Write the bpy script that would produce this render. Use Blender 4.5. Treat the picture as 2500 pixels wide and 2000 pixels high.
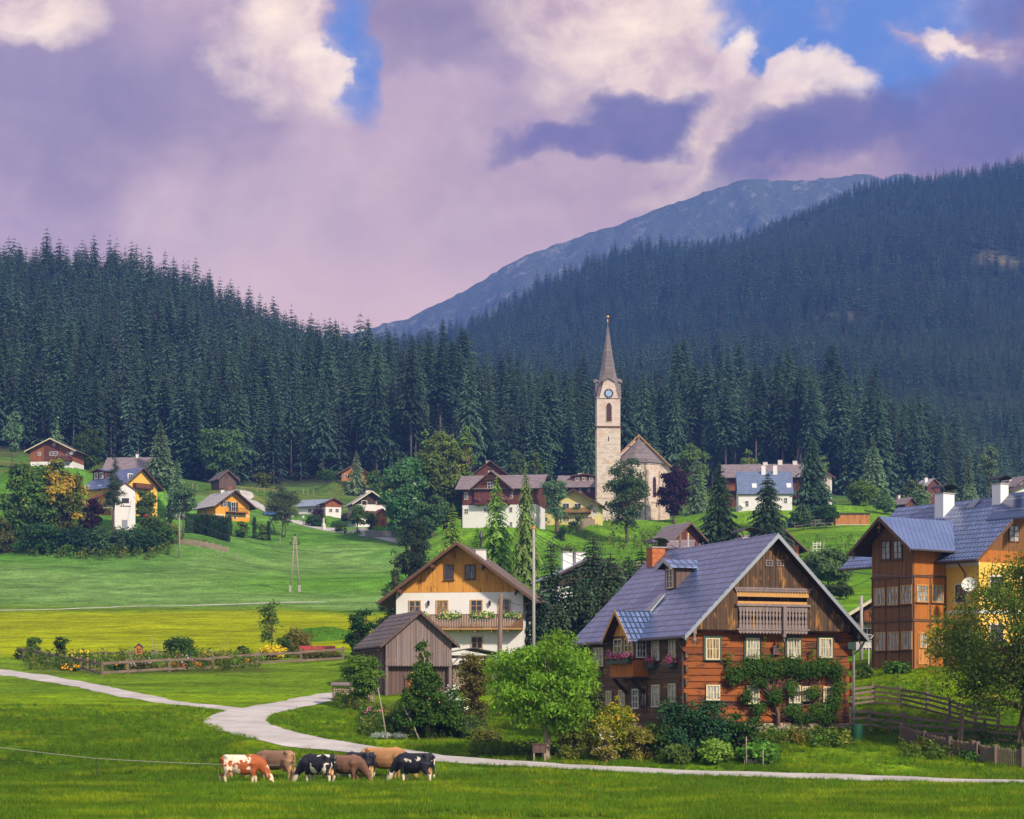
import bpy, math, random
import numpy as np
from mathutils import Vector, Matrix
random.seed(7); RS = np.random.RandomState(7)
for o in list(bpy.data.objects): bpy.data.objects.remove(o)
S = bpy.context.scene; C = S.collection; PI = math.pi; R = math.radians
# ------------------------------------------------------------------ camera
F = 5500.0; CX = 1250.0; HR = 1740.0; CZ = 4.0          # focal length in photo pixels, centre column, horizon row, eye height
cam = bpy.data.objects.new('camera', bpy.data.cameras.new('camera')); C.objects.link(cam); S.camera = cam
cam.location = (0, 0, CZ); cam.rotation_euler = (R(90), 0, 0)
cam.data.sensor_width = 36; cam.data.lens = F/2500*36; cam.data.shift_y = (HR-1000)/2500; cam.data.clip_start = .5; cam.data.clip_end = 60000
S.view_settings.view_transform = 'Standard'; S.view_settings.look = 'None'; S.view_settings.gamma = 1; S.view_settings.exposure = 0.38
try: S.view_settings.use_curve_mapping = False
except Exception: pass
S.render.resolution_x = 1024; S.render.resolution_y = 819
S.cycles.max_bounces = 6; S.cycles.volume_bounces = 0; S.cycles.transparent_max_bounces = 8
# ------------------------------------------------------------------ node helpers
class T:
    def __init__(s, tree): s.t = tree; s.L = tree.links
    def n(s, typ, **k):
        nd = s.t.nodes.new(typ)
        for a, b in k.items(): setattr(nd, a, b)
        return nd
    def put(s, sock, v):
        if isinstance(v, bpy.types.NodeSocket): s.L.new(v, sock)
        elif v is not None:
            if isinstance(v, (tuple, list)) and len(v) == 3 and sock.type == 'RGBA': v = (*v, 1)
            sock.default_value = v
    def m(s, op, a, b=None, c=None, clamp=False):
        nd = s.n('ShaderNodeMath', operation=op, use_clamp=clamp); s.put(nd.inputs[0], a); s.put(nd.inputs[1], b); s.put(nd.inputs[2], c)
        return nd.outputs[0]
    def vm(s, op, a, b=None, out=0):
        nd = s.n('ShaderNodeVectorMath', operation=op); s.put(nd.inputs[0], a); s.put(nd.inputs[1], b)
        return nd.outputs[out]
    def xyz(s, v): nd = s.n('ShaderNodeSeparateXYZ'); s.put(nd.inputs[0], v); return nd.outputs
    def cmb(s, x, y, z=0.0):
        nd = s.n('ShaderNodeCombineXYZ'); s.put(nd.inputs[0], x); s.put(nd.inputs[1], y); s.put(nd.inputs[2], z); return nd.outputs[0]
    def noise(s, v, sc, det=3, ro=.55, dis=0.0):
        nd = s.n('ShaderNodeTexNoise'); s.put(nd.inputs['Vector'], v); nd.inputs['Scale'].default_value = sc
        nd.inputs['Detail'].default_value = det; nd.inputs['Roughness'].default_value = ro; nd.inputs['Distortion'].default_value = dis
        return nd.outputs[0]
    def wn(s, v, dim='3D'):
        nd = s.n('ShaderNodeTexWhiteNoise', noise_dimensions=dim); s.put(nd.inputs['W' if dim == '1D' else 'Vector'], v); return nd.outputs[0]
    def ramp(s, f, pts, inter='LINEAR'):
        nd = s.n('ShaderNodeValToRGB'); s.put(nd.inputs[0], f); cr = nd.color_ramp; cr.interpolation = inter
        while len(cr.elements) < len(pts): cr.elements.new(.5)
        for e, (p, c) in zip(cr.elements, pts):
            e.position = p; e.color = (c, c, c, 1) if isinstance(c, (int, float)) else (*c[:3], 1)
        return nd.outputs[0]
    def mix(s, f, a, b, bl='MIX'):
        nd = s.n('ShaderNodeMix', data_type='RGBA', blend_type=bl); s.put(nd.inputs[0], f); s.put(nd.inputs[6], a); s.put(nd.inputs[7], b); return nd.outputs[2]
    def mr(s, v, a, b, c=0.0, d=1.0, sm=False):
        nd = s.n('ShaderNodeMapRange', interpolation_type='SMOOTHSTEP' if sm else 'LINEAR'); s.put(nd.inputs[0], v)
        for i, q in enumerate((a, b, c, d)): s.put(nd.inputs[i+1], q)
        return nd.outputs[0]
    def scale(s, v, sc):
        nd = s.n('ShaderNodeMapping'); s.put(nd.inputs[0], v); nd.inputs['Scale'].default_value = sc; return nd.outputs[0]
    def co(s, k='Object'): return s.n('ShaderNodeTexCoord').outputs[k]
    def bump(s, h, st=.3, d=.02):
        nd = s.n('ShaderNodeBump'); s.put(nd.inputs['Height'], h); nd.inputs['Strength'].default_value = st; nd.inputs['Distance'].default_value = d
        return nd.outputs[0]
MAT = {}
def newmat(name, rough=.8, spec=.3, metal=0.0):
    m = bpy.data.materials.new(name); m.use_nodes = True; t = T(m.node_tree)
    b = m.node_tree.nodes['Principled BSDF']; b.inputs['Roughness'].default_value = rough; b.inputs['Specular IOR Level'].default_value = spec
    b.inputs['Metallic'].default_value = metal; MAT[name] = m
    return m, t, b
def hexl(h):
    c = [int(h[i:i+2], 16)/255 for i in (0, 2, 4)]
    return tuple(x/12.92 if x <= .04045 else ((x+.055)/1.055)**2.4 for x in c)
# ------------------------------------------------------------------ sky
def adir(px, row):                                       # direction -> azimuth/elevation of a place in the sky
    x, y, z = (px-CX)/F, 1.0, (HR-row)/F
    return math.atan2(x, y), math.atan2(z, math.hypot(x, y))
SUN_AZ, SUN_EL = R(142), R(34); SKYG = 1.75                          # azimuth from +Y towards +X
w = bpy.data.worlds.new('World'); S.world = w; w.use_nodes = True; t = T(w.node_tree)
bg = w.node_tree.nodes['Background']
sky = t.n('ShaderNodeTexSky', sky_type='NISHITA'); sky.sun_disc = False; sky.sun_elevation = SUN_EL; sky.sun_rotation = SUN_AZ
sky.air_density = 1.2; sky.dust_density = .6; sky.ozone_density = 3
d = t.co('Generated'); X, Y, Z = t.xyz(d)
az = t.m('ARCTAN2', X, Y); el = t.m('ARCSINE', Z)
wv = t.cmb(az, t.m('MULTIPLY', el, 1.3), 0.0)
wob = t.noise(wv, 10, 9, .58); wob2 = t.noise(t.vm('ADD', wv, (7.3, 1.1, 0)), 10, 9, .58)
azw = t.m('ADD', az, t.m('MULTIPLY', t.m('SUBTRACT', wob, .5), .11)); elw = t.m('ADD', el, t.m('MULTIPLY', t.m('SUBTRACT', wob2, .5), .085))
def blob(px, row, rx, ry, rot=0, soft=1.0):
    a, e = adir(px, row); u = t.m('SUBTRACT', azw, a); v = t.m('SUBTRACT', elw, e)
    if rot:
        c, s_ = math.cos(rot), math.sin(rot)
        u, v = t.m('ADD', t.m('MULTIPLY', u, c), t.m('MULTIPLY', v, s_)), t.m('SUBTRACT', t.m('MULTIPLY', v, c), t.m('MULTIPLY', u, s_))
    u = t.m('DIVIDE', u, rx/F); v = t.m('DIVIDE', v, ry/F)
    r2 = t.m('ADD', t.m('MULTIPLY', u, u), t.m('MULTIPLY', v, v))
    return t.mr(r2, 1.0+soft, max(0.0, 1.0-soft), 0, 1, True)
def union(*a):
    r = a[0]
    for b in a[1:]: r = t.m('MAXIMUM', r, b)
    return r
def K(h, g=1.0): return tuple(q*g for q in hexl(h))
n1 = t.noise(wv, 6, 9, .6, .5); n2 = t.noise(t.vm('ADD', wv, (3, 9, 1)), 17, 8, .62, .3); n3 = t.noise(t.scale(wv, (1, 2.0, 1)), 3.5, 8, .55, .8); n4 = t.noise(t.vm('ADD', wv, (1, 2, 7)), 34, 7, .6)
puff = t.m('ABSOLUTE', t.m('SUBTRACT', t.m('MULTIPLY', n2, 2.0), 1.0)); fl = t.m('ADD', t.m('MULTIPLY', t.mr(n2, .34, .66), .65), t.m('MULTIPLY', t.mr(n4, .3, .7), .35))
base = t.mix(t.mr(n1, .38, .64, sm=True), K('a08090'), K('c9a8b2'))
base = t.mix(t.m('MULTIPLY', t.mr(n3, .48, .66, sm=True), .6), base, K('d4b6c2'))
base = t.mix(t.m('MULTIPLY', t.mr(n4, .45, .7, sm=True), .18), base, K('f0d8d8'))
lowm = t.mr(el, .25, .17, sm=True); base = t.mix(t.m('MULTIPLY', lowm, .75), base, t.mix(t.mr(n3, .4, .62, sm=True), K('bda0bd'), K('dcbfcd')))
base = t.mix(t.m('MULTIPLY', t.mr(el, .21, .165, sm=True), .6), base, K('e2bfcb'))
dk = union(blob(150, 190, 480, 230, 0, .9), blob(1120, 90, 260, 90, 0, .9))
base = t.mix(t.m('MULTIPLY', dk, .85), base, t.mix(fl, K('7c5f6c'), K('a0828c')))
bright = union(blob(720, 110, 130, 150, .4, .98), blob(1560, 120, 330, 170, -.45, .99), blob(1640, 90, 130, 110, -.6, .8), blob(1720, 240, 190, 110, -.7, .95), blob(2000, 220, 180, 110, 0, .8), blob(1820, 370, 230, 60, .3, .98), blob(50, 0, 190, 70, 0, .95))
brc = t.mix(fl, K('c09aa0'), K('ffeedd', 1.25))
base = t.mix(t.m('MULTIPLY', bright, t.mr(fl, .1, .5, .75, 1)), base, brc)
blue = union(blob(2020, 110, 330, 95, -.25, .4), blob(870, 120, 60, 130, -.3, .99), blob(2240, 215, 95, 100, 0, .6), blob(2100, 10, 400, 60, 0, .5))
blc = t.mix(t.m('MULTIPLY', t.mr(n1, .5, .7, sm=True), .45), K('4a6cc4', 1.2), K('b8a8d4'))
base = t.mix(t.m('MULTIPLY', blue, t.mr(n4, .68, .5, .7, 1)), base, blc)
edge = union(blob(2010, 225, 125, 78, 0, .45), blob(1940, 165, 75, 60, 0, .45), blob(1735, 150, 55, 120, -.6, .5), blob(2325, 85, 30, 45, .6, .95), blob(770, 120, 45, 100, -.2, .6))
base = t.mix(t.m('MULTIPLY', edge, .9), base, t.mix(fl, K('c8a3b0'), K('fff0e0', 1.3)))
purp = union(blob(1560, 270, 150, 62, 0, .7), blob(1400, 315, 190, 40, .25, .97), blob(2080, 340, 250, 90, .12, .75), blob(2400, 290, 200, 130, .1, .7), blob(2510, 110, 130, 200, 0, .85), blob(1900, 400, 250, 50, .1, .95))
base = t.mix(t.m('MULTIPLY', purp, .92), base, t.mix(fl, K('47346c'), K('765a84')))
up = t.mr(Z, .42, .75, sm=True)                           # overhead and behind: plain veiled cloud
back = t.mr(Y, .5, -.1, sm=True); oth = t.m('MAXIMUM', up, back)
cl = t.mix(1.0, base, (SKYG*1.0, SKYG*.9, SKYG*.6), 'MULTIPLY')
cl = t.mix(oth, cl, t.mix(back, (.42,.44,.54), (.56,.55,.58)))
skyc = t.vm('MULTIPLY', sky.outputs[0], (.1, .1, .1))
fin = t.mix(.06, cl, skyc)
t.put(bg.inputs[0], fin); bg.inputs[1].default_value = 1.0
w.cycles.sampling_method = 'MANUAL'; w.cycles.sample_map_resolution = 512
sd = bpy.data.lights.new('sun', 'SUN'); sd.energy = 4.3; sd.angle = R(4); sd.color = (1, .88, .7)
sun = bpy.data.objects.new('sun', sd); C.objects.link(sun)
sv = Vector((math.sin(SUN_AZ)*math.cos(SUN_EL), math.cos(SUN_AZ)*math.cos(SUN_EL), math.sin(SUN_EL)))
sun.rotation_euler = sv.to_track_quat('Z', 'Y').to_euler(); sun.location = (0, -20, 60)
# ------------------------------------------------------------------ mesh + object helpers
class MB:
    def __init__(s): s.v = []; s.f = []; s.mi = []
    def add(s, vs, fs, m=0):
        b = len(s.v); s.v += [tuple(p) for p in vs]; s.f += [tuple(i+b for i in f) for f in fs]; s.mi += [m]*len(fs); return s
    def box(s, x0, x1, y0, y1, z0, z1, m=0):
        return s.add([(x0,y0,z0),(x1,y0,z0),(x1,y1,z0),(x0,y1,z0),(x0,y0,z1),(x1,y0,z1),(x1,y1,z1),(x0,y1,z1)],
                     [(0,3,2,1),(4,5,6,7),(0,1,5,4),(1,2,6,5),(2,3,7,6),(3,0,4,7)], m)
    def slab(s, pts, off, m=0, m2=None):                 # polygon pts extruded by vector off
        n = len(pts); P = [Vector(p) for p in pts]; o = Vector(off)
        s.add(P+[p+o for p in P], [tuple(range(n))[::-1]], m if m2 is None else m2); b = len(s.v)-2*n
        s.f.append(tuple(b+n+i for i in range(n))); s.mi.append(m)
        for i in range(n): j = (i+1) % n; s.f.append((b+i, b+j, b+n+j, b+n+i)); s.mi.append(m)
        return s
    def beam(s, a, b, w, h=None, m=0, up=(0,0,1)):
        a = Vector(a); b = Vector(b); h = h or w; d = (b-a).normalized(); u = Vector(up)
        if abs(d.dot(u)) > .95: u = Vector((0,1,0))
        r = d.cross(u).normalized()*w/2; q = r.cross(d).normalized()*h/2
        vs = [p+i*r+j*q for p in (a, b) for i, j in ((-1,-1),(1,-1),(1,1),(-1,1))]
        return s.add(vs, [(0,1,2,3),(7,6,5,4),(0,4,5,1),(1,5,6,2),(2,6,7,3),(3,7,4,0)], m)
    def tube(s, pts, rs, n=8, m=0, cap=True):
        P = [Vector(p) for p in pts]; rs = rs if isinstance(rs, (list, tuple)) else [rs]*len(P); b = len(s.v); pr = None
        for i, p in enumerate(P):
            d = (P[min(i+1, len(P)-1)]-P[max(i-1, 0)]).normalized()
            u = Vector((0,0,1)) if abs(d.z) < .9 else Vector((0,1,0))
            if pr is not None: u = pr
            r = (u-d*u.dot(d)).normalized(); q = d.cross(r); pr = r
            for k in range(n):
                a = 2*PI*k/n; s.v.append(tuple(p+(r*math.cos(a)+q*math.sin(a))*rs[i]))
        for i in range(len(P)-1):
            for k in range(n):
                j = (k+1) % n; s.f.append((b+i*n+k, b+i*n+j, b+(i+1)*n+j, b+(i+1)*n+k)); s.mi.append(m)
        if cap:
            s.f.append(tuple(b+k for k in range(n))[::-1]); s.f.append(tuple(b+(len(P)-1)*n+k for k in range(n))); s.mi += [m, m]
        return s
    def ball(s, c, r, n=8, m=0, sz=1.0):
        c = Vector(c); vs = []; k = n//2
        for i in range(k+1):
            ph = PI*i/k
            for j in range(n): a = 2*PI*j/n; vs.append(c+Vector((math.cos(a)*math.sin(ph), math.sin(a)*math.sin(ph), math.cos(ph)*sz))*r)
        return s.add(vs, [(i*n+j, (i+1)*n+j, (i+1)*n+(j+1)%n, i*n+(j+1)%n) for i in range(k) for j in range(n)], m)
    def build(s, name, mats, parent=None, smooth=False):
        me = bpy.data.meshes.new(name); me.from_pydata(s.v, [], s.f); me.update()
        for k in (mats if isinstance(mats, (list, tuple)) else [mats]): me.materials.append(MAT[k] if isinstance(k, str) else k)
        if any(s.mi): me.polygons.foreach_set('material_index', s.mi)
        if smooth: me.polygons.foreach_set('use_smooth', [True]*len(me.polygons))
        o = bpy.data.objects.new(name, me); C.objects.link(o); o.parent = parent
        return o
def tag(o, label=None, cat=None, group=None, kind=None):
    for k, v in (('label', label), ('category', cat), ('group', group), ('kind', kind)):
        if v: o[k] = v
    return o
def thing(name, label, cat, loc=(0,0,0), rz=0.0, group=None):
    o = bpy.data.objects.new(name, None); C.objects.link(o); o.location = loc; o.rotation_euler = (0, 0, rz); o.empty_display_size = .5
    return tag(o, label, cat, group, 'thing')
def npmesh(name, V, Fc, mat, col=None, parent=None, smooth=False):   # V (n,3), Fc (m,3|4)
    me = bpy.data.meshes.new(name); V = np.asarray(V, np.float32); Fc = np.asarray(Fc, np.int32); k = Fc.shape[1]
    me.vertices.add(len(V)); me.vertices.foreach_set('co', V.ravel()); me.loops.add(Fc.size); me.loops.foreach_set('vertex_index', Fc.ravel())
    me.polygons.add(len(Fc)); me.polygons.foreach_set('loop_start', np.arange(0, Fc.size, k, dtype=np.int32))
    if smooth: me.polygons.foreach_set('use_smooth', np.ones(len(Fc), bool))
    me.update(calc_edges=True); me.validate()
    if col is not None:
        a = me.color_attributes.new('Col', 'FLOAT_COLOR', 'POINT'); c4 = np.ones((len(V), 4), np.float32); c4[:, :3] = col; a.data.foreach_set('color', c4.ravel())
    for q in (mat if isinstance(mat, (list, tuple)) else [mat]): me.materials.append(MAT[q])
    if name is None: return me
    o = bpy.data.objects.new(name, me); C.objects.link(o); o.parent = parent
    return o
def P(px, row, D): return Vector(((px-CX)/F*D, D, CZ+(HR-row)/F*D))
# ------------------------------------------------------------------ terrain height
def vnoise(x, y, sc, seed=0):
    x = np.asarray(x, float)/sc+seed*17.3; y = np.asarray(y, float)/sc+seed*9.1; xi = np.floor(x); yi = np.floor(y); fx = x-xi; fy = y-yi
    fx = fx*fx*(3-2*fx); fy = fy*fy*(3-2*fy)
    h = lambda a, b: (np.sin(a*127.1+b*311.7+seed*3.3)*43758.5453) % 1.0
    return (h(xi,yi)*(1-fx)+h(xi+1,yi)*fx)*(1-fy)+(h(xi,yi+1)*(1-fx)+h(xi+1,yi+1)*fx)*fy
NEAR = [(30,2345),(50,2103),(65,2030),(85,1965),(104,1916)]
COLS = {
 -900: NEAR+[(118,1850),(135,1765),(150,1715),(165,1680),(185,1640),(215,1605),(325,1485),(355,1430),(400,1340),(500,1200),(560,1130),(1000,700),(1150,760),(2300,760),(3000,900)],
 0: NEAR+[(118,1855),(135,1772),(150,1724),(165,1687),(185,1645),(215,1608),(325,1490),(345,1455),(370,1405),(400,1347),(430,1275),(480,1170),(560,1110),(1000,715),(1150,780),(2300,800),(3000,900)],
 300: NEAR+[(118,1857),(135,1775),(150,1727),(165,1690),(185,1645),(215,1606),(325,1488),(345,1458),(370,1410),(400,1348),(430,1282),(500,1192),(560,1150),(1000,712),(1150,790),(2300,850),(3000,900)],
 520: NEAR+[(118,1858),(135,1780),(150,1728),(165,1690),(185,1645),(215,1600),(325,1484),(355,1438),(400,1345),(440,1277),(500,1196),(570,1180),(1000,775),(1150,850),(2300,900),(3000,950)],
 700: NEAR+[(118,1858),(135,1785),(150,1732),(165,1692),(185,1645),(215,1598),(325,1481),(355,1443),(400,1378),(440,1311),(470,1270),(540,1198),(570,1185),(960,862),(1100,930),(2300,930),(3000,950)],
 900: NEAR+[(118,1858),(135,1790),(150,1736),(165,1697),(185,1645),(215,1590),(325,1478),(355,1440),(400,1380),(430,1316),(470,1280),(520,1228),(560,1190),(900,900),(1000,950),(2300,900),(3000,950)],
 1100: NEAR+[(118,1853),(130,1812),(150,1745),(165,1695),(190,1625),(230,1560),(325,1450),(400,1370),(430,1325),(480,1277),(520,1240),(570,1190),(780,1000),(900,1040),(1600,950),(2200,860),(2500,930),(3000,980)],
 1300: NEAR[:4]+[(104,1917),(118,1860),(126,1826),(150,1760),(190,1640),(230,1560),(325,1440),(400,1355),(440,1297),(460,1280),(500,1255),(570,1192),(700,1105),(900,1100),(1600,900),(2200,760),(2500,850),(3000,950)],
 1500: NEAR[:4]+[(104,1917),(118,1862),(126,1815),(150,1760),(190,1650),(230,1570),(325,1435),(400,1340),(460,1279),(500,1262),(570,1200),(690,1118),(900,1110),(1600,875),(2250,680),(2500,760),(3000,950)],
 1700: NEAR[:4]+[(104,1917),(112,1893),(117,1848),(122,1797),(145,1765),(165,1700),(200,1600),(300,1430),(400,1330),(460,1284),(500,1265),(570,1200),(690,1112),(900,1110),(1600,840),(2300,625),(2500,720),(3000,950)],
 1900: NEAR[:4]+[(104,1916),(112,1888),(117,1845),(122,1797),(145,1700),(165,1660),(200,1570),(300,1400),(400,1300),(460,1262),(500,1250),(570,1205),(690,1115),(900,1110),(1600,810),(2300,550),(2500,640),(3000,950)],
 2100: NEAR[:4]+[(104,1915),(112,1880),(117,1838),(122,1797),(132,1720),(145,1640),(155,1615),(180,1600),(240,1480),(300,1400),(400,1280),(430,1250),(500,1230),(570,1210),(690,1130),(900,1120),(1600,780),(2300,487),(2500,560),(3000,950)],
 2300: NEAR[:4]+[(104,1913),(113,1880),(122,1815),(132,1725),(143,1632),(150,1618),(180,1600),(240,1480),(300,1400),(400,1290),(500,1240),(570,1230),(690,1200),(900,1150),(1600,760),(2300,440),(2500,520),(3000,950)],
 2500: NEAR[:4]+[(104,1912),(113,1888),(122,1830),(132,1740),(143,1645),(155,1615),(180,1600),(240,1480),(300,1400),(400,1310),(500,1270),(570,1260),(690,1260),(900,1170),(1600,740),(2300,412),(2500,500),(3000,950)],
 3300: NEAR[:4]+[(104,1910),(113,1888),(122,1830),(132,1740),(143,1645),(155,1615),(180,1600),(240,1480),(300,1400),(400,1310),(500,1270),(570,1260),(690,1260),(900,1150),(1600,700),(2300,360),(2500,450),(3000,950)],
}
lD = np.linspace(math.log(30), math.log(3000), 460); gD = np.exp(lD); gP = np.arange(-1500, 4001, 25.0)
cp = sorted(COLS); Zc = []
for c in cp:
    D_, r_ = np.array(COLS[c], float).T; Zc.append(np.interp(gD, D_, (HR-r_)/F*D_))
Zc = np.array(Zc); ZG = np.array([np.interp(gP, cp, Zc[:, i]) for i in range(len(gD))])     # (D, px)
def smooth(A, sig, ax):
    k = np.arange(-int(3*sig)-1, int(3*sig)+2); g = np.exp(-k*k/(2*sig*sig)); g /= g.sum(); n = len(k)//2
    pad = [(0, 0), (0, 0)]; pad[ax] = (n, n); B = np.pad(A, pad, mode='edge'); return np.apply_along_axis(lambda q: np.convolve(q, g, 'valid'), ax, B)
ZG = smooth(smooth(ZG, 1.6, 0), 2.2, 1)
PADS = [((px-CX)/F*D, D, CZ+(HR-row)/F*D, r) for px, row, D, r in [(125,1146,484,7),(320,1178,464,7),(283,1266,436,8),(303,1297,416,3),(515,1276,446,6.5),(555,1200,503,4),(864,1176,548,5),(762,1259,480,5),(905,1293,464,6),(932,1288,450,3),
 (1215,1296,426,9),(1395,1289,444,8),(1410,1227,486,7),(1505,1282,462,8),(1568,1282,470,11),(1870,1256,435,9),(1900,1246,457,12),(2008,1240,445,7),(2082,1288,402,5),(2222,1252,452,4),(2280,1240,523,4),(2490,1250,473,5)]]
def HT(x, y):
    x = np.asarray(x, float); y = np.asarray(y, float); D = np.clip(y, 50, 2999); px = np.clip(CX+F*x/D, -1499, 3999)
    a = np.clip((np.log(D)-lD[0])/(lD[1]-lD[0]), 0, len(gD)-1.001); b = np.clip((px+1500)/25, 0, len(gP)-1.001)
    i = a.astype(int); j = b.astype(int); fa = a-i; fb = b-j
    z = (ZG[i,j]*(1-fa)+ZG[i+1,j]*fa)*(1-fb)+(ZG[i,j+1]*(1-fa)+ZG[i+1,j+1]*fa)*fb
    k = np.clip((y-200)/60, 0, 1); z = z+k*(vnoise(x, y, 22, 3)-.5)*.9*np.clip((700-y)/200, 0, 1)
    z = z+((vnoise(x, y, 8, 5)-.5)*.26+(vnoise(x, y, 2.6, 6)-.5)*.09)*np.clip((y-60)/30, 0, 1)
    h = np.clip((y-620)/200, 0, 1); z = z+h*((vnoise(x, y, 130, 1)-.5)*26+(vnoise(x, y, 50, 2)-.5)*9)*np.clip(y/1500, .35, 1)
    for (X0, Y0, Z0, r) in PADS:
        dd = np.hypot(x-X0, y-Y0); k = np.clip((dd-r)/(r*.9+2), 0, 1); k = 1-k*k*(3-2*k); z = z+(Z0-CZ-z)*k
    return CZ+z
def G(px, D):                                            # a point on the ground in column px at depth D
    x = (px-CX)/F*D; return Vector((x, D, float(HT(x, D))))
def GD(px, row, lo=70, hi=560):                          # depth at which the ground shows at this row
    Ds = np.linspace(lo, hi, 3000); x = (px-CX)/F*Ds; rr = HR-(HT(x, Ds)-CZ)/Ds*F
    k = np.where(rr <= row)[0]; return float(Ds[k[0]]) if len(k) else hi
def groundrow(px, D): return HR-(G(px, D).z-CZ)/D*F
# ------------------------------------------------------------------ materials
def mcol(name, col, rough=.8, spec=.3, metal=0.0, var=.12, sc=3.0, bump=0.0, bsc=30):
    m, t, b = newmat(name, rough, spec, metal); v = t.co(); n = t.noise(v, sc, 5, .6)
    c = t.mix(n, tuple(x*(1-var*1.6) for x in col), tuple(min(1, x*(1+var*1.6)) for x in col)); t.put(b.inputs['Base Color'], c)
    if bump: t.put(b.inputs['Normal'], t.bump(t.noise(v, bsc, 4), bump, .01))
    return m
def planks(name, ca, cb, cw=None, pw=.16, axis='v', weather=.4, gap=.05, rough=.75, batten=False, wsc=.6):
    m, t, b = newmat(name, rough, .25); v = t.co(); x, y, z = t.xyz(v); s_ = t.m('ADD', x, y)
    a, l = (s_, z) if axis == 'v' else (z, s_)
    q = t.m('DIVIDE', a, pw); pid = t.m('FLOOR', q); fr = t.m('FRACT', q); rnd = t.wn(pid, '1D')
    g = t.noise(t.cmb(t.m('MULTIPLY', a, 26), t.m('ADD', t.m('MULTIPLY', l, 1.6), t.m('MULTIPLY', rnd, 37)), pid), 1.0, 5, .6, .4)
    c = t.mix(t.m('ADD', t.m('MULTIPLY', g, .6), t.m('MULTIPLY', rnd, .45)), ca, cb)
    if cw:
        wn = t.noise(t.cmb(t.m('MULTIPLY', a, 1.8), t.m('ADD', t.m('MULTIPLY', l, .5), t.m('MULTIPLY', rnd, 1.5)), 3.3), wsc*2, 5, .65)
        c = t.mix(t.m('MULTIPLY', t.mr(wn, .62-weather*.35, .72-weather*.25, sm=True), .92), c, cw)
    e = t.m('MINIMUM', fr, t.m('SUBTRACT', 1.0, fr)); gp = t.mr(e, 0, gap, sm=True) if gap else 1.0
    c = t.mix(gp, (.015, .01, .007), c); t.put(b.inputs['Base Color'], c)
    t.put(b.inputs['Normal'], t.bump(t.m('ADD', t.m('MULTIPLY', gp, 1.0), t.m('MULTIPLY', g, .35)), .7, .02))
    return m
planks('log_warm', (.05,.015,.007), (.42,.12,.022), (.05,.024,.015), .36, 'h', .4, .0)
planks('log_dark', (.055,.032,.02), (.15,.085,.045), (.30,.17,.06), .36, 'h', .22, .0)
planks('board_gable', (.045,.028,.02), (.13,.075,.045), (.36,.17,.045), .2, 'v', .3, .09)
planks('board_grey', (.10,.07,.07), (.33,.25,.25), (.34,.22,.13), .14, 'v', .12, .07)
planks('rail_grey', (.16,.12,.12), (.28,.22,.22), (.36,.19,.06), .2, 'v', .15, .02)
planks('board_balcony', (.17,.08,.04), (.3,.16,.08), None, .16, 'v', .1, .04)
planks('board_honey', (.5,.2,.035), (.82,.4,.085), (.28,.1,.025), .17, 'v', .2, .06)
planks('board_brown', (.13,.055,.018), (.26,.115,.04), (.3,.15,.06), .15, 'v', .15, .06)
planks('board_orange', (.32,.095,.015), (.52,.18,.03), (.16,.06,.02), .15, 'v', .15, .06)
planks('board_red', (.10,.032,.025), (.17,.055,.042), None, .3, 'v', 0, .05)
planks('board_rust', (.22,.07,.03), (.34,.12,.05), (.15,.05,.03), .3, 'v', .15, .05)
planks('board_tan', (.36,.13,.035), (.6,.26,.08), (.25,.09,.03), .3, 'v', .2, .05)
planks('board_old', (.09,.055,.05), (.16,.1,.09), None, .3, 'v', .2, .06)
planks('fence_wood', (.11,.075,.06), (.25,.18,.15), (.3,.18,.09), 1.3, 'v', .15, .0)
mcol('wood_dark', (.055,.03,.02), .7, .3, 0, .25, 6); mcol('wood_trim', (.12,.06,.035), .7, .3, 0, .3, 8); mcol('wood_frame', (.55,.34,.14), .55, .4, 0, .12, 8)
mcol('wood_honey', (.5,.26,.08), .6, .3, 0, .2, 9); mcol('frame_cream', (.62,.52,.33), .55, .4, 0, .1, 9); mcol('frame_white', (.75,.72,.7), .5, .4, 0, .05)
mcol('frame_green', (.045,.075,.06), .6, .3, 0, .2, 9); mcol('pole_grey', (.3,.25,.2), .85, .2, 0, .2, 7, .4, 40)
mcol('concrete', (.36,.34,.32), .9, .2, 0, .15, 1.2, .2, 20); mcol('zinc', (.3,.32,.35), .42, .5, .6, .15, 4); mcol('pipe_brown', (.07,.05,.045), .5, .5, .3, .2, 3)
mcol('iron', (.03,.03,.035), .5, .5, .3, .2, 4); mcol('white_paint', (.72,.69,.66), .6, .3, 0, .06, 3); mcol('soil', (.09,.06,.04), .95, .1, 0, .3, 4)
mcol('clock_blue', (.3,.45,.7), .5); planks('louvre', (.08,.04,.03), (.12,.06,.05), None, .22, 'h', 0, .25)
mcol('brass', (.75,.42,.1), .3, .5, .9, .1); mcol('red_metal', (.36,.02,.025), .45, .5, 0, .12, 4); mcol('orange_paint', (.8,.25,.03), .5); mcol('yellow_paint', (.75,.5,.04), .5)
mcol('green_plastic', (.015,.085,.045), .4, .5, 0, .1); mcol('blue_paint', (.05,.13,.36), .5); mcol('cloth_red', (.5,.02,.02), .8); mcol('pot', (.4,.12,.05), .8); mcol('tarp', (.03,.06,.05), .6)
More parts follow.
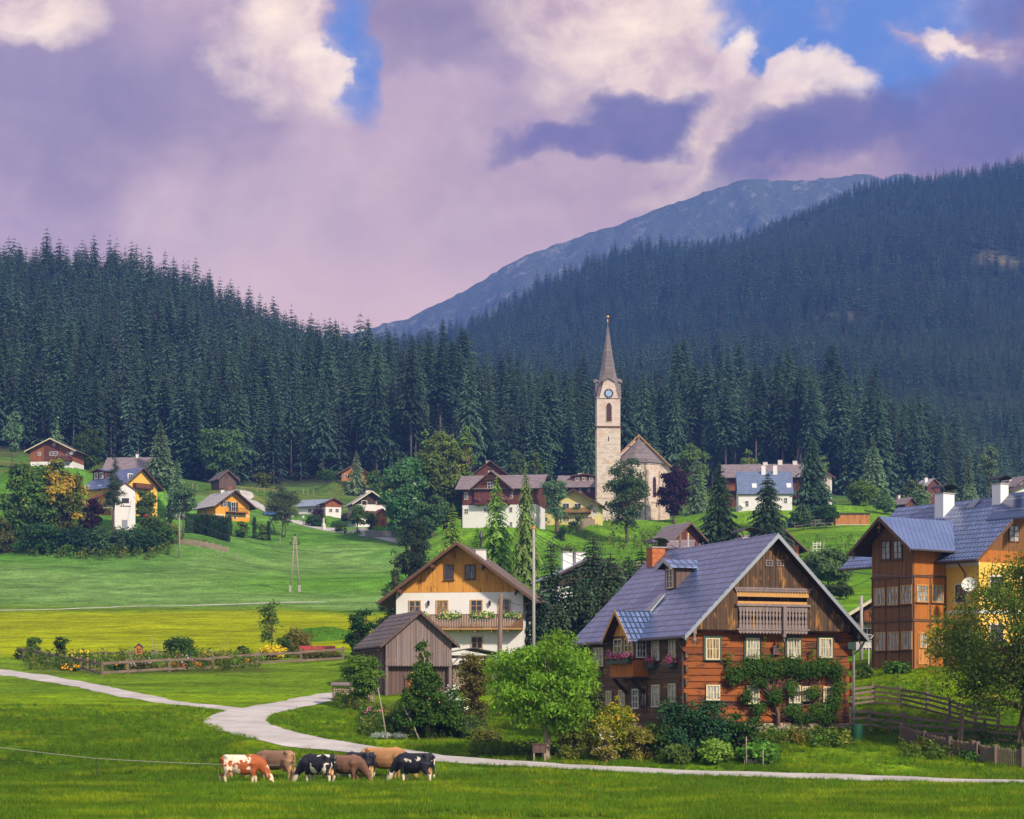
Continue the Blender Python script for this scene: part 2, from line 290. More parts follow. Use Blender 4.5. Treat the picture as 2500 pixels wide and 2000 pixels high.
def plaster(name, col, dirt=.06):
    m, t, b = newmat(name, .92, .15); v = t.co(); n = t.noise(v, .9, 6, .6); x, y, z = t.xyz(v)
    st = t.noise(t.cmb(t.m('MULTIPLY', t.m('ADD', x, y), 3), t.m('MULTIPLY', z, .3), 0), 1.2, 5, .6)
    c = t.mix(t.mr(n, .35, .7), tuple(q*(1-dirt) for q in col), col); c = t.mix(t.m('MULTIPLY', t.mr(st, .52, .75), dirt*2.2), c, tuple(q*.6 for q in col))
    t.put(b.inputs['Base Color'], c); t.put(b.inputs['Normal'], t.bump(t.noise(v, 45, 3), .25, .01)); return m
plaster('plaster_white', (.8,.76,.75)); plaster('plaster_cream', (.74,.66,.6)); plaster('plaster_yellow', (.78,.52,.16)); plaster('plaster_paleyellow', (.78,.66,.26))
plaster('plaster_orange', (.8,.36,.05)); plaster('plaster_gold', (.82,.5,.1)); plaster('plaster_pink', (.62,.46,.45)); plaster('plaster_grey', (.5,.47,.46)); plaster('plaster_brick', (.6,.2,.1)); plaster('plaster_lilac', (.42,.36,.4))
def masonry(name, c1, c2, c3, mort, bw, bh, distort=.06, rough=.9, bs=.6):
    m, t, b = newmat(name, rough, .2); v = t.co(); x, y, z = t.xyz(v); n = t.noise(v, 1.7, 3, .5)
    s_ = t.m('ADD', t.m('ADD', x, y), t.m('MULTIPLY', n, distort*3)); zz = t.m('ADD', z, t.m('MULTIPLY', t.noise(v, 1.1, 2), distort))
    br = t.n('ShaderNodeTexBrick'); t.put(br.inputs['Vector'], t.cmb(s_, zz, 0)); br.inputs['Scale'].default_value = 1.0
    for k, q in (('Brick Width', bw), ('Row Height', bh), ('Mortar Size', bh*.045), ('Mortar Smooth', .3), ('Bias', 0.0)): br.inputs[k].default_value = q
    t.put(br.inputs['Color1'], (0, 0, 0, 1)); t.put(br.inputs['Color2'], (1, 1, 1, 1)); t.put(br.inputs['Mortar'], (.5, .5, .5, 1))
    c = t.ramp(br.outputs[0], [(0, c1), (.45, c2), (.8, c2), (1, c3)]); nn = t.noise(v, 2.2, 6, .65); c = t.mix(t.m('MULTIPLY', t.mr(nn, .55, .75), .6), c, c3)
    c = t.mix(t.m('MULTIPLY', t.noise(v, 14, 4), .3), c, tuple(q*.6 for q in c1)); c = t.mix(br.outputs[1], c, mort); t.put(b.inputs['Base Color'], c)
    t.put(b.inputs['Normal'], t.bump(t.m('SUBTRACT', t.m('MULTIPLY', t.noise(v, 6, 5), .6), br.outputs[1]), bs, .05)); return m
masonry('church_stone', (.56,.45,.38), (.74,.63,.54), (.66,.44,.28), (.4,.32,.28), .95, .42, .28)
masonry('church_dressed', (.62,.48,.42), (.72,.58,.5), (.6,.42,.34), (.5,.38,.34), 1.1, .55, .02, .85, .3)
masonry('brick_red', (.42,.1,.035), (.5,.15,.05), (.6,.22,.08), (.35,.25,.2), .26, .085, .0)
masonry('rubble_stone', (.3,.22,.15), (.42,.33,.24), (.34,.24,.17), (.12,.09,.07), .5, .3, .5); masonry('block_wall', (.28,.26,.25), (.34,.32,.3), (.36,.32,.28), (.2,.18,.17), .6, .3, .02)
def roofmat(name, ca, cb, w_=.35, h_=.35, rough=.45, spec=.5, metal=0.0, groove=.6, off=.5, swap=False, bs=.8, moss=None, diag=False, msz=.09):
    m, t, b = newmat(name, rough, spec, metal); v = t.co(); x, y, z = t.xyz(v); u = x if swap else y
    zz = t.m('MULTIPLY', z, 1.4)
    br = t.n('ShaderNodeTexBrick', offset=off); t.put(br.inputs['Vector'], t.cmb(u, zz, 0)); br.inputs['Scale'].default_value = 1.0
    for k, q in (('Brick Width', w_), ('Row Height', h_), ('Mortar Size', min(w_, h_)*msz), ('Mortar Smooth', .4), ('Bias', 0.0)): br.inputs[k].default_value = q
    t.put(br.inputs['Color1'], (0, 0, 0, 1)); t.put(br.inputs['Color2'], (1, 1, 1, 1)); t.put(br.inputs['Mortar'], (.5, .5, .5, 1))
    n = t.noise(v, .5, 6, .6); c = t.mix(t.m('ADD', t.m('MULTIPLY', br.outputs[0], .55), t.m('MULTIPLY', n, .5)), ca, cb)
    c = t.mix(t.m('MULTIPLY', t.mr(t.noise(t.cmb(t.m('MULTIPLY', u, 1.6), t.m('MULTIPLY', z, .35), x), 1.3, 6, .65), .5, .75), .5), c, tuple(q*.45 for q in ca)); c = t.mix(t.m('MULTIPLY', t.mr(t.noise(v, 2.3, 5, .7), .56, .7), .35), c, tuple(min(1, q*1.35) for q in cb))
    if moss: c = t.mix(t.mr(t.noise(v, 1.3, 6, .65), .56, .68), c, moss)
    c = t.mix(t.m('MULTIPLY', br.outputs[1], groove), c, tuple(q*.25 for q in ca)); t.put(b.inputs['Base Color'], c)
    ramp_ = t.m('FRACT', t.m('DIVIDE', zz, h_)); hh = t.m('SUBTRACT', t.m('MULTIPLY', t.m('SUBTRACT', 1.0, ramp_), .8), t.m('MULTIPLY', br.outputs[1], .9))
    if diag: hh = t.m('ADD', hh, t.m('MULTIPLY', t.m('SINE', t.m('MULTIPLY', u, 2*PI/w_*2)), .3))
    t.put(b.inputs['Normal'], t.bump(hh, bs, .04)); t.put(b.inputs['Roughness'], t.mr(t.noise(v, 1.2, 4), .3, .7, rough*.8, min(1, rough*1.25))); return m
BL1, BL2 = (.075,.115,.25), (.2,.27,.5)
roofmat('roof_blue', BL1, BL2, .3, .46, .3, .6, .15, .9, 0.0, msz=.2); roofmat('roof_blue_big', BL1, BL2, .45, .5, .36, .6, .15, .9, 0.0, msz=.12)
roofmat('roof_slateblue', (.12,.16,.27), (.18,.23,.36), .6, .5, .6, .4, 0, .4); roofmat('roof_mauve', (.2,.15,.16), (.32,.25,.26), .6, .5, .75, .3, 0, .5)
roofmat('roof_shingle', (.12,.095,.09), (.3,.24,.23), .3, .5, .85, .2, 0, .9, .5, False, 1.0, (.2,.17,.1), msz=.16); roofmat('roof_church', (.15,.12,.12), (.3,.25,.25), .3, .3, .85, .2, 0, .5, .5, False, .8)
roofmat('roof_pale', (.42,.38,.38), (.56,.52,.52), .6, .5, .8, .2, 0, .4); roofmat('roof_dark', (.06,.055,.065), (.12,.1,.11), .5, .5, .7, .3, 0, .5); roofmat('roof_greyblue', (.24,.3,.38), (.34,.4,.48), .5, 3, .45, .4, .2, .5)
roofmat('roof_red', (.36,.02,.03), (.45,.04,.05), .3, 3, .5, .4, 0, .3, 0, True); roofmat('roof_brown', (.12,.08,.065), (.2,.14,.11), .4, .4, .8)
# diamond scale metal roof
m, t, b = newmat('roof_scale', .34, .6, .25); v = t.co(); x, y, z = t.xyz(v); A_ = t.m('ADD', t.m('MULTIPLY', y, 2.5), t.m('MULTIPLY', z, 2.2)); B_ = t.m('SUBTRACT', t.m('MULTIPLY', y, 2.5), t.m('MULTIPLY', z, 2.2))
e = t.m('MINIMUM', t.m('FRACT', A_), t.m('FRACT', B_)); g = t.mr(e, 0, .13); c = t.mix(g, (.03,.035,.05), t.mix(t.noise(v, .8, 4), BL1, BL2)); t.put(b.inputs['Base Color'], c); t.put(b.inputs['Normal'], t.bump(t.m('ADD', g, t.m('MULTIPLY', t.m('FRACT', A_), -.5)), .8, .03))
m, t, b = newmat('glass', .06, .8); v = t.co(); rn = t.n('ShaderNodeObjectInfo').outputs['Random']
cu = t.noise(t.cmb(t.m('MULTIPLY', t.xyz(v)[0], 9), t.m('ADD', t.xyz(v)[2], t.m('MULTIPLY', rn, 50)), rn), 1.5, 3)
t.put(b.inputs['Base Color'], t.mix(t.m('MULTIPLY', t.mr(cu, .5, .62), t.mr(rn, .3, .6)), (.018,.022,.035), (.22,.21,.2)))
m, t, b = newmat('glass_curtain', .25, .6); v = t.co(); x, y, z = t.xyz(v); cu = t.noise(t.cmb(t.m('MULTIPLY', t.m('ADD', x, y), 14), z, 0), 1.5, 3)
t.put(b.inputs['Base Color'], t.mix(t.mr(cu, .38, .6), (.06,.07,.08), (.5,.5,.46)))
m, t, b = newmat('glass_warm', .3, .5); v = t.co(); x, y, z = t.xyz(v); cu = t.noise(t.cmb(t.m('MULTIPLY', t.m('ADD', x, y), 10), z, 0), 1.5, 3)
t.put(b.inputs['Base Color'], t.mix(t.mr(cu, .4, .62), (.1,.06,.03), (.42,.28,.14)))
m, t, b = newmat('solar', .15, .8, .2); x, y, z = t.xyz(t.co()); e = t.mr(t.m('FRACT', t.m('MULTIPLY', x, 1.0)), 0, .05); t.put(b.inputs['Base Color'], t.mix(e, (.4,.42,.46), (.04,.06,.14)))
# foliage: the leaf colour attribute carries each leaf's own shade
def leafmat(name, tint, var=.35, trans=.35, rough=.6, sc=.6, alt=None, altf=.5):
    m, t, b = newmat(name, rough, .12); a = t.n('ShaderNodeAttribute', attribute_name='Col').outputs['Color']; gpos = t.n('ShaderNodeNewGeometry').outputs['Position']
    n = t.noise(gpos, sc, 4, .6); c = t.mix(n, tuple(q*(1-var) for q in tint), tuple(q*(1+var) for q in tint))
    if alt: c = t.mix(t.mr(t.noise(gpos, sc*1.7, 3), altf, altf+.12, sm=True), c, alt)
    ri = t.n('ShaderNodeObjectInfo').outputs['Random']; c = t.mix(1.0, c, a, 'MULTIPLY')
    hs = t.n('ShaderNodeHueSaturation'); t.put(hs.inputs['Color'], c); t.put(hs.inputs['Value'], t.mr(ri, 0, 1, .65, 1.5)); t.put(hs.inputs['Hue'], t.mr(t.wn(ri, '1D'), 0, 1, .465, .525)); c = hs.outputs[0]
    t.put(b.inputs['Base Color'], c); tr = t.n('ShaderNodeBsdfTranslucent'); t.put(tr.inputs[0], t.mix(1.0, c, (1.15,1.2,.6), 'MULTIPLY'))
    mx = t.n('ShaderNodeMixShader'); mx.inputs[0].default_value = trans; t.put(mx.inputs[1], b.outputs[0]); t.put(mx.inputs[2], tr.outputs[0])
    t.put(m.node_tree.nodes['Material Output'].inputs[0], mx.outputs[0]); return m
leafmat('lf_spruce', (.05,.10,.055), .3, .15); leafmat('lf_far', (.055,.105,.065), .3, .12); leafmat('lf_spruce_near', (.045,.085,.04), .35, .15); leafmat('lf_larch', (.17,.28,.045), .35, .35); leafmat('lf_pine', (.035,.07,.035), .35, .15)
leafmat('lf_walnut', (.095,.22,.018), .3, .45); leafmat('lf_apple', (.07,.145,.018), .35, .35, .6, .6, (.14,.19,.02), .64); leafmat('lf_dark', (.055,.115,.022), .4, .3); leafmat('lf_mid', (.075,.15,.03), .35, .35)
leafmat('lf_olive', (.19,.2,.035), .35, .35); leafmat('lf_yellow', (.42,.36,.03), .35, .4, .6, 1.2, (.16,.22,.02), .5); leafmat('lf_patch', (.075,.14,.022), .4, .3, .6, .16, (.42,.34,.02), .6); leafmat('lf_purple', (.05,.015,.035), .4, .2)
leafmat('lf_bright', (.14,.27,.04), .3, .4); leafmat('lf_grey', (.13,.2,.1), .3, .3); leafmat('lf_hedge', (.035,.085,.03), .35, .2); leafmat('lf_silver', (.32,.36,.34), .3, .2); leafmat('lf_white', (.75,.72,.68), .15, .3)
leafmat('lf_orange', (.85,.3,.02), .3, .4); leafmat('lf_gold', (.85,.55,.03), .25, .4); leafmat('lf_pink', (.75,.18,.42), .3, .4); leafmat('lf_red', (.6,.03,.02), .2, .3); leafmat('lf_fruit', (.65,.42,.08), .3, .1); leafmat('lf_grass', (.115,.22,.008), .75, .4, .7, .13, (.22,.31,.01), .5); leafmat('lf_balcony', (.5,.52,.2), .4, .4, .6, 1.5, (.75,.3,.5), .56); leafmat('lf_weed', (.085,.15,.02), .4, .35, .6, .35, (.2,.19,.03), .52); leafmat('lf_brown', (.16,.09,.04), .4, .2)
leafmat('lf_turning', (.10,.15,.02), .35, .35, .6, .14, (.5,.42,.03), .5); leafmat('lf_maple', (.08,.2,.06), .35, .3); leafmat('lf_willow', (.13,.17,.09), .3, .35); leafmat('lf_dark2', (.075,.15,.05), .4, .3); leafmat('lf_mid2', (.115,.2,.045), .35, .3, .6, .1, (.26,.24,.04), .6); leafmat('lf_larch2', (.15,.23,.055), .35, .3); leafmat('lf_church', (.12,.2,.065), .35, .35)
mcol('log_ends', (.32,.24,.18), .9, .1, 0, .4, 9); mcol('fruit_red', (.5,.1,.03), .4, .4); mcol('fruit_orange', (.65,.3,.06), .4, .4)
mcol('bark', (.13,.09,.065), .95, .1, 0, .35, 3, .8, 12); mcol('bark_pale', (.34,.27,.19), .9, .15, 0, .3, 3, .5, 14); mcol('bark_spruce', (.15,.11,.1), .95, .1, 0, .3, 2)
def hide(name, fn):
    m, t, b = newmat(name, .65, .3); v = t.co(); t.put(b.inputs['Base Color'], fn(t, v, *t.xyz(v))); t.put(b.inputs['Normal'], t.bump(t.noise(v, 40, 3), .15, .01))
# ground: colour zones come from each vertex's land use and painted cloud light, grass detail from noise
m, t, b = newmat('ground', 1.0, .02); v = t.co(); a = t.n('ShaderNodeAttribute', attribute_name='Col').outputs['Color']
n1 = t.noise(v, .35, 6, .65); n2 = t.noise(t.scale(v, (1, .55, 1)), 2.6, 6, .7); n3 = t.noise(t.scale(v, (.25, 1, 1)), .12, 5, .6); n4 = t.noise(v, 9, 4, .7)
f = t.m('MULTIPLY', t.mr(n1, .3, .7, .72, 1.3), t.mr(n2, .3, .7, .6, 1.42)); f = t.m('MULTIPLY', f, t.mr(n3, .35, .65, .78, 1.22)); n5 = t.noise(t.scale(v, (.5, .8, 1)), .3, 6, .65); f = t.m('MULTIPLY', f, t.mr(n5, .35, .68, .75, 1.28)); f = t.m('MULTIPLY', f, t.mr(n4, .3, .7, .7, 1.3))  # the broad stretched noises also paint soft cloud light into the grass tone
sc_ = t.n('ShaderNodeVectorMath', operation='SCALE'); t.put(sc_.inputs[0], a); t.put(sc_.inputs[3], f)
c = t.mix(t.m('MULTIPLY', t.mr(t.noise(v, .9, 5, .7), .55, .72), .35), sc_.outputs[0], t.mix(1.0, sc_.outputs[0], (1.9,1.35,.8), 'MULTIPLY')); t.put(b.inputs['Base Color'], c)
t.put(b.inputs['Normal'], t.bump(t.m('ADD', t.m('MULTIPLY', n4, .5), t.m('ADD', t.m('MULTIPLY', n2, 1.0), t.m('MULTIPLY', n1, 1.8))), 1.0, .3))
m, t, b = newmat('asphalt', .9, .2); v = t.co(); n1 = t.noise(v, .5, 5, .6); n2 = t.noise(v, 30, 3); n3 = t.noise(t.scale(v, (.3, 1, 1)), 1.4, 5, .6)
c = t.mix(t.mr(n1, .35, .65), (.38,.34,.32), (.55,.5,.47)); c = t.mix(t.m('MULTIPLY', t.mr(n3, .5, .7), .55), c, (.2,.17,.16)); c = t.mix(t.m('MULTIPLY', n2, .35), c, (.62,.57,.54)); t.put(b.inputs['Base Color'], c); t.put(b.inputs['Normal'], t.bump(n2, .3, .01))
m, t, b = newmat('rockface', .95, .1); v = t.co(); x, y, z = t.xyz(v); n1 = t.noise(v, .006, 8, .6); n2 = t.noise(t.scale(v, (1, 1, .5)), .03, 8, .7)
c = t.mix(t.mr(n2, .54, .7), t.mix(n1, (.08,.1,.08), (.15,.16,.12)), t.mix(n1, (.28,.26,.26), (.48,.45,.44))); lo = t.mr(t.m('ADD', z, t.m('MULTIPLY', n1, 300)), 350, 750)
c = t.mix(t.m('MULTIPLY', t.m('SUBTRACT', 1.0, lo), .6), c, (.04,.06,.035)); t.put(b.inputs['Base Color'], c); t.put(b.inputs['Normal'], t.bump(t.noise(v, .02, 8, .65), 1.0, 30))
# ------------------------------------------------------------------ terrain sheet
def land_colour(x, y):
    D = np.clip(y, 50, 1e9); px = CX+F*x/D; n = vnoise(x, y, 14, 8); n2 = vnoise(x, y, 40, 9)
    def blend(c, k, col): k = np.clip(k, 0, 1)[:, None]; return c*(1-k)+np.array(col)*k
    sm = lambda a, lo, hi: np.clip((a-lo)/(hi-lo), 0, 1)
    c = np.tile(np.array([.11,.21,.006]), (len(x), 1))
    c = blend(c, sm(n+.35*n2, .45, 1.0)*.6, (.14,.27,.02))
    bank = sm(y, 148, 160)*sm(-y, -222, -212)*sm(-px, -900, -860); c = blend(c, bank*(.4+.6*n2), (.2,.32,.02))
    c = blend(c, sm(y, 122, 150)*sm(-px, -700, -400)*sm(-y, -175, -150)*.5*n2, (.1,.22,.05))
    c = blend(c, sm(vnoise(x*.35, y, 9, 41)+.3*n, .5, .85)*(y < 175), (.19,.3,.008)); c = blend(c, sm(vnoise(x*.25, y, 5, 43)+.2*n, .58, .8)*.85*(y < 132), (.05,.11,.004)); c = blend(c, sm(-y, -82, -70)*.5, (.13,.2,.01))  # patches and nearest band paint cloud light and shade into the foreground grass
    L = 322+8*(n2-.5)+np.clip((px-700)/200, 0, 1)*-22
    yl = sm(y, 213, 224)*sm(-y, -(L), -(L-14))*sm(-px, -1150, -980); c = blend(c, yl*(.8+.2*n), (.36,.4,.004))
    c = blend(c, sm(y, 318, 330)*sm(-y, -345, -330)*(px < 1000)*.55, (.2,.25,.03))
    up = sm(y, L, L+12)*sm(-px, -1150, -980); c = blend(c, up, (.12,.28,.025)); c = blend(c, up*sm(n2, .35, .7)*.8, (.2,.33,.09)); c = blend(c, up*sm(y, 350, 385)*sm(n, .3, .8)*.5, (.08,.24,.02))
    mid = sm(y, 190, 240)*sm(px, 1000, 1150); c = blend(c, mid, (.12,.27,.015)); c = blend(c, mid*sm(n2, .4, .8)*.6, (.2,.34,.02))
    c = blend(c, sm(y, 470, 500)*sm(-y, -560, -540), (.085,.17,.025)); c = blend(c, sm(y, 480, 500)*sm(n, .4, .8)*.7, (.2,.19,.05))
    fl = sm(y, 548, 575); c = blend(c, fl, (.035,.04,.022)); far = sm(y, 1000, 1100); c = blend(c, far, (.03,.045,.028))
    c = blend(c, far*sm(vnoise(x, y, 90, 12)+.3*vnoise(x, y, 25, 13), 1.0, 1.12), (.17,.14,.08))
    gar = sm(y, 184, 188)*sm(-y, -216, -212)*sm(px, 60, 100)*sm(-px, -680, -640)*.55; c = blend(c, gar*(n > .35), (.1,.08,.03))
    return c
rows = np.concatenate([np.linspace(-300, 40, 18), np.arange(44, 62, 3.), np.arange(62, 232, .75), np.exp(np.linspace(math.log(232.5), math.log(3200), 330))])
cols = np.concatenate([np.linspace(-1500, -150, 20)[:-1], np.arange(-150, 2651, 22.), np.linspace(2672, 4000, 20)])
YY, PX = np.meshgrid(rows, cols, indexing='ij'); XX = (PX-CX)/F*np.maximum(YY, 50); ZZ = HT(XX, YY); nr, nc = YY.shape
V = np.stack([XX, YY, ZZ], -1).reshape(-1, 3); I = np.arange(nr*nc).reshape(nr, nc)
Fc = np.stack([I[:-1,:-1], I[:-1,1:], I[1:,1:], I[1:,:-1]], -1).reshape(-1, 4)
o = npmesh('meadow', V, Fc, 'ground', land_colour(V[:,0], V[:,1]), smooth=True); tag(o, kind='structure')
# ------------------------------------------------------------------ far bare mountain
ridge = [(300,900),(700,850),(1000,772),(1050,745),(1100,722),(1180,680),(1240,640),(1300,612),(1400,577),(1500,547),(1600,507),(1700,472),(1800,437),(1850,432),(1930,440),(2000,433),(2080,424),(2110,420),(2140,428),(2160,430),(2185,422),(2215,419),(2240,430),(2300,440),(2500,400),(3200,380)]
pxs = np.arange(300, 3200, 12.0); rr = np.interp(pxs, *zip(*ridge)); ds = np.linspace(0, 1, 70)
V = []
for k in ds:
    y = 4600-k*1900; z = (HR-rr)/F*4600*(1-k**.85)+vnoise(pxs*4, y, 160, 4)*80*min(1, k*6)*(1-k)+(vnoise(pxs*4, y, 60, 5)-.5)*26*min(1, .12+k*6)+(vnoise(pxs*4, y, 20, 6)-.5)*7
    V.append(np.stack([(pxs-CX)/F*4600*(1-.1*k), np.full_like(pxs, y)+(vnoise(pxs*4, y, 150, 8)-.5)*100*k, z+CZ-4], -1))
V = np.array(V); nr, nc = V.shape[:2]; I = np.arange(nr*nc).reshape(nr, nc)
o = npmesh('mountain', V.reshape(-1, 3), np.stack([I[1:,:-1], I[1:,1:], I[:-1,1:], I[:-1,:-1]], -1).reshape(-1, 4), 'rockface', smooth=True); tag(o, kind='structure')
# ------------------------------------------------------------------ paths
def path(name, ctrl, wid, mat='asphalt', lift=.05, step=.5):
    pts = [Vector((p[0], p[1], 0)) for p in ctrl]; ws = [wid if len(p) < 3 else p[2] for p in ctrl]
    pts = [pts[0]*2-pts[1]]+pts+[pts[-1]*2-pts[-2]]; ws = [ws[0]]+ws+[ws[-1]]; Q = []
    for i in range(1, len(pts)-2):
        a, b_, c_, d_ = pts[i-1:i+3]; n = max(2, int((c_-b_).length/step))
        for k in range(n):
            s_ = k/n; q = .5*((2*b_)+(c_-a)*s_+(2*a-5*b_+4*c_-d_)*s_*s_+(3*b_-a-3*c_+d_)*s_**3); Q.append((q, ws[i]*(1-s_)+ws[i+1]*s_))
    V = []; m_ = 6
    for i, (q, wd) in enumerate(Q):
        dr = (Q[min(i+1, len(Q)-1)][0]-Q[max(i-1, 0)][0]).normalized(); nn = Vector((-dr.y, dr.x, 0)); jit = (float(vnoise(q.x, q.y, 1.2, 2))-.5)*.35
        for k in range(m_+1):
            e = (k/m_-.5); p = q+nn*(wd*e+(jit if abs(e) == .5 else 0)); V.append((p.x, p.y, float(HT(p.x, p.y))+lift+(.02 if abs(e) < .4 else -.02)))
    n = len(Q); I = np.arange(n*(m_+1)).reshape(n, m_+1)
    o = npmesh(name, V, np.stack([I[:-1,:-1], I[1:,:-1], I[1:,1:], I[:-1,1:]], -1).reshape(-1, 4), mat, smooth=True); return tag(o, kind='structure')
def gp(px, row, w=None):
    D = GD(px, row); return ((px-CX)/F*D, D) if w is None else ((px-CX)/F*D, D, w)
def xy(px, D, w=None): return ((px-CX)/F*D, D) if w is None else ((px-CX)/F*D, D, w)
main = [gp(2900,1918), gp(2500,1911), gp(2100,1901), gp(1800,1892), gp(1500,1880), gp(1250,1864), gp(1050,1850), gp(900,1833), gp(780,1818, 3.4), gp(680,1800, 3.8), gp(612,1782, 4.0), gp(578,1765, 4.0), gp(592,1748, 3.7), gp(660,1730, 3.3), gp(740,1714, 3.2), gp(800,1703, 3), gp(880,1690, 3)]
path('road', [p if len(p) == 3 else (*p, 2.9) for p in main], 3.1)
br = [gp(640,1740, 2.6), gp(570,1732, 2.3), gp(480,1722, 1.9), gp(390,1711, 1.9), gp(300,1694, 2.2), gp(200,1673, 2.3), gp(100,1655, 2.6), gp(0,1640, 2.6), gp(-120,1625, 2.6)]
path('side_road', br, 3.0, lift=.038)
path('field_path', [gp(px, r) for px, r in ((-60,1490),(100,1489),(250,1484),(400,1480),(560,1476),(700,1471),(800,1470))], .7, lift=.03)
path('village_lane', [xy(*q) for q in ((575,520),(600,500),(660,480),(730,467),(800,456),(870,447),(960,434),(1010,425))], 3.2, lift=.06, step=1)
print('GD checks', [round(GD(*q), 1) for q in ((575,1760),(600,1800),(250,1670),(1100,1853),(1342,1818),(1050,1805),(438,1365),(720,1443),(690,1312))])
# ------------------------------------------------------------------ vegetation generators
def unit(a): return a/np.maximum(np.linalg.norm(a, axis=-1, keepdims=True), 1e-9)
def leaves(pos, nrm, size, rng, asp=1.6, bend=.25, droop=0.0):
    """two-triangle pointed leaves at pos facing roughly nrm -> V, F, per-vertex shade"""
    n = len(pos); nn = unit(nrm+rng.normal(0, .55, (n, 3))); a = unit(np.cross(nn, rng.normal(0, 1, (n, 3)))); a[:, 2] -= droop; a = unit(a); b = unit(np.cross(nn, a))
    L = (size*rng.uniform(.6, 1.35, n))[:, None]; W = L/asp; mid = pos+a*L*.5
    V = np.stack([pos, mid+b*W*.5-nn*L*bend*.3, pos+a*L-nn*L*bend, mid-b*W*.5-nn*L*bend*.3], 1).reshape(-1, 3)
    k = np.arange(n)*4; Fc = np.concatenate([np.stack([k, k+1, k+2], -1), np.stack([k, k+2, k+3], -1)])
    sh = rng.uniform(.72, 1.3, (n, 1))*np.array([1, 1, 1])+rng.normal(0, .06, (n, 3)); return V, Fc, np.repeat(np.clip(sh, .3, 2), 4, 0)
def tubes_np(segs, n=6):
    mb = MB()
    for pts, rs in segs: mb.tube(pts, rs, n)
    return mb
def lobed(rng, w, h, zc, n, prof='round'):
    """centres and radii of foliage lobes filling a crown w wide, h tall, centred zc"""
    out = []; n = int(n*1.5*max(1, h/w)**.9)
    if prof == 'cone':
        for kz in np.linspace(-.5, .92, 7): r = w*.5*(.16+.42*(1-kz)/2); out.append((np.array([rng.normal(0, r*.15), rng.normal(0, r*.15), zc+kz*(h*.5-r*.5)]), r))
    for i in range(n*60):
        p = rng.uniform(-1, 1, 3); 
        if prof == 'round': ok = np.linalg.norm(p) < 1; q = 1
        elif prof == 'oval': ok = math.hypot(p[0], p[1]) < (1-abs(p[2])**2.4)**.8; q = 1
        elif prof == 'cone': ok = math.hypot(p[0], p[1]) < (1-p[2])*.5+.08; q = .55+.45*(1-p[2])/2
        elif prof == 'dome': ok = math.hypot(p[0], p[1]) < (1-max(0, p[2])**2)**.5*(1 if p[2] > -.5 else 1+(p[2]+.5)*.9); q = 1
        elif prof == 'vase': ok = math.hypot(p[0], p[1]) < .45+.45*(p[2]+1)/2 and np.linalg.norm(p) < 1.1; q = .9
        if not ok: continue
        r = w*.5*rng.uniform(.3, .52)*q*(14/n)**.22
        c = np.array([p[0]*max(0, w*.5-r*.7), p[1]*max(0, w*.5-r*.7), zc+p[2]*max(.1*h, h*.5-r*.75)])
        if all(np.linalg.norm(c-o[0]) > (r+o[1])*.31 for o in out): out.append((c, r))
        if len(out) >= n: break
    return out
def crown_np(rng, lobes, nleaf, size, asp=1.6, droop=.3, flat=.75, inner=.25):
    tot = sum(r*r for _, r in lobes); Vs, Fs, Cs = [], [], []; b = 0
    for c, r in lobes:
        n = max(12, int(nleaf*r*r/tot)); d = unit(rng.normal(0, 1, (n, 3))); d[:, 2] = np.where(d[:, 2] < -.5, -d[:, 2]*.6, d[:, 2]); 
        rad = r*(1-inner*rng.uniform(0, 1, n)**1.2*2.2)*(1+.16*np.sin(d[:, 0]*7+c[0]*5)*np.sin(d[:, 1]*6+c[2]*3))+rng.exponential(size*.35, n)*(rng.rand(n) < .35)
        p = c+d*rad[:, None]*np.array([1, 1, flat]); nr = d*.7+np.array([0, 0, .6])
        V, Fc, Co = leaves(p, nr, size, rng, asp, droop=droop); Co = Co*rng.uniform(.8, 1.22); Vs.append(V); Fs.append(Fc+b); Cs.append(Co); b += len(V)
    return np.concatenate(Vs), np.concatenate(Fs), np.concatenate(Cs)
def limb(a, b, rng, sag=.12, n=5):
    a = np.array(a, float); b = np.array(b, float); L = np.linalg.norm(b-a); k = np.linspace(0, 1, n)[:, None]
    p = a+(b-a)*k; p[1:-1] += rng.normal(0, L*.022, (n-2, 3)); p[:, 2] += np.sin(k[:, 0]*PI)*L*sag; return p
GROUP = {}
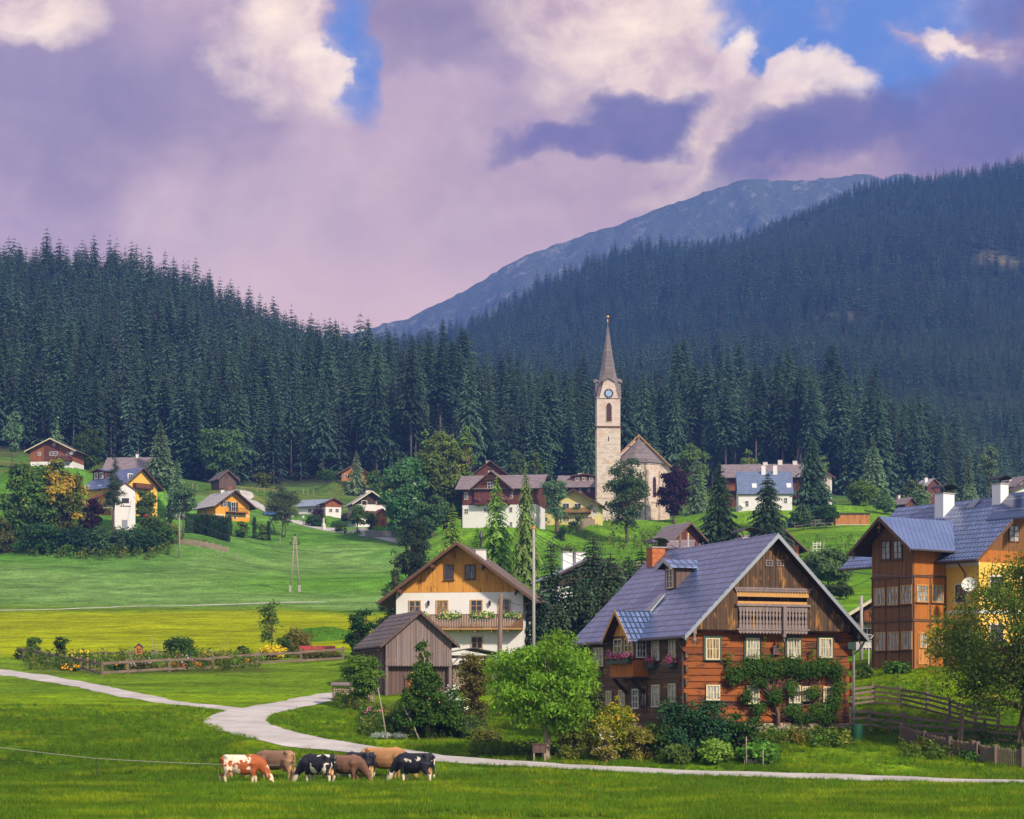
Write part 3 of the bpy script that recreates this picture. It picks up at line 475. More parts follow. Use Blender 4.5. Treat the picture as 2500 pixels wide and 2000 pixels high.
def broadleaf(name, label, cat, pos, H, W, mat, seed, clear=.25, nlobe=12, nleaf=5000, size=.3, prof='round', trunk=.03, lean=(0, 0), bark='bark', fruits=None, group=None, asp=1.6, droop=.3, flat=.8, fork=False, base=None, stems=1, inner=.25, patch=None):
    nleaf = int(nleaf*1.35); W *= 1.06; rng = np.random.RandomState(seed); t_ = thing(name, label, cat, pos, 0, group); ch = H*(1-clear); zc = H*clear+ch/2; off = np.array([lean[0], lean[1], 0])*H
    lb = [(c+off*(c[2]/H), r) for c, r in lobed(rng, W, ch, zc, nlobe, prof)]
    V, Fc, Co = crown_np(rng, lb, nleaf, size, asp, droop, flat, inner); cr = npmesh('crown', V, Fc, mat, Co, t_)
    mb = MB(); r0 = H*trunk; zt = H*max(clear, .12)*1.15+ch*.25
    for s_ in range(stems):
        bx = rng.normal(0, r0*2.2, 2) if stems > 1 else (0, 0); top = np.array([0, 0, zt])+off*(zt/H)+np.array([bx[0]*2.5, bx[1]*2.5, 0]); p = limb((bx[0], bx[1], -.3), top, rng, 0, 6); rr = np.linspace(1, .55, 6)*r0/(stems**.5); rr[0] *= 1.35
        mb.tube(p, list(rr), 8)
    top = np.array([0, 0, zt*.8])+off*(zt*.8/H)
    for c, r in lb: mb.tube(limb(top if c[2] > zt*.7 else top*.7, c+np.array([0, 0, r*.3]), rng, .06), list(np.linspace(.42, .08, 5)*r0), 5)
    mb.build('trunk', bark, t_, True)
    if fruits:
        n, fm, fs = fruits; ii = rng.choice(len(lb), n); q = np.array([lb[i][0]+unit(rng.normal(0, 1, 3))*lb[i][1]*rng.uniform(.85, 1.08) for i in ii])
        fo = MB().ball((0,0,0), fs, 8).build('fruit', fm, t_, True); fo.location = q[0]
        for a in q[1:]: f2 = fo.copy(); C.objects.link(f2); f2.parent = t_; f2.location = a
    return t_
def bush(name, label, cat, pos, W, H, mat, seed, nleaf=1800, size=.16, nlobe=9, flowers=None, depth=None, group=None, asp=1.5, droop=.2, stem='wood_dark', prof='dome', lift=.0):
    nleaf = int(nleaf*1.8); W *= 1.2; nlobe = int(nlobe*1.2); rng = np.random.RandomState(seed); t_ = thing(name, label, cat, pos, 0, group); lb = lobed(rng, W, H*1.25, H*.45, nlobe, prof); dy = (depth or W)/W
    lb = [(np.array([c[0], c[1]*dy, max(c[2], r*.45)]), r) for c, r in lb]; V, Fc, Co = crown_np(rng, lb, nleaf, size, asp, droop, .85, .45); npmesh('foliage', V, Fc, mat, Co, t_)
    mb = MB()
    for c, r in lb: mb.tube(limb((c[0]*.25, c[1]*.25, -.2), c, rng, .05, 4), list(np.linspace(.035, .012, 4)*max(1, H/2)), 5)
    mb.build('stem', stem, t_)
    if flowers:
        for fm, n, fs in flowers:
            d = unit(rng.normal(0, 1, (n, 3))); d[:, 2] = abs(d[:, 2]); d[:, 1] = np.where(rng.rand(n) < .75, -abs(d[:, 1]), d[:, 1]); ii = rng.choice(len(lb), n)
            q = np.array([lb[i][0] for i in ii])+d*np.array([lb[i][1] for i in ii])[:, None]*1.02; V, Fc, Co = leaves(np.repeat(q, 4, 0)+rng.normal(0, fs*.4, (n*4, 3)), np.repeat(d, 4, 0)+np.array([0, -.3, .5]), fs, rng, 1.0); npmesh('blossom', V, Fc, fm, Co, t_)
    return t_
def spruce_np(rng, H, Rb, clear=.1, whorls=26, nb=7, droop=.35, dens=5, power=.85, gap=.0):
    """conifer crown: whorls of drooping boughs, each bough a ragged spray of pointed shoots"""
    V, Fc, Co = [], [], []; b = 0
    for i in range(whorls):
        k = (i+rng.uniform(-.3, .3))/whorls; z = H*(clear+(1-clear)*max(0, k)); r = Rb*(1-max(0, k))**power*rng.uniform(.72, 1.12)+.12
        if k < .12: r *= .75+2*max(0, k)
        for j in range(nb):
            if rng.rand() < gap: continue
            a = 2*PI*(j+rng.uniform(-.4, .4))/nb+i*1.3; L = r*rng.uniform(.7, 1.12); dx, dy = math.cos(a), math.sin(a); px, py = -dy, dx; m_ = max(2, int(dens*min(1, L/2+.3))); sh = rng.uniform(.7, 1.3); up = .25*(k-.2); zz = z+rng.uniform(-.15, .15)*H/whorls
            for q in range(m_):
                s0, s1 = q/m_, (q+1.25)/m_; w_ = L*.36*(1-s0*.6)*rng.uniform(.6, 1.25)
                c0 = np.array([dx*L*s0, dy*L*s0, zz+L*(up*s0-droop*s0*s0)]); c1 = np.array([dx*L*s1, dy*L*s1, zz+L*(up*s1-droop*s1*s1)])
                hang = L*.13*rng.uniform(.5, 1.4)
                for sg in (-1, 1):
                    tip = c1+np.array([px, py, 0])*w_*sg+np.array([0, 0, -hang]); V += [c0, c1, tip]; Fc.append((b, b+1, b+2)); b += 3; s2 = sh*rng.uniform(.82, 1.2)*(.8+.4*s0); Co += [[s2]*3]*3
    V += [np.array([-.08, 0, H*.94]), np.array([.08, 0, H*.94]), np.array([0, 0, H*1.02]), np.array([0, -.08, H*.94]), np.array([0, .08, H*.94]), np.array([0, 0, H*1.02])]; Fc += [(b, b+1, b+2), (b+3, b+4, b+5)]; Co += [[1]*3]*6
    return np.array(V), np.array(Fc), np.array(Co)
def conifer(name, label, cat, pos, H, Rb, mat, seed, clear=.1, group=None, bark='bark_spruce', **k):
    k['whorls'] = int(k.get('whorls', 26)*1.7); k['nb'] = k.get('nb', 7)+2; Rb *= 1.2
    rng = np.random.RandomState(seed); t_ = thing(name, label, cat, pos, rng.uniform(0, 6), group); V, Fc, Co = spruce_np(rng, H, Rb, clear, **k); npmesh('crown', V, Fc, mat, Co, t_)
    MB().tube([(0,0,-.5), (0,0,H*.5), (0,0,H*.98)], [H*.014+.03, H*.009+.02, .015], 6).build('trunk', bark, t_, True); return t_
# ------------------------------------------------------------------ the forest
def mesh_only(V, Fc, Co, mats, mi=None):
    o = npmesh('spruce_tree', V, Fc, mats, Co); me = o.data
    if mi is not None: me.polygons.foreach_set('material_index', mi)
    bpy.data.objects.remove(o); return me
rng = np.random.RandomState(11); CR = []; TK = []; CRF = []
VAR = [(25, 4.6, .06, .68), (27, 4.2, .25, .62), (22, 4.8, .02, .75), (28, 3.9, .45, .58), (26, 5.6, .04, .8), (24, 3.7, .1, .6), (29, 3.7, .55, .5)]
for H, Rb, cl, pw in VAR:
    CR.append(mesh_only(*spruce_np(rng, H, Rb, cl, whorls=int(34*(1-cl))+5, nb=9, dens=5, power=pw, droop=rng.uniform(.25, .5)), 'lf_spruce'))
    q = MB().tube([(0,0,-3), (0,0,H*.5), (0,0,H*.97)], [.27, .19, .03], 5); o = q.build('trunk', 'bark_spruce', None, True); TK.append(o.data); bpy.data.objects.remove(o)
for H, Rb, cl, pw in VAR:
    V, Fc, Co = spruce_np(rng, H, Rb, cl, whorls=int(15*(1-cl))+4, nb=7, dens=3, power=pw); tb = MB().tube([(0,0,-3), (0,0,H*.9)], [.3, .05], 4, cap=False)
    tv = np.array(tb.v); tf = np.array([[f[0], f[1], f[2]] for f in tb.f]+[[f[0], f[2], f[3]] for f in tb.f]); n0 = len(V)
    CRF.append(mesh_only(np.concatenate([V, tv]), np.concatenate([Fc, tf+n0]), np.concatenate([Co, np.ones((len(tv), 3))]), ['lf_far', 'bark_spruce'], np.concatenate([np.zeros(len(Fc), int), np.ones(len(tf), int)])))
def scatter(y0, y1, p0, p1, sp, rng):
    ys = np.arange(y0, y1, sp); out = []
    for y in ys:
        xs = np.arange((p0-CX)/F*y, (p1-CX)/F*y, sp); out.append(np.stack([xs+rng.uniform(-.45, .45, len(xs))*sp, np.full(len(xs), y)+rng.uniform(-.45, .45, len(xs))*sp], -1))
    q = np.concatenate(out); return q
A = scatter(552, 760, -140, 2640, 6.4, rng); B = scatter(760, 1075, -140, 1320, 6.6, rng); A = np.concatenate([A, B]); px = CX+F*A[:, 0]/A[:, 1]
edge = np.interp(px, [-200, 60, 140, 220, 420, 560, 640, 800, 960, 1130, 1300, 1500, 1700, 1900, 2100, 2300, 2700], [560, 562, 556, 556, 556, 553, 560, 566, 572, 562, 560, 562, 560, 560, 566, 590, 640])+vnoise(A[:, 0], A[:, 1], 12, 4)*12
A = A[(A[:, 1] > edge) & ~((px > 2350) & (A[:, 1] > 700))]; px = CX+F*A[:, 0]/A[:, 1]
zA = HT(A[:, 0], A[:, 1]); scA = np.clip(rng.normal(.93, .15, len(A)), .5, 1.25)*np.where(A[:, 1] > 740, .78, 1)*np.interp(px, [0, 2150, 2300, 2420, 2500], [1, 1, .9, .62, .4]); rowtop = HR-(zA+26*scA-CZ)/A[:, 1]*F
# individuals: the ones nearest the camera inside the frame
sz = scA/A[:, 1]*np.where((px > -30) & (px < 2530), 1, 0); order = np.argsort(-sz); ind = order[:300]; rest = order[300:]
lab = [(420, 'dark blue green spruce in the dense forest on the left hillside above the chalets', 'spruces of the forest above the left chalets'), (1180, 'tall dark spruce at the forest edge above the sloping meadow', 'spruces at the forest edge above the meadow'),
       (1780, 'tall slender dark spruce in the forest belt behind the church', 'spruces of the forest belt behind the church'), (9999, 'dark spruce in the forest belt on the right beneath the misty slope', 'spruces of the right forest belt')]
protos = {}
for n_, i in enumerate(ind):
    x, y = A[i]; s_ = float(scA[i]); p_ = float(px[i]); v = int(rng.choice([0, 1, 2, 4, 5] if not (740 < p_ < 1150 or 1650 < p_ < 2060) else [1, 3, 3, 6, 6, 5])); l_ = next(l for l in lab if p_ < l[0])
    if v not in protos:
        r_ = thing('spruce_tree', l_[1], 'tree', (0,0,0), 0, l_[2])
        for nm, me in (('crown', CR[v]), ('trunk', TK[v])): c_ = bpy.data.objects.new(nm, me); C.objects.link(c_); c_.parent = r_
        protos[v] = r_; t_ = r_
    else:
        t_ = protos[v].copy(); C.objects.link(t_)
        for ch in protos[v].children: c_ = ch.copy(); C.objects.link(c_); c_.parent = t_
    t_['label'] = l_[1]; t_['group'] = l_[2]; t_.location = (x, y, float(zA[i])); t_.scale = (s_*float(rng.uniform(.85, 1.25)),)*2+(s_,); t_.rotation_euler = (0, 0, float(rng.uniform(0, 6.28)))
def instancer(name, pts, scl, rots, idx, meshes, mat_note=None):
    """one object whose geometry nodes stand a tree mesh on every point"""
    me = bpy.data.meshes.new(name); me.vertices.add(len(pts)); me.vertices.foreach_set('co', np.asarray(pts, np.float32).ravel())
    for nm, typ, arr in (('scl', 'FLOAT', scl), ('rot', 'FLOAT', rots), ('idx', 'INT', idx)):
        a = me.attributes.new(nm, typ, 'POINT'); a.data.foreach_set('value', np.asarray(arr, np.int32 if typ == 'INT' else np.float32))
    o = bpy.data.objects.new(name, me); C.objects.link(o); ng = bpy.data.node_groups.new(name, 'GeometryNodeTree'); ng.interface.new_socket('Geometry', in_out='INPUT', socket_type='NodeSocketGeometry'); ng.interface.new_socket('Geometry', in_out='OUTPUT', socket_type='NodeSocketGeometry')
    N = ng.nodes; L = ng.links; gi = N.new('NodeGroupInput'); go = N.new('NodeGroupOutput'); ip = N.new('GeometryNodeInstanceOnPoints'); gt = N.new('GeometryNodeGeometryToInstance')
    for k, ms in enumerate(meshes[::-1]):
        so = bpy.data.objects.new(name+'_source', ms); oi = N.new('GeometryNodeObjectInfo'); oi.inputs['Object'].default_value = so; oi.inputs['As Instance'].default_value = False; L.new(oi.outputs['Geometry'], gt.inputs[0])
    def at(nm, ty): q = N.new('GeometryNodeInputNamedAttribute'); q.data_type = ty; q.inputs[0].default_value = nm; return q.outputs[0]
    L.new(gi.outputs[0], ip.inputs['Points']); L.new(gt.outputs[0], ip.inputs['Instance']); ip.inputs['Pick Instance'].default_value = True; L.new(at('idx', 'INT'), ip.inputs['Instance Index'])
    cx = N.new('ShaderNodeCombineXYZ'); L.new(at('rot', 'FLOAT'), cx.inputs[2]); er = N.new('FunctionNodeEulerToRotation'); L.new(cx.outputs[0], er.inputs[0]); L.new(er.outputs[0], ip.inputs['Rotation'])
    cs = N.new('ShaderNodeCombineXYZ'); s_ = at('scl', 'FLOAT'); [L.new(s_, cs.inputs[k]) for k in range(3)]; L.new(cs.outputs[0], ip.inputs['Scale']); L.new(ip.outputs[0], go.inputs[0])
    md = o.modifiers.new('scatter', 'NODES'); md.node_group = ng; return o
near = [c for c in CRF]
tag(instancer('spruce_wood', np.c_[A[rest], zA[rest]], scA[rest], rng.uniform(0, 6.28, len(rest)), rng.randint(0, 6, len(rest)), near), kind='stuff')
Bp = scatter(1060, 2420, 900, 2680, 9.0, rng); px = CX+F*Bp[:, 0]/Bp[:, 1]; zB = HT(Bp[:, 0], Bp[:, 1]); ss = np.clip(-.1+1.6*vnoise(Bp[:, 0], Bp[:, 1], 150, 21), .4, 1.15)*rng.uniform(.7, 1.25, len(Bp)); ss = ss*np.interp(Bp[:, 1], [1060, 1500, 2300], [.8, .85, 1.0])
Bx = scatter(705, 1060, 2230, 2760, 7.5, rng); Bp = np.concatenate([Bp, Bx]); zB = np.concatenate([zB, HT(Bx[:, 0], Bx[:, 1])]); ss = np.concatenate([ss, rng.uniform(.45, .85, len(Bx))])
keep = (vnoise(Bp[:, 0], Bp[:, 1], 90, 12)+.3*vnoise(Bp[:, 0], Bp[:, 1], 25, 13) < .98) | (rng.rand(len(Bp)) < .3); Bp, zB, ss = Bp[keep], zB[keep], ss[keep]
tag(instancer('distant_spruce_wood', np.c_[Bp, zB], ss, rng.uniform(0, 6.28, len(Bp)), rng.randint(0, 6, len(Bp)), near), kind='stuff')
print('forest', len(A), len(rest), len(Bp))
# ------------------------------------------------------------------ houses
class House:
    """frame: origin at the front left corner, x along the front, y into the depth, z up; th turns it about z"""
    def __init__(s, name, label, cat, px, D, th, w, d, row=None, z0=None, group=None):
        z = (CZ+(HR-row)/F*D) if row is not None else (z0 if z0 is not None else float(HT((px-CX)/F*D, D)))
        s.O = Vector(((px-CX)/F*D, D, z)); s.th = R(th); s.w = w; s.d = d; s.M = Matrix.Translation(s.O) @ Matrix.Rotation(s.th, 4, 'Z'); s.I = s.M.inverted()
        s.t = thing(name, label, cat, s.O, s.th, group); s.wins = {}
    def hit(s, px, row, side='front', off=0.0):
        o = s.I @ Vector((0, 0, CZ)); dr = (s.I.to_3x3() @ Vector(((px-CX)/F, 1, (HR-row)/F)))
        ax, val = {'front': (1, off), 'left': (0, off), 'right': (0, s.w+off), 'back': (1, s.d+off)}[side]
        k = (val-o[ax])/dr[ax]; return o+dr*k
    def part(s, name, mb, mats, parent=None, smooth=False): return mb.build(name, mats, parent or s.t, smooth)
    def shell(s, hw, pitch, wall='plaster_white', roof='roof_mauve', of=.8, os=.8, ob=None, gable=None, split=None, upper=None, th=.22, base=-1.5, under='wood_dark', board='wood_trim', hL=None, hR=None, split_gable=None, gutter=True):
        """walls up to hw at the eaves, ridge along y; gable material above the eaves, upper material above split"""
        w, d = s.w, s.d; tp = math.tan(R(pitch)); ob = of if ob is None else ob; s.hw, s.tp, s.os, s.of = hw, tp, os, of; zr = hw+w/2*tp; s.zr = zr
        lo = split if split else hw; a = MB()
        a.slab([(0,0,base),(w,0,base),(w,d,base),(0,d,base)], (0,0,lo-base)); s.part('wall', a, wall)
        if split and split < hw: b = MB().slab([(-.015,-.015,split),(w+.015,-.015,split),(w+.015,d+.015,split),(-.015,d+.015,split)], (0,0,hw-split)); s.part('upper_wall', b, upper)
        e = .012 if gable else 0; g = MB().slab([(0,-e,hw),(w,-e,hw),(w/2,-e,zr)], (0,d+2*e,0)); s.part('gable', g, gable or upper or wall)
        for sg in (-1, 1):
            x0 = w/2; x1 = (w+os) if sg > 0 else -os; z1 = zr-(w/2+os)*tp; lift = .012
            r = MB().slab([(x0,-of,zr+lift),(x1,-of,z1+lift),(x1,d+ob,z1+lift),(x0,d+ob,zr+lift)][::sg], (0,0,th/math.cos(R(pitch))*.6), 0, 1); s.part('roof', r, [roof, under])
            q = .03
            for yy in (-of-q, d+ob): bb = MB().slab([(x0,yy,zr+lift-.12),(x1,yy,z1+lift-.12),(x1,yy,z1+lift+.12),(x0,yy,zr+lift+.14)][::sg], (0,q,0)); s.part('bargeboard', bb, board)
            if gutter: s.part('gutter', MB().tube([(x1+.07*sg, -of+.02, z1+lift+.04),(x1+.07*sg, d+ob-.02, z1+lift+.04)], .075, 6), 'pipe_brown')
        return s
    def chimney(s, x, y, h, w=.6, mat='plaster_white', cap='hood', depth=None, z=None):
        dp = depth or w; zb = (s.zr-abs(x-s.w/2)*s.tp)-.6 if z is None else z; c = s.part('chimney', MB().box(x-w/2,x+w/2,y-dp/2,y+dp/2,zb,zb+.6+h), mat); zt = zb+.6+h
        s.part('chimney_cap', MB().box(x-w/2-.06,x+w/2+.06,y-dp/2-.06,y+dp/2+.06,zt,zt+.07), 'concrete', c)
        if cap == 'hood':
            k = MB(); n = 8; W = w*.75
            A = [(x+W*math.sin(a), z_) for a in [(-1+2*i/n)*1.25 for i in range(n+1)] for z_ in [zt+.32+W*.55*math.cos(a)-W*.15]]
            for (xa, za), (xb, zb_) in zip(A, A[1:]): k.slab([(xa,y-dp*.75,za),(xb,y-dp*.75,zb_),(xb,y+dp*.75,zb_),(xa,y+dp*.75,za)], (0,0,.03))
            for sx in (-1, 1):
                for sy in (-1, 1): k.beam((x+sx*w*.35,y+sy*dp*.4,zt), (x+sx*w*.6,y+sy*dp*.55,zt+.36), .04)
            s.part('cowl', k, 'iron', c)
        elif cap == 'flat':
            k = MB().box(x-w*.65,x+w*.65,y-dp*.65,y+dp*.65,zt+.32,zt+.38)
            for sx in (-1, 1):
                for sy in (-1, 1): k.box(x+sx*w*.4-.03,x+sx*w*.4+.03,y+sy*dp*.4-.03,y+sy*dp*.4+.03,zt+.07,zt+.32)
            s.part('cowl', k, 'iron', c)
        return c
    def window(s, side, x, z, w, h, frame='frame_white', cols=2, rows=2, pane='glass', surround=None, sill=None, off=0.0, fw=.07, mw=.035, shutter=None, name='window', ox=0, sash=None):
        """x = centre along the wall, z = sill height; built flat against that wall, proud of it"""
        def tr(u, v, n):                                 # u along, v up, n outward
            if side == 'front': return (u, -n-off, v)
            if side == 'back': return (u, s.d+n+off, v)
            if side == 'left': return (-n-off+ox, u, v)
            return (s.w+n+off+ox, u, v)
        def bx(mb, u0, u1, v0, v1, n0, n1):
            p = [tr(u, v, n) for u in (u0, u1) for v in (v0, v1) for n in (n0, n1)]; xs, ys, zs = zip(*p); mb.box(min(xs), max(xs), min(ys), max(ys), min(zs), max(zs))
        f = MB(); x0, x1, z0, z1 = x-w/2, x+w/2, z, z+h
        for a in ((x0, x0+fw, z0, z1), (x1-fw, x1, z0, z1), (x0+fw, x1-fw, z0, z0+fw), (x0+fw, x1-fw, z1-fw, z1)): bx(f, *a, 0, .07)
        iw, ih = w-2*fw, h-2*fw
        for i in range(1, cols): c_ = x0+fw+iw*i/cols; k = mw*(1.6 if sash and i == cols//2 else 1); bx(f, c_-k/2*1.3, c_+k/2*1.3, z0+fw, z1-fw, 0, .06)
        for j in range(1, rows): c_ = z0+fw+ih*j/rows; bx(f, x0+fw, x1-fw, c_-mw/2, c_+mw/2, 0, .052)
        o = s.part(name, f, frame); g = MB(); bx(g, x0+fw*.6, x1-fw*.6, z0+fw*.6, z1-fw*.6, -.02, .022); s.part('pane', g, pane, o)
        if surround:
            sw = .1; q = MB()
            for a in ((x0-sw, x0, z0-sw, z1+sw), (x1, x1+sw, z0-sw, z1+sw), (x0, x1, z0-sw, z0), (x0, x1, z1, z1+sw)): bx(q, *a, -.01, .035)
            s.part('surround', q, surround, o)
        if sill: q = MB(); bx(q, x0-.08, x1+.08, z0-(.11 if surround else .05), z0-(.06 if surround else 0), -.01, .14); s.part('sill', q, sill, o)
        if shutter:
            for sg in (-1, 1):
                q = MB(); c_ = x+sg*(w/2+w*.25+.02); bx(q, c_-w*.24, c_+w*.24, z0, z1, 0, .05); s.part('shutter', q, shutter, o)
        return o
    def winpx(s, side, px0, row0, px1, row1, **k):
        """window whose outline was read as left/top/right/bottom columns and rows"""
        off = k.get('off', 0.0)+(k.get('ox', 0) if side == 'right' else 0); so = {'front': -off, 'left': -off, 'right': off, 'back': off}[side]
        a = s.hit(px0, row1, side, so); b = s.hit(px1, row0, side, so); i = 0 if side in ('front', 'back') else 1; c0 = s.hit((px0+px1)/2, row1, side, so); c1 = s.hit((px0+px1)/2, row0, side, so)
        return s.window(side, (a[i]+b[i])/2, c0.z, abs(b[i]-a[i]), c1.z-c0.z, **k)
    def railing(s, x0, x1, z, h=1.0, depth=1.1, mat='board_brown', y=0.0, side='front', n=None, label=None, slabmat='wood_dark', flowers=None, style='board'):
        a = MB(); p = .14
        def q(u0, u1, v0, v1, n0, n1, mb):
            if side == 'front': mb.box(u0, u1, y-n1, y-n0, v0, v1)
            elif side == 'left': mb.box(-n1, -n0, u0, u1, v0, v1)
            else: mb.box(s.w+n0, s.w+n1, u0, u1, v0, v1)
        q(x0, x1, z-.12, z, 0, depth, a)
        for xx in np.arange(x0+.2, x1, 1.4): q(xx-.06, xx+.06, z-.3, z-.121, 0, depth*.9, a)
        o = s.part('balcony', a, slabmat); r = MB(); q(x0, x1, z+h-.07, z+h, depth-.08, depth+.02, r); q(x0, x1, z+.08, z+.14, depth-.06, depth, r)
        for e in (x0, x1-.06): q(e, e+.06, z+h-.07, z+h, 0, depth-.081, r)
        if style == 'board':
            xx = x0
            while xx < x1-.01: q(xx+.01, min(xx+p-.025, x1), z+.02, z+h-.075, depth-.05, depth-.02, r); xx += p
            for e in (x0, x1-.03):
                yy = .05
                while yy < depth-.1: q(e, e+.03, z+.02, z+h-.075, yy, yy+.11, r); yy += .14
        else:
            for xx in np.arange(x0, x1, .28): q(xx, xx+.045, z+.15, z+h-.08, depth-.06, depth-.02, r)
        s.part('railing', r, mat, o)
        if flowers:
            rng = np.random.RandomState(flowers[0]); n_ = int((x1-x0)*260); u = rng.uniform(x0, x1, n_); v = z+h*.75+abs(rng.normal(0, .2, n_)); nn = depth+rng.normal(.06, .1, n_); k = np.sin(u*2.3+flowers[0]) > flowers[2]
            u, v, nn = u[k], v[k], nn[k]; pos = np.stack([u, y-nn, v], -1) if side == 'front' else np.stack([(-nn if side == 'left' else s.w+nn), u, v], -1)
            nv = np.tile([0, -1, .5] if side == 'front' else [(-1 if side == 'left' else 1), 0, .5], (len(u), 1)).astype(float); h_ = rng.rand(len(u)) < .4
            for mm, kk in (('lf_mid', ~h_), (flowers[1], h_)):
                if kk.sum(): V, Fc, Co = leaves(pos[kk], nv[kk], .16, rng, 1.1); npmesh('flowers' if mm != 'lf_mid' else 'flower_leaves', V, Fc, mm, Co, o)
        return o
    def door(s, side, x, z, w, h, mat='board_brown', frame='frame_white', off=0.0):
        o = s.window(side, x, z, w, h, frame=frame, cols=1, rows=1, pane=mat, off=off, name='door'); k = MB()
        p = {'front': (x+w*.33, -.1-off, z+h*.48), 'left': (-.1-off, x-w*.33, z+h*.48), 'right': (s.w+.1+off, x+w*.33, z+h*.48)}[side]; k.ball(p, .04, 6); s.part('handle', k, 'brass', o); return o
def merge(main, sub):
    for ch in list(sub.t.children):
        ch.parent = main.t; ch.matrix_basis = main.I @ sub.M @ ch.matrix_basis
    bpy.data.objects.remove(sub.t)
def subhouse(main, x, y, th, w, d, z=0.0):
    """a wing, bay or dormer: its own frame, origin given in the main frame; parts are handed to the main house by merge()"""
    s = House.__new__(House); s.O = main.M @ Vector((x, y, z)); s.th = main.th+R(th); s.w = w; s.d = d; s.M = Matrix.Translation(s.O) @ Matrix.Rotation(s.th, 4, 'Z'); s.I = s.M.inverted()
    s.t = bpy.data.objects.new('tmp', None); C.objects.link(s.t); s.t.location = s.O; s.t.rotation_euler = (0, 0, s.th); return s
def zl(H, row, D): return CZ+(HR-row)/F*D-H.O.z
# ---------------------------------------------------------------- log farmhouse
H = House('log_farmhouse', 'weathered log farmhouse with blue metal roof, carved gable balcony and flowered bay', 'farmhouse', 1671, 122, 21, 10, 14, row=1792); LH = H
H.w = H.hit(2068, 1600).x; w, d = H.w, H.d; hw = 5.75; zr = hw+w/2
H.shell(hw, 45, 'log_dark', 'roof_blue', of=1.35, os=.62, ob=.8, gable='board_gable', base=-1.5, th=.2, board='zinc', under='wood_dark')
rng = np.random.RandomState(3)
a = MB(); b = MB(); k = 0; z = .62
while z < hw-.05:
    h = min(.36+rng.uniform(-.03, .05), hw-z); e = .3 if k % 2 == 0 else .02; o_ = rng.uniform(.06, .1)
    a.box(-e, w+e, -o_, .1, z+.022, z+h-.022); a.box(-e, w+e, -o_+.06, .1, z, z+h)
    z2 = z+.18; b.box(-rng.uniform(.05, .085), .1, (-.28 if k % 2 else -.0), d, z2+.012, min(z2+h-.012, hw)); z += h; k += 1
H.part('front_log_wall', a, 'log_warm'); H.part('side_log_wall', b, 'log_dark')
a = MB(); rng = np.random.RandomState(5); x = -.05
while x < w:
    ww = rng.uniform(.5, 1.1); a.box(x, min(x+ww, w+.06), -.13-rng.uniform(0, .09), .2, -1.5, .6-rng.uniform(0, .04)); x += ww
H.part('stone_base', a, 'rubble_stone')
# boarded gable skin hung in front of the logs, with the open loggia
y0 = -.62; xo0 = H.hit(1801, 1500, 'front', y0).x; xo1 = H.hit(1970, 1500, 'front', y0).x; zo = zl(H, 1441, 121.8); rf = lambda x: zr-abs(x-w/2)-.02; zb = hw-.1
g = MB(); xa = .12; xb = w-.12
g.slab([(xa,y0,zb),(xo0,y0,zb),(xo0,y0,rf(xo0)),(xa,y0,rf(xa))], (0,.05,0)); g.slab([(xo1,y0,zb),(xb,y0,zb),(xb,y0,rf(xb)),(xo1,y0,rf(xo1))], (0,.05,0))
g.slab([(xo0,y0,zo),(xo1,y0,zo),(xo1,y0,rf(xo1)),(w/2,y0,rf(w/2)),(xo0,y0,rf(xo0))], (0,.05,0))
xx = xa
while xx < xb-.1:                                        # cover strips over the board joints
    lo = zb if not (xo0 < xx < xo1) else zo+.12
    if rf(xx) > lo+.15: g.box(xx-.025, xx+.025, y0-.03, y0-.001, lo+.01, rf(xx)-.06)
    xx += .3
H.part('gable_cladding', g, 'board_gable'); H.part('soffit', MB().box(xa, xb, y0+.051, -.01, zb-.05, zb+.05), 'wood_dark')
H.part('loggia_beam', MB().box(xo0-.1, xo1+.1, y0-.02, y0+.06, zo-.3, zo-.002).box(xo0, xo1, y0-.01, y0+.06, zo-.78, zo-.55), 'wood_honey')
sc_ = MB(); zt = zo+.0; n = 26; xs = np.linspace(xo0-.18, xo1+.18, n+1)
for i in range(n): u0, u1 = xs[i], xs[i+1]; um = (u0+u1)/2; sc_.slab([(u0,y0-.1,zt+.12),(u0,y0-.1,zt+.02),(um,y0-.1,zt-.07),(u1,y0-.1,zt+.02),(u1,y0-.1,zt+.12)], (0,.05,0))
sc_.box(xo0-.25, xo1+.25, y0-.13, y0-.001, zt+.1, zt+.2); H.part('carved_ledge', sc_, 'rail_grey')
# carved balcony front with cut-out boards
r = MB(); zr0, zr1 = zb-.12, zo-.82; nb = 21; xs = np.linspace(xo0+.02, xo1-.02, nb+1); yb = y0-.12
def baluster(mb, xc, wd, z0, z1, y):
    prof = [(0,.46),(.06,.36),(.12,.46),(.2,.46),(.27,.2),(.34,.42),(.42,.3),(.5,.16),(.58,.3),(.66,.42),(.73,.2),(.8,.46),(1,.46)]; Lh = z1-z0
    for (a0, w0), (a1, w1) in zip(prof, prof[1:]): mb.slab([(xc-w0*wd,y,z0+a0*Lh),(xc+w0*wd,y,z0+a0*Lh),(xc+w1*wd,y,z0+a1*Lh),(xc-w1*wd,y,z0+a1*Lh)], (0,.03,0))
for i in range(nb): baluster(r, (xs[i]+xs[i+1])/2, xs[1]-xs[0], zr0+.12, zr1, yb)
for i in range(nb): u0, u1 = xs[i], xs[i+1]; r.slab([(u0,yb,zr0+.12),(u0,yb,zr0),((u0+u1)/2,yb,zr0-.09),(u1,yb,zr0),(u1,yb,zr0+.12)], (0,.03,0))
r.box(xo0-.15, xo1+.15, yb-.08, yb+.1, zr1, zr1+.13).box(xo0-.1, xo1+.1, yb-.04, yb+.001, zr0+.12, zr0+.2).box(xo0, xo1, yb+.04, y0+.4, zr0-.02, zr0+.06)
H.part('carved_balcony', r, 'rail_grey')
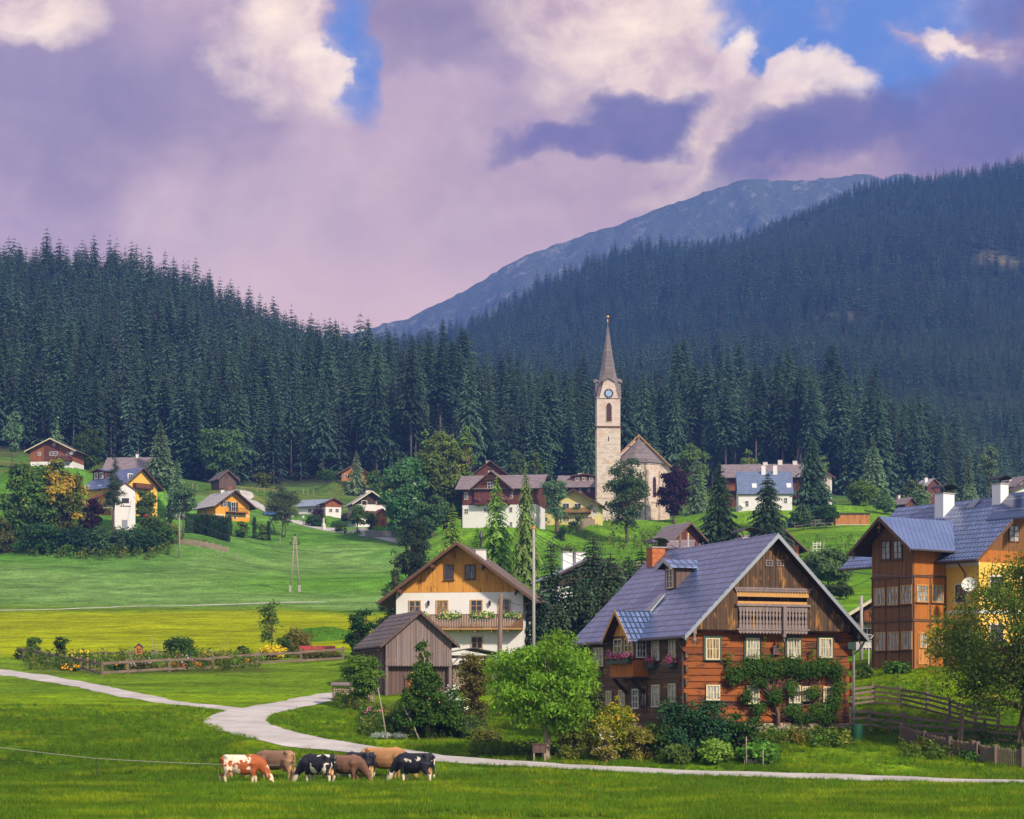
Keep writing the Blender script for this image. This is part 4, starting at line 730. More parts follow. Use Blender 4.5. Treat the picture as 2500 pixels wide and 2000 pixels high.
def pendant(mb, x, y, z0, z1, t=.09):
    mb.box(x-t, x+t, y-t, y+t, z0+.45, z1); mb.box(x-t*.6, x+t*.6, y-t*.6, y+t*.6, z0+.18, z0+.45); mb.ball((x, y, z0+.14), .13, 8); mb.slab([(x-.05,y-.04,z0-.02),(x+.05,y-.04,z0-.02),(x,y-.04,z0-.2)], (0,.08,0))
xm = H.hit(1913, 1560, 'front', yb).x
for a in ((xm, yb-.08, zl(H, 1558, 122), zr1), (H.hit(1696, 1560, 'front', y0-.5).x, y0-.45, zl(H, 1570, 121.5), hw+.1, .1), (w+.25, y0-.3, zl(H, 1562, 125), hw+.25, .1)): q = MB(); pendant(q, *a); H.part('carved_pendant', q, 'rail_grey')
for x0, x1 in ((1868, 1886), (1895, 1913)): H.winpx('front', x0, 1367, x1, 1383, frame='rail_grey', cols=2, rows=2, off=-y0+.0, fw=.06)
for x0, x1, r0, r1 in ((1722,1756,1558,1611),(1821,1853,1558,1609),(1921,1953,1558,1608),(1999,2031,1558,1606)):
    o = H.winpx('front', x0, r0, x1, r1, frame='frame_cream', cols=4, rows=2, pane='glass_curtain' if x0 != 1722 else 'glass_warm', off=.11, sash=1, sill='frame_green', mw=.03)
    p = H.hit((x0+x1)/2, r1, 'front', -.1); wd = (x1-x0)/41.5; hh = (r1-r0)/44.5; k = MB()
    for a0, a1, c0, c1 in ((-wd/2-.14,-wd/2-.005,-.1,hh+.14),(wd/2+.005,wd/2+.14,-.1,hh+.14),(-wd/2-.006,wd/2+.006,hh+.01,hh+.14)): k.box(p.x+a0, p.x+a1, -.15, -.09, p.z+c0, p.z+c1)
    H.part('window_casing', k, 'frame_green', o)
for x0, x1, r0, r1 in ((1723,1757,1672,1710),(1822,1853,1673,1719),(1925,1954,1673,1717),(1957,1983,1676,1712),(2009,2032,1676,1715)): H.winpx('front', x0, r0, x1, r1, frame='frame_cream', cols=4, rows=2, pane='glass_curtain', off=.11, sash=1, mw=.03, sill='frame_green')
q = MB().slab([(0,0,0)]*3, (0,0,0)) if 0 else None
k = MB(); p = H.hit(1891, 1590, 'front', -.1); k.box(p.x-.18, p.x+.18, -.3, -.1, p.z-.2, p.z+.2); k.slab([(p.x-.24,-.34,p.z+.2),(p.x+.24,-.34,p.z+.2),(p.x,-.34,p.z+.38)], (0,.26,0)); k.ball((p.x, -.3, p.z), .05, 6); H.part('letter_box', k, 'board_old')
# side wall windows
for x0, x1, r0, r1 in ((1634,1651,1561,1608),(1593,1611,1564,1613),(1450,1474,1581,1628),(1633,1651,1669,1715),(1592,1612,1672,1727),(1512,1527,1685,1724),(1481,1494,1687,1722),(1451,1463,1691,1727)):
    H.winpx('left', x0, r0, x1, r1, frame='frame_cream', cols=3 if x0 == 1450 else 2, rows=3, pane='glass_curtain', off=.09, mw=.03, sill='frame_green', shutter=None)
H.winpx('left', 1545, 1682, 1560, 1731, frame='frame_white', cols=2, rows=3, off=.09); H.winpx('left', 1565, 1672, 1580, 1735, frame='wood_trim', cols=2, rows=3, off=.09, name='door')
yn = H.hit(1549, 1620, 'left', -.8).y; yf = H.hit(1497, 1620, 'left', -.8).y; zf = zl(H, 1652, 126); zw = zl(H, 1550, 126)
B = subhouse(H, -.8, yf, -90, yf-yn, 3.4, 0); B.shell(zw, 42, 'wood_trim', 'roof_blue', of=.55, os=.42, ob=-.2, gable='board_honey', base=zf+.9, th=.12, board='wood_honey', gutter=False)
for i in range(2): B.window('front', (i+.5)*B.w/2, zf+1.0, B.w/2-.35, zw-zf-1.15, frame='frame_cream', cols=2, rows=3)
B.window('right', .4, zf+1.05, .62, zw-zf-1.2, frame='frame_white', cols=3, rows=3)
B.part('bay_parapet', MB().box(-.14, B.w+.14, -.14, .9, zf, zf+.92), 'board_orange')
k = MB().box(-.25, B.w+.25, -.25, .9, zf-.09, zf-.005)
B.part('bay_floor', k, 'wood_dark')
for xx in (.3, B.w-.3): B.part('bracket', MB().beam((xx, .9, zf-1.1), (xx, -.1, zf-.1), .14, .16), 'wood_dark')
def flowerbox(hs, side, x0, x1, z, seed, parent=None, col='lf_pink', n=150, off=.0):
    mb = MB(); rng = np.random.RandomState(seed)
    if side == 'front': mb.box(x0, x1, -.34-off, -.06-off, z, z+.2)
    else: mb.box(-.34-off, -.06-off, x0, x1, z, z+.2)
    o = hs.part('flower_box', mb, 'frame_green', parent); u = rng.uniform(x0-.05, x1+.05, n*2); v = z+.22+abs(rng.normal(0, .14, n*2)); e = -.2-off+rng.normal(0, .1, n*2)
    pos = np.stack([u, e, v], -1) if side == 'front' else np.stack([e, u, v], -1); nv = np.tile([0, -1, .6] if side == 'front' else [-1, -.4, .6], (n*2, 1)).astype(float)
    for mm, sl in (('lf_mid', slice(0, n)), (col, slice(n, 2*n))): V, Fc, Co = leaves(pos[sl]+(0 if mm == 'lf_mid' else np.array([0, 0, .08])), nv[sl], .13, rng, 1.0); npmesh('flower_leaves' if mm == 'lf_mid' else 'blossom', V, Fc, mm, Co, o)
flowerbox(B, 'front', .0, B.w, zf+.75, 4, off=.14, n=260); merge(H, B)
for px_, rw, sd_ in ((1642, 1625, 5), (1593, 1627, 6), (1460, 1648, 7)): p = H.hit(px_, rw, 'left', -.1); flowerbox(H, 'left', p.y-.5, p.y+.5, p.z-.1, sd_, n=160)
# dormer
p = H.hit(1637, 1437, 'left', 2.3); Dm = subhouse(H, 2.3, p.y+.75, -90, 1.5, 1.6, 0); Dm.shell(p.z+1.25, 24, 'board_old', 'roof_blue_big', of=.45, os=.3, ob=.8, base=p.z-.3, th=.1, gutter=False, board='zinc'); Dm.window('front', .75, p.z, .95, 1.15, frame='frame_cream', cols=2, rows=3); merge(H, Dm)
q = MB(); p = H.hit(1587, 1460, 'left', 1.0); q.add([(.75,p.y-.4,hw+.95),(.75,p.y+.4,hw+.95),(1.75,p.y+.4,hw+2.1),(1.75,p.y-.4,hw+2.1),(.75,p.y-.4,hw+1.12),(.75,p.y+.4,hw+1.12),(1.75,p.y+.4,hw+2.2),(1.75,p.y-.4,hw+2.2)], [(0,1,2,3),(4,7,6,5),(0,4,5,1),(1,5,6,2),(2,6,7,3),(3,7,4,0)]); H.part('roof_hatch', q, 'zinc')
p = H.hit(1601, 1392, 'back', -.7); c = H.chimney(p.x, d-.7, zl(H, 1336, 135)-(zr-abs(p.x-w/2)), .85, 'brick_red', 'hood', z=zr-abs(p.x-w/2)-.6)
p = H.hit(1823, 1316, 'left', w/2+.9); H.chimney(w/2+.9, p.y, 1.15, .95, 'brick_red', 'hood')
k = MB(); zz = hw-.55; k.tube([(-.7,-.6,zz),(-.62,-.5,zz-.35),(-.2,-.2,zz-.75),(-.2,-.2,.3)], .07, 6); H.part('downpipe', k, 'pipe_brown')
k = MB(); k.tube([(w+.72,-.75,zz),(w+.6,-.5,zz-.45),(w+.25,-.3,zz-.8),(w+.25,-.3,-.2)], .07, 6); H.part('downpipe', k, 'zinc')
# ---------------------------------------------------------------- white house with timber gable
H = House('white_house', 'white rendered house with honey timber gable and flowered balcony behind the grey barn', 'house', 967, 190, -8, 10.7, 11, row=1622); H.w = H.hit(1277, 1500).x; w = H.w; WH = H
H.shell(6.02, 36.5, 'plaster_white', 'roof_brown', of=1.5, os=1.35, ob=.8, gable='board_honey', th=.24, board='wood_trim', under='wood_trim')
s5 = lambda x: x/3.08+800; s6 = lambda y: y/3.08+1280
for a in ((875,305,950,420),(1030,303,1112,415)): H.winpx('front', s5(a[0]), s6(a[1]), s5(a[2]), s6(a[3]), frame='wood_trim', cols=2, rows=2, off=.03, sill='wood_trim', fw=.09)
for i, a in enumerate(((610,572,703,700),(816,570,908,700),(1073,567,1166,700),(1280,562,1374,700))): H.winpx('front', s5(a[0]), s6(a[1]), s5(a[2]), s6(a[3]), frame='wood_frame', cols=2, rows=3, off=.01, fw=.09, name='window' if i % 2 == 0 else 'balcony_door', pane='glass' if i != 1 else 'glass_warm')
H.winpx('front', s5(1078), s6(843), s5(1168), s6(940), frame='wood_frame', cols=2, rows=2, off=.01, fw=.09); H.winpx('front', s5(700), s6(843), s5(790), s6(940), frame='wood_frame', cols=2, rows=2, off=.01, fw=.09)
a = H.hit(s5(735), 1500).x; H.railing(a, w+.02, zl(H, s6(795), 189)+.1, 1.18, 1.25, 'board_balcony', flowers=(3, 'lf_balcony', -.55), slabmat='wood_honey')
for xx in (s5(760), s5(1220)):
    p = H.hit(xx, s6(598)); k = MB().box(p.x-.05, p.x+.05, -.16, 0, p.z-.02, p.z+.03); k.tube([(p.x,-.16,p.z-.2),(p.x,-.16,p.z+.15)], [.07,.11], 8); k.tube([(p.x,-.16,p.z+.151),(p.x,-.16,p.z+.28)], [.13,.02], 8); H.part('wall_lantern', k, 'iron')
for sx, xx in ((-1, .5), (1, w-.5), (-1, w/2-2.1), (1, w/2+2.1)):
    zz = H.zr-abs(xx-w/2)*H.tp-.32; H.part('purlin', MB().box(xx-.12, xx+.12, -1.4, -.02, zz-.1, zz+.16).slab([(xx-.07,-1.2,zz-.1),(xx-.07,-.9,zz-.38),(xx-.07,-.5,zz-.1)], (.14,0,0)), 'wood_trim')
H.chimney(w/2+1.3, 3.5, .75, .8, 'plaster_white', 'none'); k = MB(); k.tube([(w/2+1.3,3.5,H.zr+.1),(w/2+1.3,3.5,H.zr+.9)], [.1,.1], 8).tube([(w/2+1.3,3.5,H.zr+.85),(w/2+1.3,3.5,H.zr+1.0),(w/2+1.3,3.5,H.zr+1.5)], [.22,.2,.05], 8); H.part('flue', k, 'iron')
H.winpx('right', 1283, 1468, 1288, 1506, frame='wood_frame', cols=1, rows=2) if H.hit(1283, 1490, 'right').y > 0 else 0
# ---------------------------------------------------------------- grey barn
H = House('hay_barn', 'weathered grey plank barn with scalloped boards and wooden shingle roof beside the road', 'barn', 937, 165, 17, 5.0, 7.6, row=1702); H.w = H.hit(1098, 1600).x; w = H.w; BN = H
H.shell(4.07, 40.5, 'board_old', 'roof_shingle', of=1.05, os=.5, ob=.4, gable='board_grey', th=.16, board='board_old', gutter=False)
g = MB(); y0 = -.55; zb = 2.25; rf = lambda x: H.zr-abs(x-w/2)*H.tp-.02; n = 24; xs = np.linspace(0, w, n+1)
for i in range(n):
    u0, u1 = xs[i]+.008, xs[i+1]-.008; a0, a1 = rf(u0), rf(u1); um = (u0+u1)/2; dj = random.uniform(0, .02)
    pts = [(u0,y0-dj,zb+.1),(um-.05,y0-dj,zb),(um+.05,y0-dj,zb),(u1,y0-dj,zb+.1),(u1,y0-dj,a1)]+([(w/2,y0-dj,rf(w/2))] if u0 < w/2 < u1 else [])+[(u0,y0-dj,a0)]; g.slab(pts, (0,.03,0))
H.part('gable_boards', g, 'board_grey'); H.part('floor_beam', MB().box(-.05, w+.05, y0+.04, 0, zb+.12, zb+.3), 'wood_dark')
H.part('corner_post', MB().box(.02,.2,-.5,-.32,-1,zb+.12), 'board_grey'); H.part('corner_post', MB().box(w-.2,w-.02,-.5,-.32,-1,zb+.12), 'board_grey')
H.door('front', w*.42, -.6, 1.1, 2.0, 'board_rust', 'board_old', off=.01); H.window('front', w*.42+1.0, 1.4, .5, .5, frame='board_grey', cols=1, rows=1)
for yy in (.4, 2.6, 4.8, 7.0): H.part('side_post', MB().box(-.1, -.01, yy-.08, yy+.08, -1.5, 3.3), 'board_grey'); k = MB().tube([(-.62, -.9, 3.42), (-.62, 8.0, 3.34)], .09, 6); H.part('wooden_gutter', k, 'board_old')
# shelter roof at the barn's right
Hs = House('open_shelter', 'open wood shelter with felt roof between the barn and the white house', 'shelter', 1098, 168, 12, 3.4, 3.2, z0=P(1098, 1690, 168).z); w2 = 3.4
k = MB()
for xx in (.1, w2-.1):
    for yy in (.1, 3.1): k.box(xx-.07, xx+.07, yy-.07, yy+.07, -.8, 2.75)
k.box(0, w2, .02, .18, 2.6, 2.75).box(0, w2, 3.02, 3.18, 2.6, 2.75); k.beam((.1,.1,1.9), (.7,.1,2.6), .08).beam((w2-.1,.1,1.9), (w2-.7,.1,2.6), .08); Hs.part('post_frame', k, 'board_grey')
Hs.part('roof', MB().slab([(-.5,-.6,2.85),(w2/2,-.6,3.25),(w2/2,3.6,3.25),(-.5,3.6,2.85)], (0,0,.08)).slab([(w2/2,-.6,3.25),(w2+.5,-.6,2.85),(w2+.5,3.6,2.85),(w2/2,3.6,3.25)], (0,0,.08)), 'roof_dark')
# ---------------------------------------------------------------- timber and yellow house on the right
N = Vector((29.92, 144.33)); H = House('yellow_house', 'tall yellow house with brown timber veranda wing and blue scale metal roof on the right', 'house', CX+F*N.x/N.y, N.y, 35, 9, 7.0, z0=7.06); RH = H
H.shell(7.4, 39, 'plaster_gold', 'roof_blue', of=.8, os=1.0, ob=4.8, gable='board_brown', split=6.6, upper='board_orange', th=.2, board='wood_trim')
for a in ((-.05, 0, -.03, 7.03, 6.38, 6.6), (-.05, 0, -.03, 7.03, 3.3, 3.55), (.001, 9.03, -.05, 0, 3.3, 3.55)): H.part('white_band', MB().box(*a), 'white_paint')
H.winpx('left', 2334, 1428, 2360, 1470, frame='wood_trim', cols=2, rows=3, surround='white_paint', off=.01); H.window('left', 1.4, .9, 1.0, 1.3, frame='wood_trim', cols=2, rows=3, surround='white_paint', off=.01)
for zz, r_ in ((4.3, 0), (1.2, 0)):
    for xx in (1.6, 4.5, 7.4): H.window('front', xx, zz, 1.1, 1.4, frame='wood_trim', cols=2, rows=3, surround='white_paint', off=.01)
H.window('front', 3.2, 8.0, 1.0, 1.1, frame='wood_trim', cols=2, rows=3, pane='glass_curtain', off=.02); H.window('front', 5.8, 8.0, 1.0, 1.1, frame='wood_trim', cols=2, rows=3, pane='glass_curtain', off=.02)
p = H.hit(2347, 1432, 'left', -.5); k = MB(); k.tube([(-.05,p.y-.75,p.z),(-.5,p.y-.75,p.z+.05)], .03, 6); dn = Vector((-.8, -.55, .3)).normalized(); cc = Vector((-.55, p.y-.75, p.z+.05))
def dish(mb, cc, dn, r):
    u = dn.cross(Vector((0,0,1))).normalized(); v = u.cross(dn); rings = []
    for i in range(5): q = i/4*r; rings.append([cc+dn*(q*q/r*.35)+u*(q*math.cos(a))+v*(q*math.sin(a)) for a in np.linspace(0, 2*PI, 17)[:-1]])
    for i in range(4): mb.add(rings[i]+rings[i+1], [(j, (j+1) % 16, 16+(j+1) % 16, 16+j) for j in range(16)])
    mb.tube([cc-v*r*.9, cc+dn*r*.95-v*.2*r], .02, 5).ball(cc+dn*r*.95-v*.15*r, .07, 6)
dish(k, cc, dn, .48); H.part('satellite_dish', k, 'white_paint')
k = MB(); k.tube([(-1.0,.9,6.55),(-.5,1.0,6.2),(-.12,1.1,5.9),(-.12,1.1,0)], .06, 6); H.part('downpipe', k, 'pipe_brown')
def onroof(H, px, row, slope='left'):
    """where the ray through (px,row) meets the left or right roof slope"""
    o = H.I @ Vector((0, 0, CZ)); dr = H.I.to_3x3() @ Vector(((px-CX)/F, 1, (HR-row)/F)); s = 1 if slope == 'left' else -1; b0 = H.hw if s > 0 else H.hw+H.w*H.tp
    k = (b0+s*H.tp*o.x-o.z)/(dr.z-s*H.tp*dr.x); return o+dr*k
p = onroof(H, 2306, 1256); H.chimney(p.x, p.y, 1.35, 1.05, 'plaster_white', 'hood', depth=.8); p = onroof(H, 2442, 1228); H.chimney(p.x, p.y, 1.2, .75, 'plaster_white', 'hood')
p = onroof(H, 2470, 1245); a0 = MB(); tp = H.tp
x0, x1, ya, yb_ = p.x-1.1, p.x+1.2, p.y-3.2, p.y+1.2; a0.slab([(x0,ya,H.hw+tp*x0+.16),(x1,ya,H.hw+tp*x1+.16),(x1,yb_,H.hw+tp*x1+.16),(x0,yb_,H.hw+tp*x0+.16)], (0,0,.12)); H.part('solar_panel', a0, 'solar')
p = onroof(H, 2377, 1238); H.part('roof_hatch', MB().slab([(p.x-.3,p.y-.35,H.hw+tp*(p.x-.3)+.16),(p.x+.35,p.y-.35,H.hw+tp*(p.x+.35)+.16),(p.x+.35,p.y+.35,H.hw+tp*(p.x+.35)+.16),(p.x-.3,p.y+.35,H.hw+tp*(p.x-.3)+.16)], (0,0,.12)), 'zinc')
FR = Vector((25.78, 145.0)); FL = FR-3.7*Vector((.574, -.819)); l = H.I @ Vector((FL.x, FL.y, 7.06)); W = subhouse(H, l.x, l.y, -90, 3.7, 6.2); w = 3.7
W.shell(8.05, 38, 'board_brown', 'roof_blue_big', of=1.2, os=1.0, ob=-.4, gable='board_brown', th=.2, board='wood_trim')
for m_ in W.t.children:
    if m_.name.startswith('roof'): m_.data.materials[0] = MAT['roof_scale'] if 'roof_scale' in MAT else MAT['roof_blue']
W.part('side_cladding', MB().box(w, w+.04, .12, 3.0, -.6, 8.04), 'board_orange')
k = MB()
for zz in (2.9, 5.75): k.box(-.07, w+.08, -.07, 0, zz-.08, zz+.08).box(w+.04, w+.09, 0.001, 3.0, zz-.08, zz+.08)
for xx in (0, 1.2, 2.42, w-.1): k.box(xx, xx+.1, -.05, 0, -.6, 5.66)
for yy in (.04, 1.5, 2.9): k.box(w+.04, w+.075, yy, yy+.1, -.6, 5.66)
W.part('trim', k, 'wood_trim')
s7 = lambda x: x/2.3+1950; s8 = lambda y: y/2.3+1150
for a in ((430,905,490,1010),(502,903,566,1008),(578,900,638,1003),(425,657,488,757),(499,650,561,755),(573,640,637,748)): W.winpx('front', s7(a[0]), s8(a[1]), s7(a[2]), s8(a[3]), frame='wood_honey', cols=3, rows=3, pane='glass_curtain', off=.02, sill='wood_trim', fw=.06)
for a in ((465,392,517,500),(530,388,583,497)): W.winpx('front', s7(a[0]), s8(a[1]), s7(a[2]), s8(a[3]), frame='wood_trim', cols=2, rows=3, pane='glass_curtain', off=.02, sill='wood_trim', fw=.08)
for a in ((658,638,725,738),(745,640,810,740),(748,900,812,990)): W.winpx('right', s7(a[0]), s8(a[1]), s7(a[2]), s8(a[3]), frame='wood_honey', cols=2, rows=3, pane='glass_curtain', ox=.04, sill='wood_trim', fw=.08)
p = W.hit(s7(698), s8(1080), 'right', .04); o = W.window('right', p.y, .05, .95, 2.1, frame='wood_honey', cols=1, rows=1, pane='board_tan', ox=.04, name='door'); W.window('right', p.y, 1.1, .75, .95, frame='wood_honey', cols=2, rows=2, pane='glass_curtain', ox=.075)
for a in ((w/2, -1.15, 8.75, W.zr, .05), (-.6, -1.1, 7.2, 7.75, .05)): q = MB(); pendant(q, *a); W.part('carved_pendant', q, 'wood_trim')
merge(H, W)
# ------------------------------------------------------------------ church
i3x = lambda x: x/3.4496+1100; i3y = lambda y: y/3.45+1000
H = House('village_church', 'pale stone village church with tall pointed shingled spire and clock, on the meadow rise', 'church', 1457, 460, 2, 4.85, 4.85, row=1282); CH = H; w = 4.85; s = F/460; zz = lambda r: (1282-r)/s
t_ = MB().box(0, w, 0, w, -3, zz(1044)); H.part('tower', t_, 'church_stone'); H.part('belfry', MB().box(.04, w-.04, .04, w-.04, zz(1044), zz(972)), 'church_dressed')
for r, o_, th in ((1044, .16, .3), (1216, .08, .2), (1263, .06, .2), (973, .12, .18)): H.part('string_course', MB().box(-o_, w+o_, -o_, w+o_, zz(r), zz(r)+th), 'wood_trim' if r == 1044 else 'church_dressed')


c = w/2; zs = zz(972); z1 = zz(928); za = zz(787)
def ring(h, z, ch): a = h; b_ = h*ch; return [(c-b_,c-a,z),(c+b_,c-a,z),(c+a,c-b_,z),(c+a,c+b_,z),(c+b_,c+a,z),(c-b_,c+a,z),(c-a,c+b_,z),(c-a,c-b_,z)]
V = ring(w/2+.14, zs, .96)+ring(w/2-.06, zs+.9, .93)+ring(1.95, z1, .6)+ring(1.5, z1+2.2, .45)+ring(.75, z1+7, .42)+ring(.06, za, .42); Fs = [tuple(range(8))[::-1]]
for k_ in range(5): Fs += [(k_*8+j, k_*8+(j+1) % 8, k_*8+8+(j+1) % 8, k_*8+8+j) for j in range(8)]
Fs.append(tuple(range(40, 48))); H.part('spire', MB().add(V, Fs), 'roof_church')
for th in range(4):                                      # stone faces between the corner roofs, with the clock on the front
    a = MB().slab([(.5,-.17,zs),(w-.5,-.17,zs),(w-1.35,-.17,z1-.35),(w/2,-.17,z1+.25),(1.35,-.17,z1-.35)], (0,1.2,0)); M_ = Matrix.Translation((c,c,0)) @ Matrix.Rotation(th*PI/2, 4, 'Z') @ Matrix.Translation((-c,-c,0))
    a.v = [tuple(M_ @ Vector(v)) for v in a.v]; o = H.part('clock_gable', a, 'church_dressed' if th in (0, 2) else 'roof_church')
    r = MB().slab([(w-1.1,-.5,z1-.5),(w/2,-.5,z1+.32),(w/2,1.6,z1+.9),(w-1.1,1.6,z1+.3)], (0,0,.1)).slab([(w/2,-.5,z1+.32),(1.1,-.5,z1-.5),(1.1,1.6,z1+.3),(w/2,1.6,z1+.9)], (0,0,.1)); r.v = [tuple(M_ @ Vector(v)) for v in r.v]; H.part('gablet_roof', r, 'roof_church', o)
    if th in (0, 3):
        f = MB(); n = 24; R0 = .95; zc = zz(961); f.tube([(c,-.19,zc),(c,-.25,zc)], [R0,R0], n); g = MB().tube([(c,-.251,zc),(c,-.27,zc)], [.62,.62], n)
        hd = MB().beam((c,-.29,zc),(c+.28,-.29,zc+.5),.07).beam((c,-.3,zc),(c-.42,-.3,zc-.42),.08); nm = MB()
        for q in range(12): a_ = q*PI/6; nm.beam((c+.68*math.sin(a_),-.26,zc+.68*math.cos(a_)), (c+.88*math.sin(a_),-.26,zc+.88*math.cos(a_)), .07, .03)
        for mb in (f, g, hd, nm): mb.v = [tuple(M_ @ Vector(v)) for v in mb.v]
        o2 = H.part('clock', f, 'iron'); H.part('dial', g, 'clock_blue', o2); H.part('clock_hand', hd, 'brass', o2); H.part('numerals', nm, 'white_paint', o2)

k = MB().tube([(c,c,za-.5),(c,c,za+1.6)], .06, 6).ball((c,c,za+.5), .2, 8).ball((c,c,za+1.55), .32, 10); k2 = MB().box(c-.04,c+.04,c-.04,c+.04,za+1.7,za+4.4).box(c-.45,c+.45,c-.03,c+.03,za+3.5,za+3.6).box(c-.28,c+.28,c-.03,c+.03,za+3.05,za+3.13)
H.part('finial', k, 'brass', None, True); H.part('cross', k2, 'iron')
def gothic(H, side, x, z, w_, h, off=0.0, fr='church_dressed', pane='glass_dark', fac=None):
    f = MB(); g = MB(); n = 6; pts = [(-w_/2, 0), (w_/2, 0), (w_/2, h-w_)]+[(w_/2-w_*(i/n)*.5*(1+.0), h-w_+w_*math.sin(i/n*PI/2)) for i in range(1, n)]+[(0, h)]+[(-w_/2+w_*(1-i/n)*.5, h-w_+w_*math.sin((1-i/n)*PI/2)) for i in range(1, n)][::-1][::-1]
    L_ = [(-w_/2, 0), (w_/2, 0), (w_/2, h-w_*.8), (w_*.36, h-w_*.35), (0, h), (-w_*.36, h-w_*.35), (-w_/2, h-w_*.8)]
    e = 1.28; f.slab([(a*e if side == 'front' else 0, -.05, z+b*1.04-.12) if side == 'front' else (0,0,0) for a, b in L_], (0,.05,0)) if side == 'front' else None
    g.slab([(a, -.08, z+b) for a, b in L_], (0,.05,0)); 
    for mb in (f, g): mb.v = [(v[0]+x, v[1]-off, v[2]) for v in mb.v]
    o = H.part('arched_window', f, fr); H.part('pane', g, pane, o); return o
mcol('glass_dark', (.03,.02,.03), .4, .5); gothic(H, 'front', w/2+.08, zz(1029), 1.1, 3.9, off=-.02, pane='louvre'); 
H.part('slit_window', MB().box(w/2-.1, w/2+.1, -.03, .02, zz(1077), zz(1066)), 'glass_dark')
# nave and apse
Nv = House('tmpx', 'x', 'x', 1478, 466, 2, 12.2, 24, z0=H.O.z); sN = F/466; Nv.w = 13.0; hwN = (1282-1132)/sN
Nv.O = P(1559-6.5*sN, 1282, 466); Nv.O.z = H.O.z
Nv.M = Matrix.Translation(Nv.O) @ Matrix.Rotation(Nv.th, 4, 'Z'); Nv.I = Nv.M.inverted(); Nv.t.location = Nv.O
Nv.shell(hwN, 44, 'church_stone', 'roof_church', of=.9, os=.45, ob=.5, gable='plaster_cream', board='wood_honey', base=-3, gutter=False)
k = MB(); zt = Nv.zr-.25
k.beam((Nv.w/2-1.5,-.75,zt-1.35), (Nv.w/2+1.5,-.75,zt-1.35), .16).beam((Nv.w/2,-.75,zt-1.35), (Nv.w/2,-.75,zt), .16); Nv.part('truss', k, 'wood_honey')
cx_, R_ = Nv.w/2, 5.15; ang = [R(a) for a in (180, 216+12, 252+0, 288, 312, 360)]; ang = [R(180+i*36) for i in range(6)]; ap = [(cx_+R_*math.cos(a), R_*1.0*math.sin(a)) for a in ang]
zA_ = (1282-1130)/sN+.1
a = MB().slab([(x, y, -3) for x, y in ap], (0,0,zA_+3)); Nv.part('apse', a, 'church_stone')
for o_, z_, h_, m_ in ((.12, zA_-.35, .3, 'church_dressed'), (.2, 4.8, .25, 'church_dressed'), (.35, -1, 1.9, 'church_dressed')):
    a = MB().slab([(cx_+(x-cx_)*(1+o_/R_), y*(1+o_/R_), z_) for x, y in ap], (0,0,h_)); Nv.part('string_course', a, m_)
ro = [(cx_+(x-cx_)*1.09, y*1.09-.0, zA_-.02) for x, y in ap]; ax_ = (cx_, -.8, zA_+5.3); V = ro+[ax_]; Nv.part('apse_roof', MB().add(V, [(i, i+1, 6) for i in range(5)]+[tuple(range(6))[::-1], (0, 6, 5)]), 'roof_church')
for i in range(5):
    (xa, ya), (xb, yb_) = ap[i], ap[i+1]; mx_, my_ = (xa+xb)/2, (ya+yb_)/2; an = math.atan2(yb_-ya, xb-xa); sb = subhouse(Nv, mx_, my_, math.degrees(an), 1, 1); gothic(sb, 'front', 0, 5.9, .85, 4.3, off=.02, pane='glass_dark')
    for ch in list(sb.t.children): ch.parent = Nv.t; ch.matrix_basis = Nv.I @ sb.M @ ch.matrix_basis
    bpy.data.objects.remove(sb.t)
    b_ = MB().tube([(xb, yb_, -3), (xb, yb_, 1), (xb, yb_, zA_-1.5)], [.95, .6, .45], 6) if i in (0, 1, 2, 3) else None
    if b_: Nv.part('buttress', b_, 'church_dressed')
Nv.part('downpipe', MB().tube([(ap[3][0]-.6, ap[3][1]-.35, zA_), (ap[3][0]-.6, ap[3][1]-.35, -1)], .07, 5), 'pipe_brown'); merge(H, Nv)
# ------------------------------------------------------------------ village houses
def HB(label, px, row, D, th, w, d, hw, pitch, cat='house', name='village_house', **k):
    H = House(name, label, cat, px, D, th, w, d, row=row); k.setdefault('base', -3.0); H.shell(hw, pitch, **k); return H
def rects(H, side, L, **k):
    for a in L: H.winpx(side, *a, **k)
i1x = lambda x: x/3.4496; i2x = lambda x: x/3.4496+625; i4x = lambda x: x/2.695+1700; i4y = lambda y: y/2.695+1000
def Z(L, fx, fy=i3y): return [(fx(a), fy(b), fx(c), fy(d)) for a, b, c, d in L]
H = HB('brown timber chalet on a white base, topmost at the left forest edge', 74, 1146, 480, -6, 9.3, 8, 4.1, 26, wall='plaster_white', split=1.6, upper='board_rust', gable='board_rust', roof='roof_dark', of=1.2, os=1.0, board='frame_cream', cat='chalet', name='timber_chalet')
H.part('middle_panel', MB().slab([(3.0,-.06,1.7),(6.2,-.06,1.7),(6.2,-.06,5.9),(4.65,-.06,6.3),(3.0,-.06,5.9)], (0,.05,0)), 'board_red'); rects(H, 'front', Z([(418,355,487,388),(560,362,588,395),(318,358,345,388),(445,282,465,306)], i1x), off=.06); rects(H, 'front', Z([(550,447,590,472)], i1x)); H.railing(6.0, 9.3, 1.75, .9, 1.0, 'board_red', flowers=(5, 'lf_pink', .0)); H.chimney(2.9, 3, .7, .6, 'plaster_cream', 'none')
k = MB(); k.tube([(9.2,-.0,3.3),(9.2,-.4,3.3)], .03, 5); dish(k, Vector((9.2,-.45,3.3)), Vector((.1,-.95,.3)).normalized(), .42); H.part('satellite_dish', k, 'white_paint')
H = HB('long low house with mauve metal roof behind the yellow house', 366, 1176, 462, 86, 8, 9.4, 2.7, 33, wall='board_old', roof='roof_mauve', of=.5, os=.7); H.chimney(4, 3.6, .8, .5, 'plaster_white', 'none')
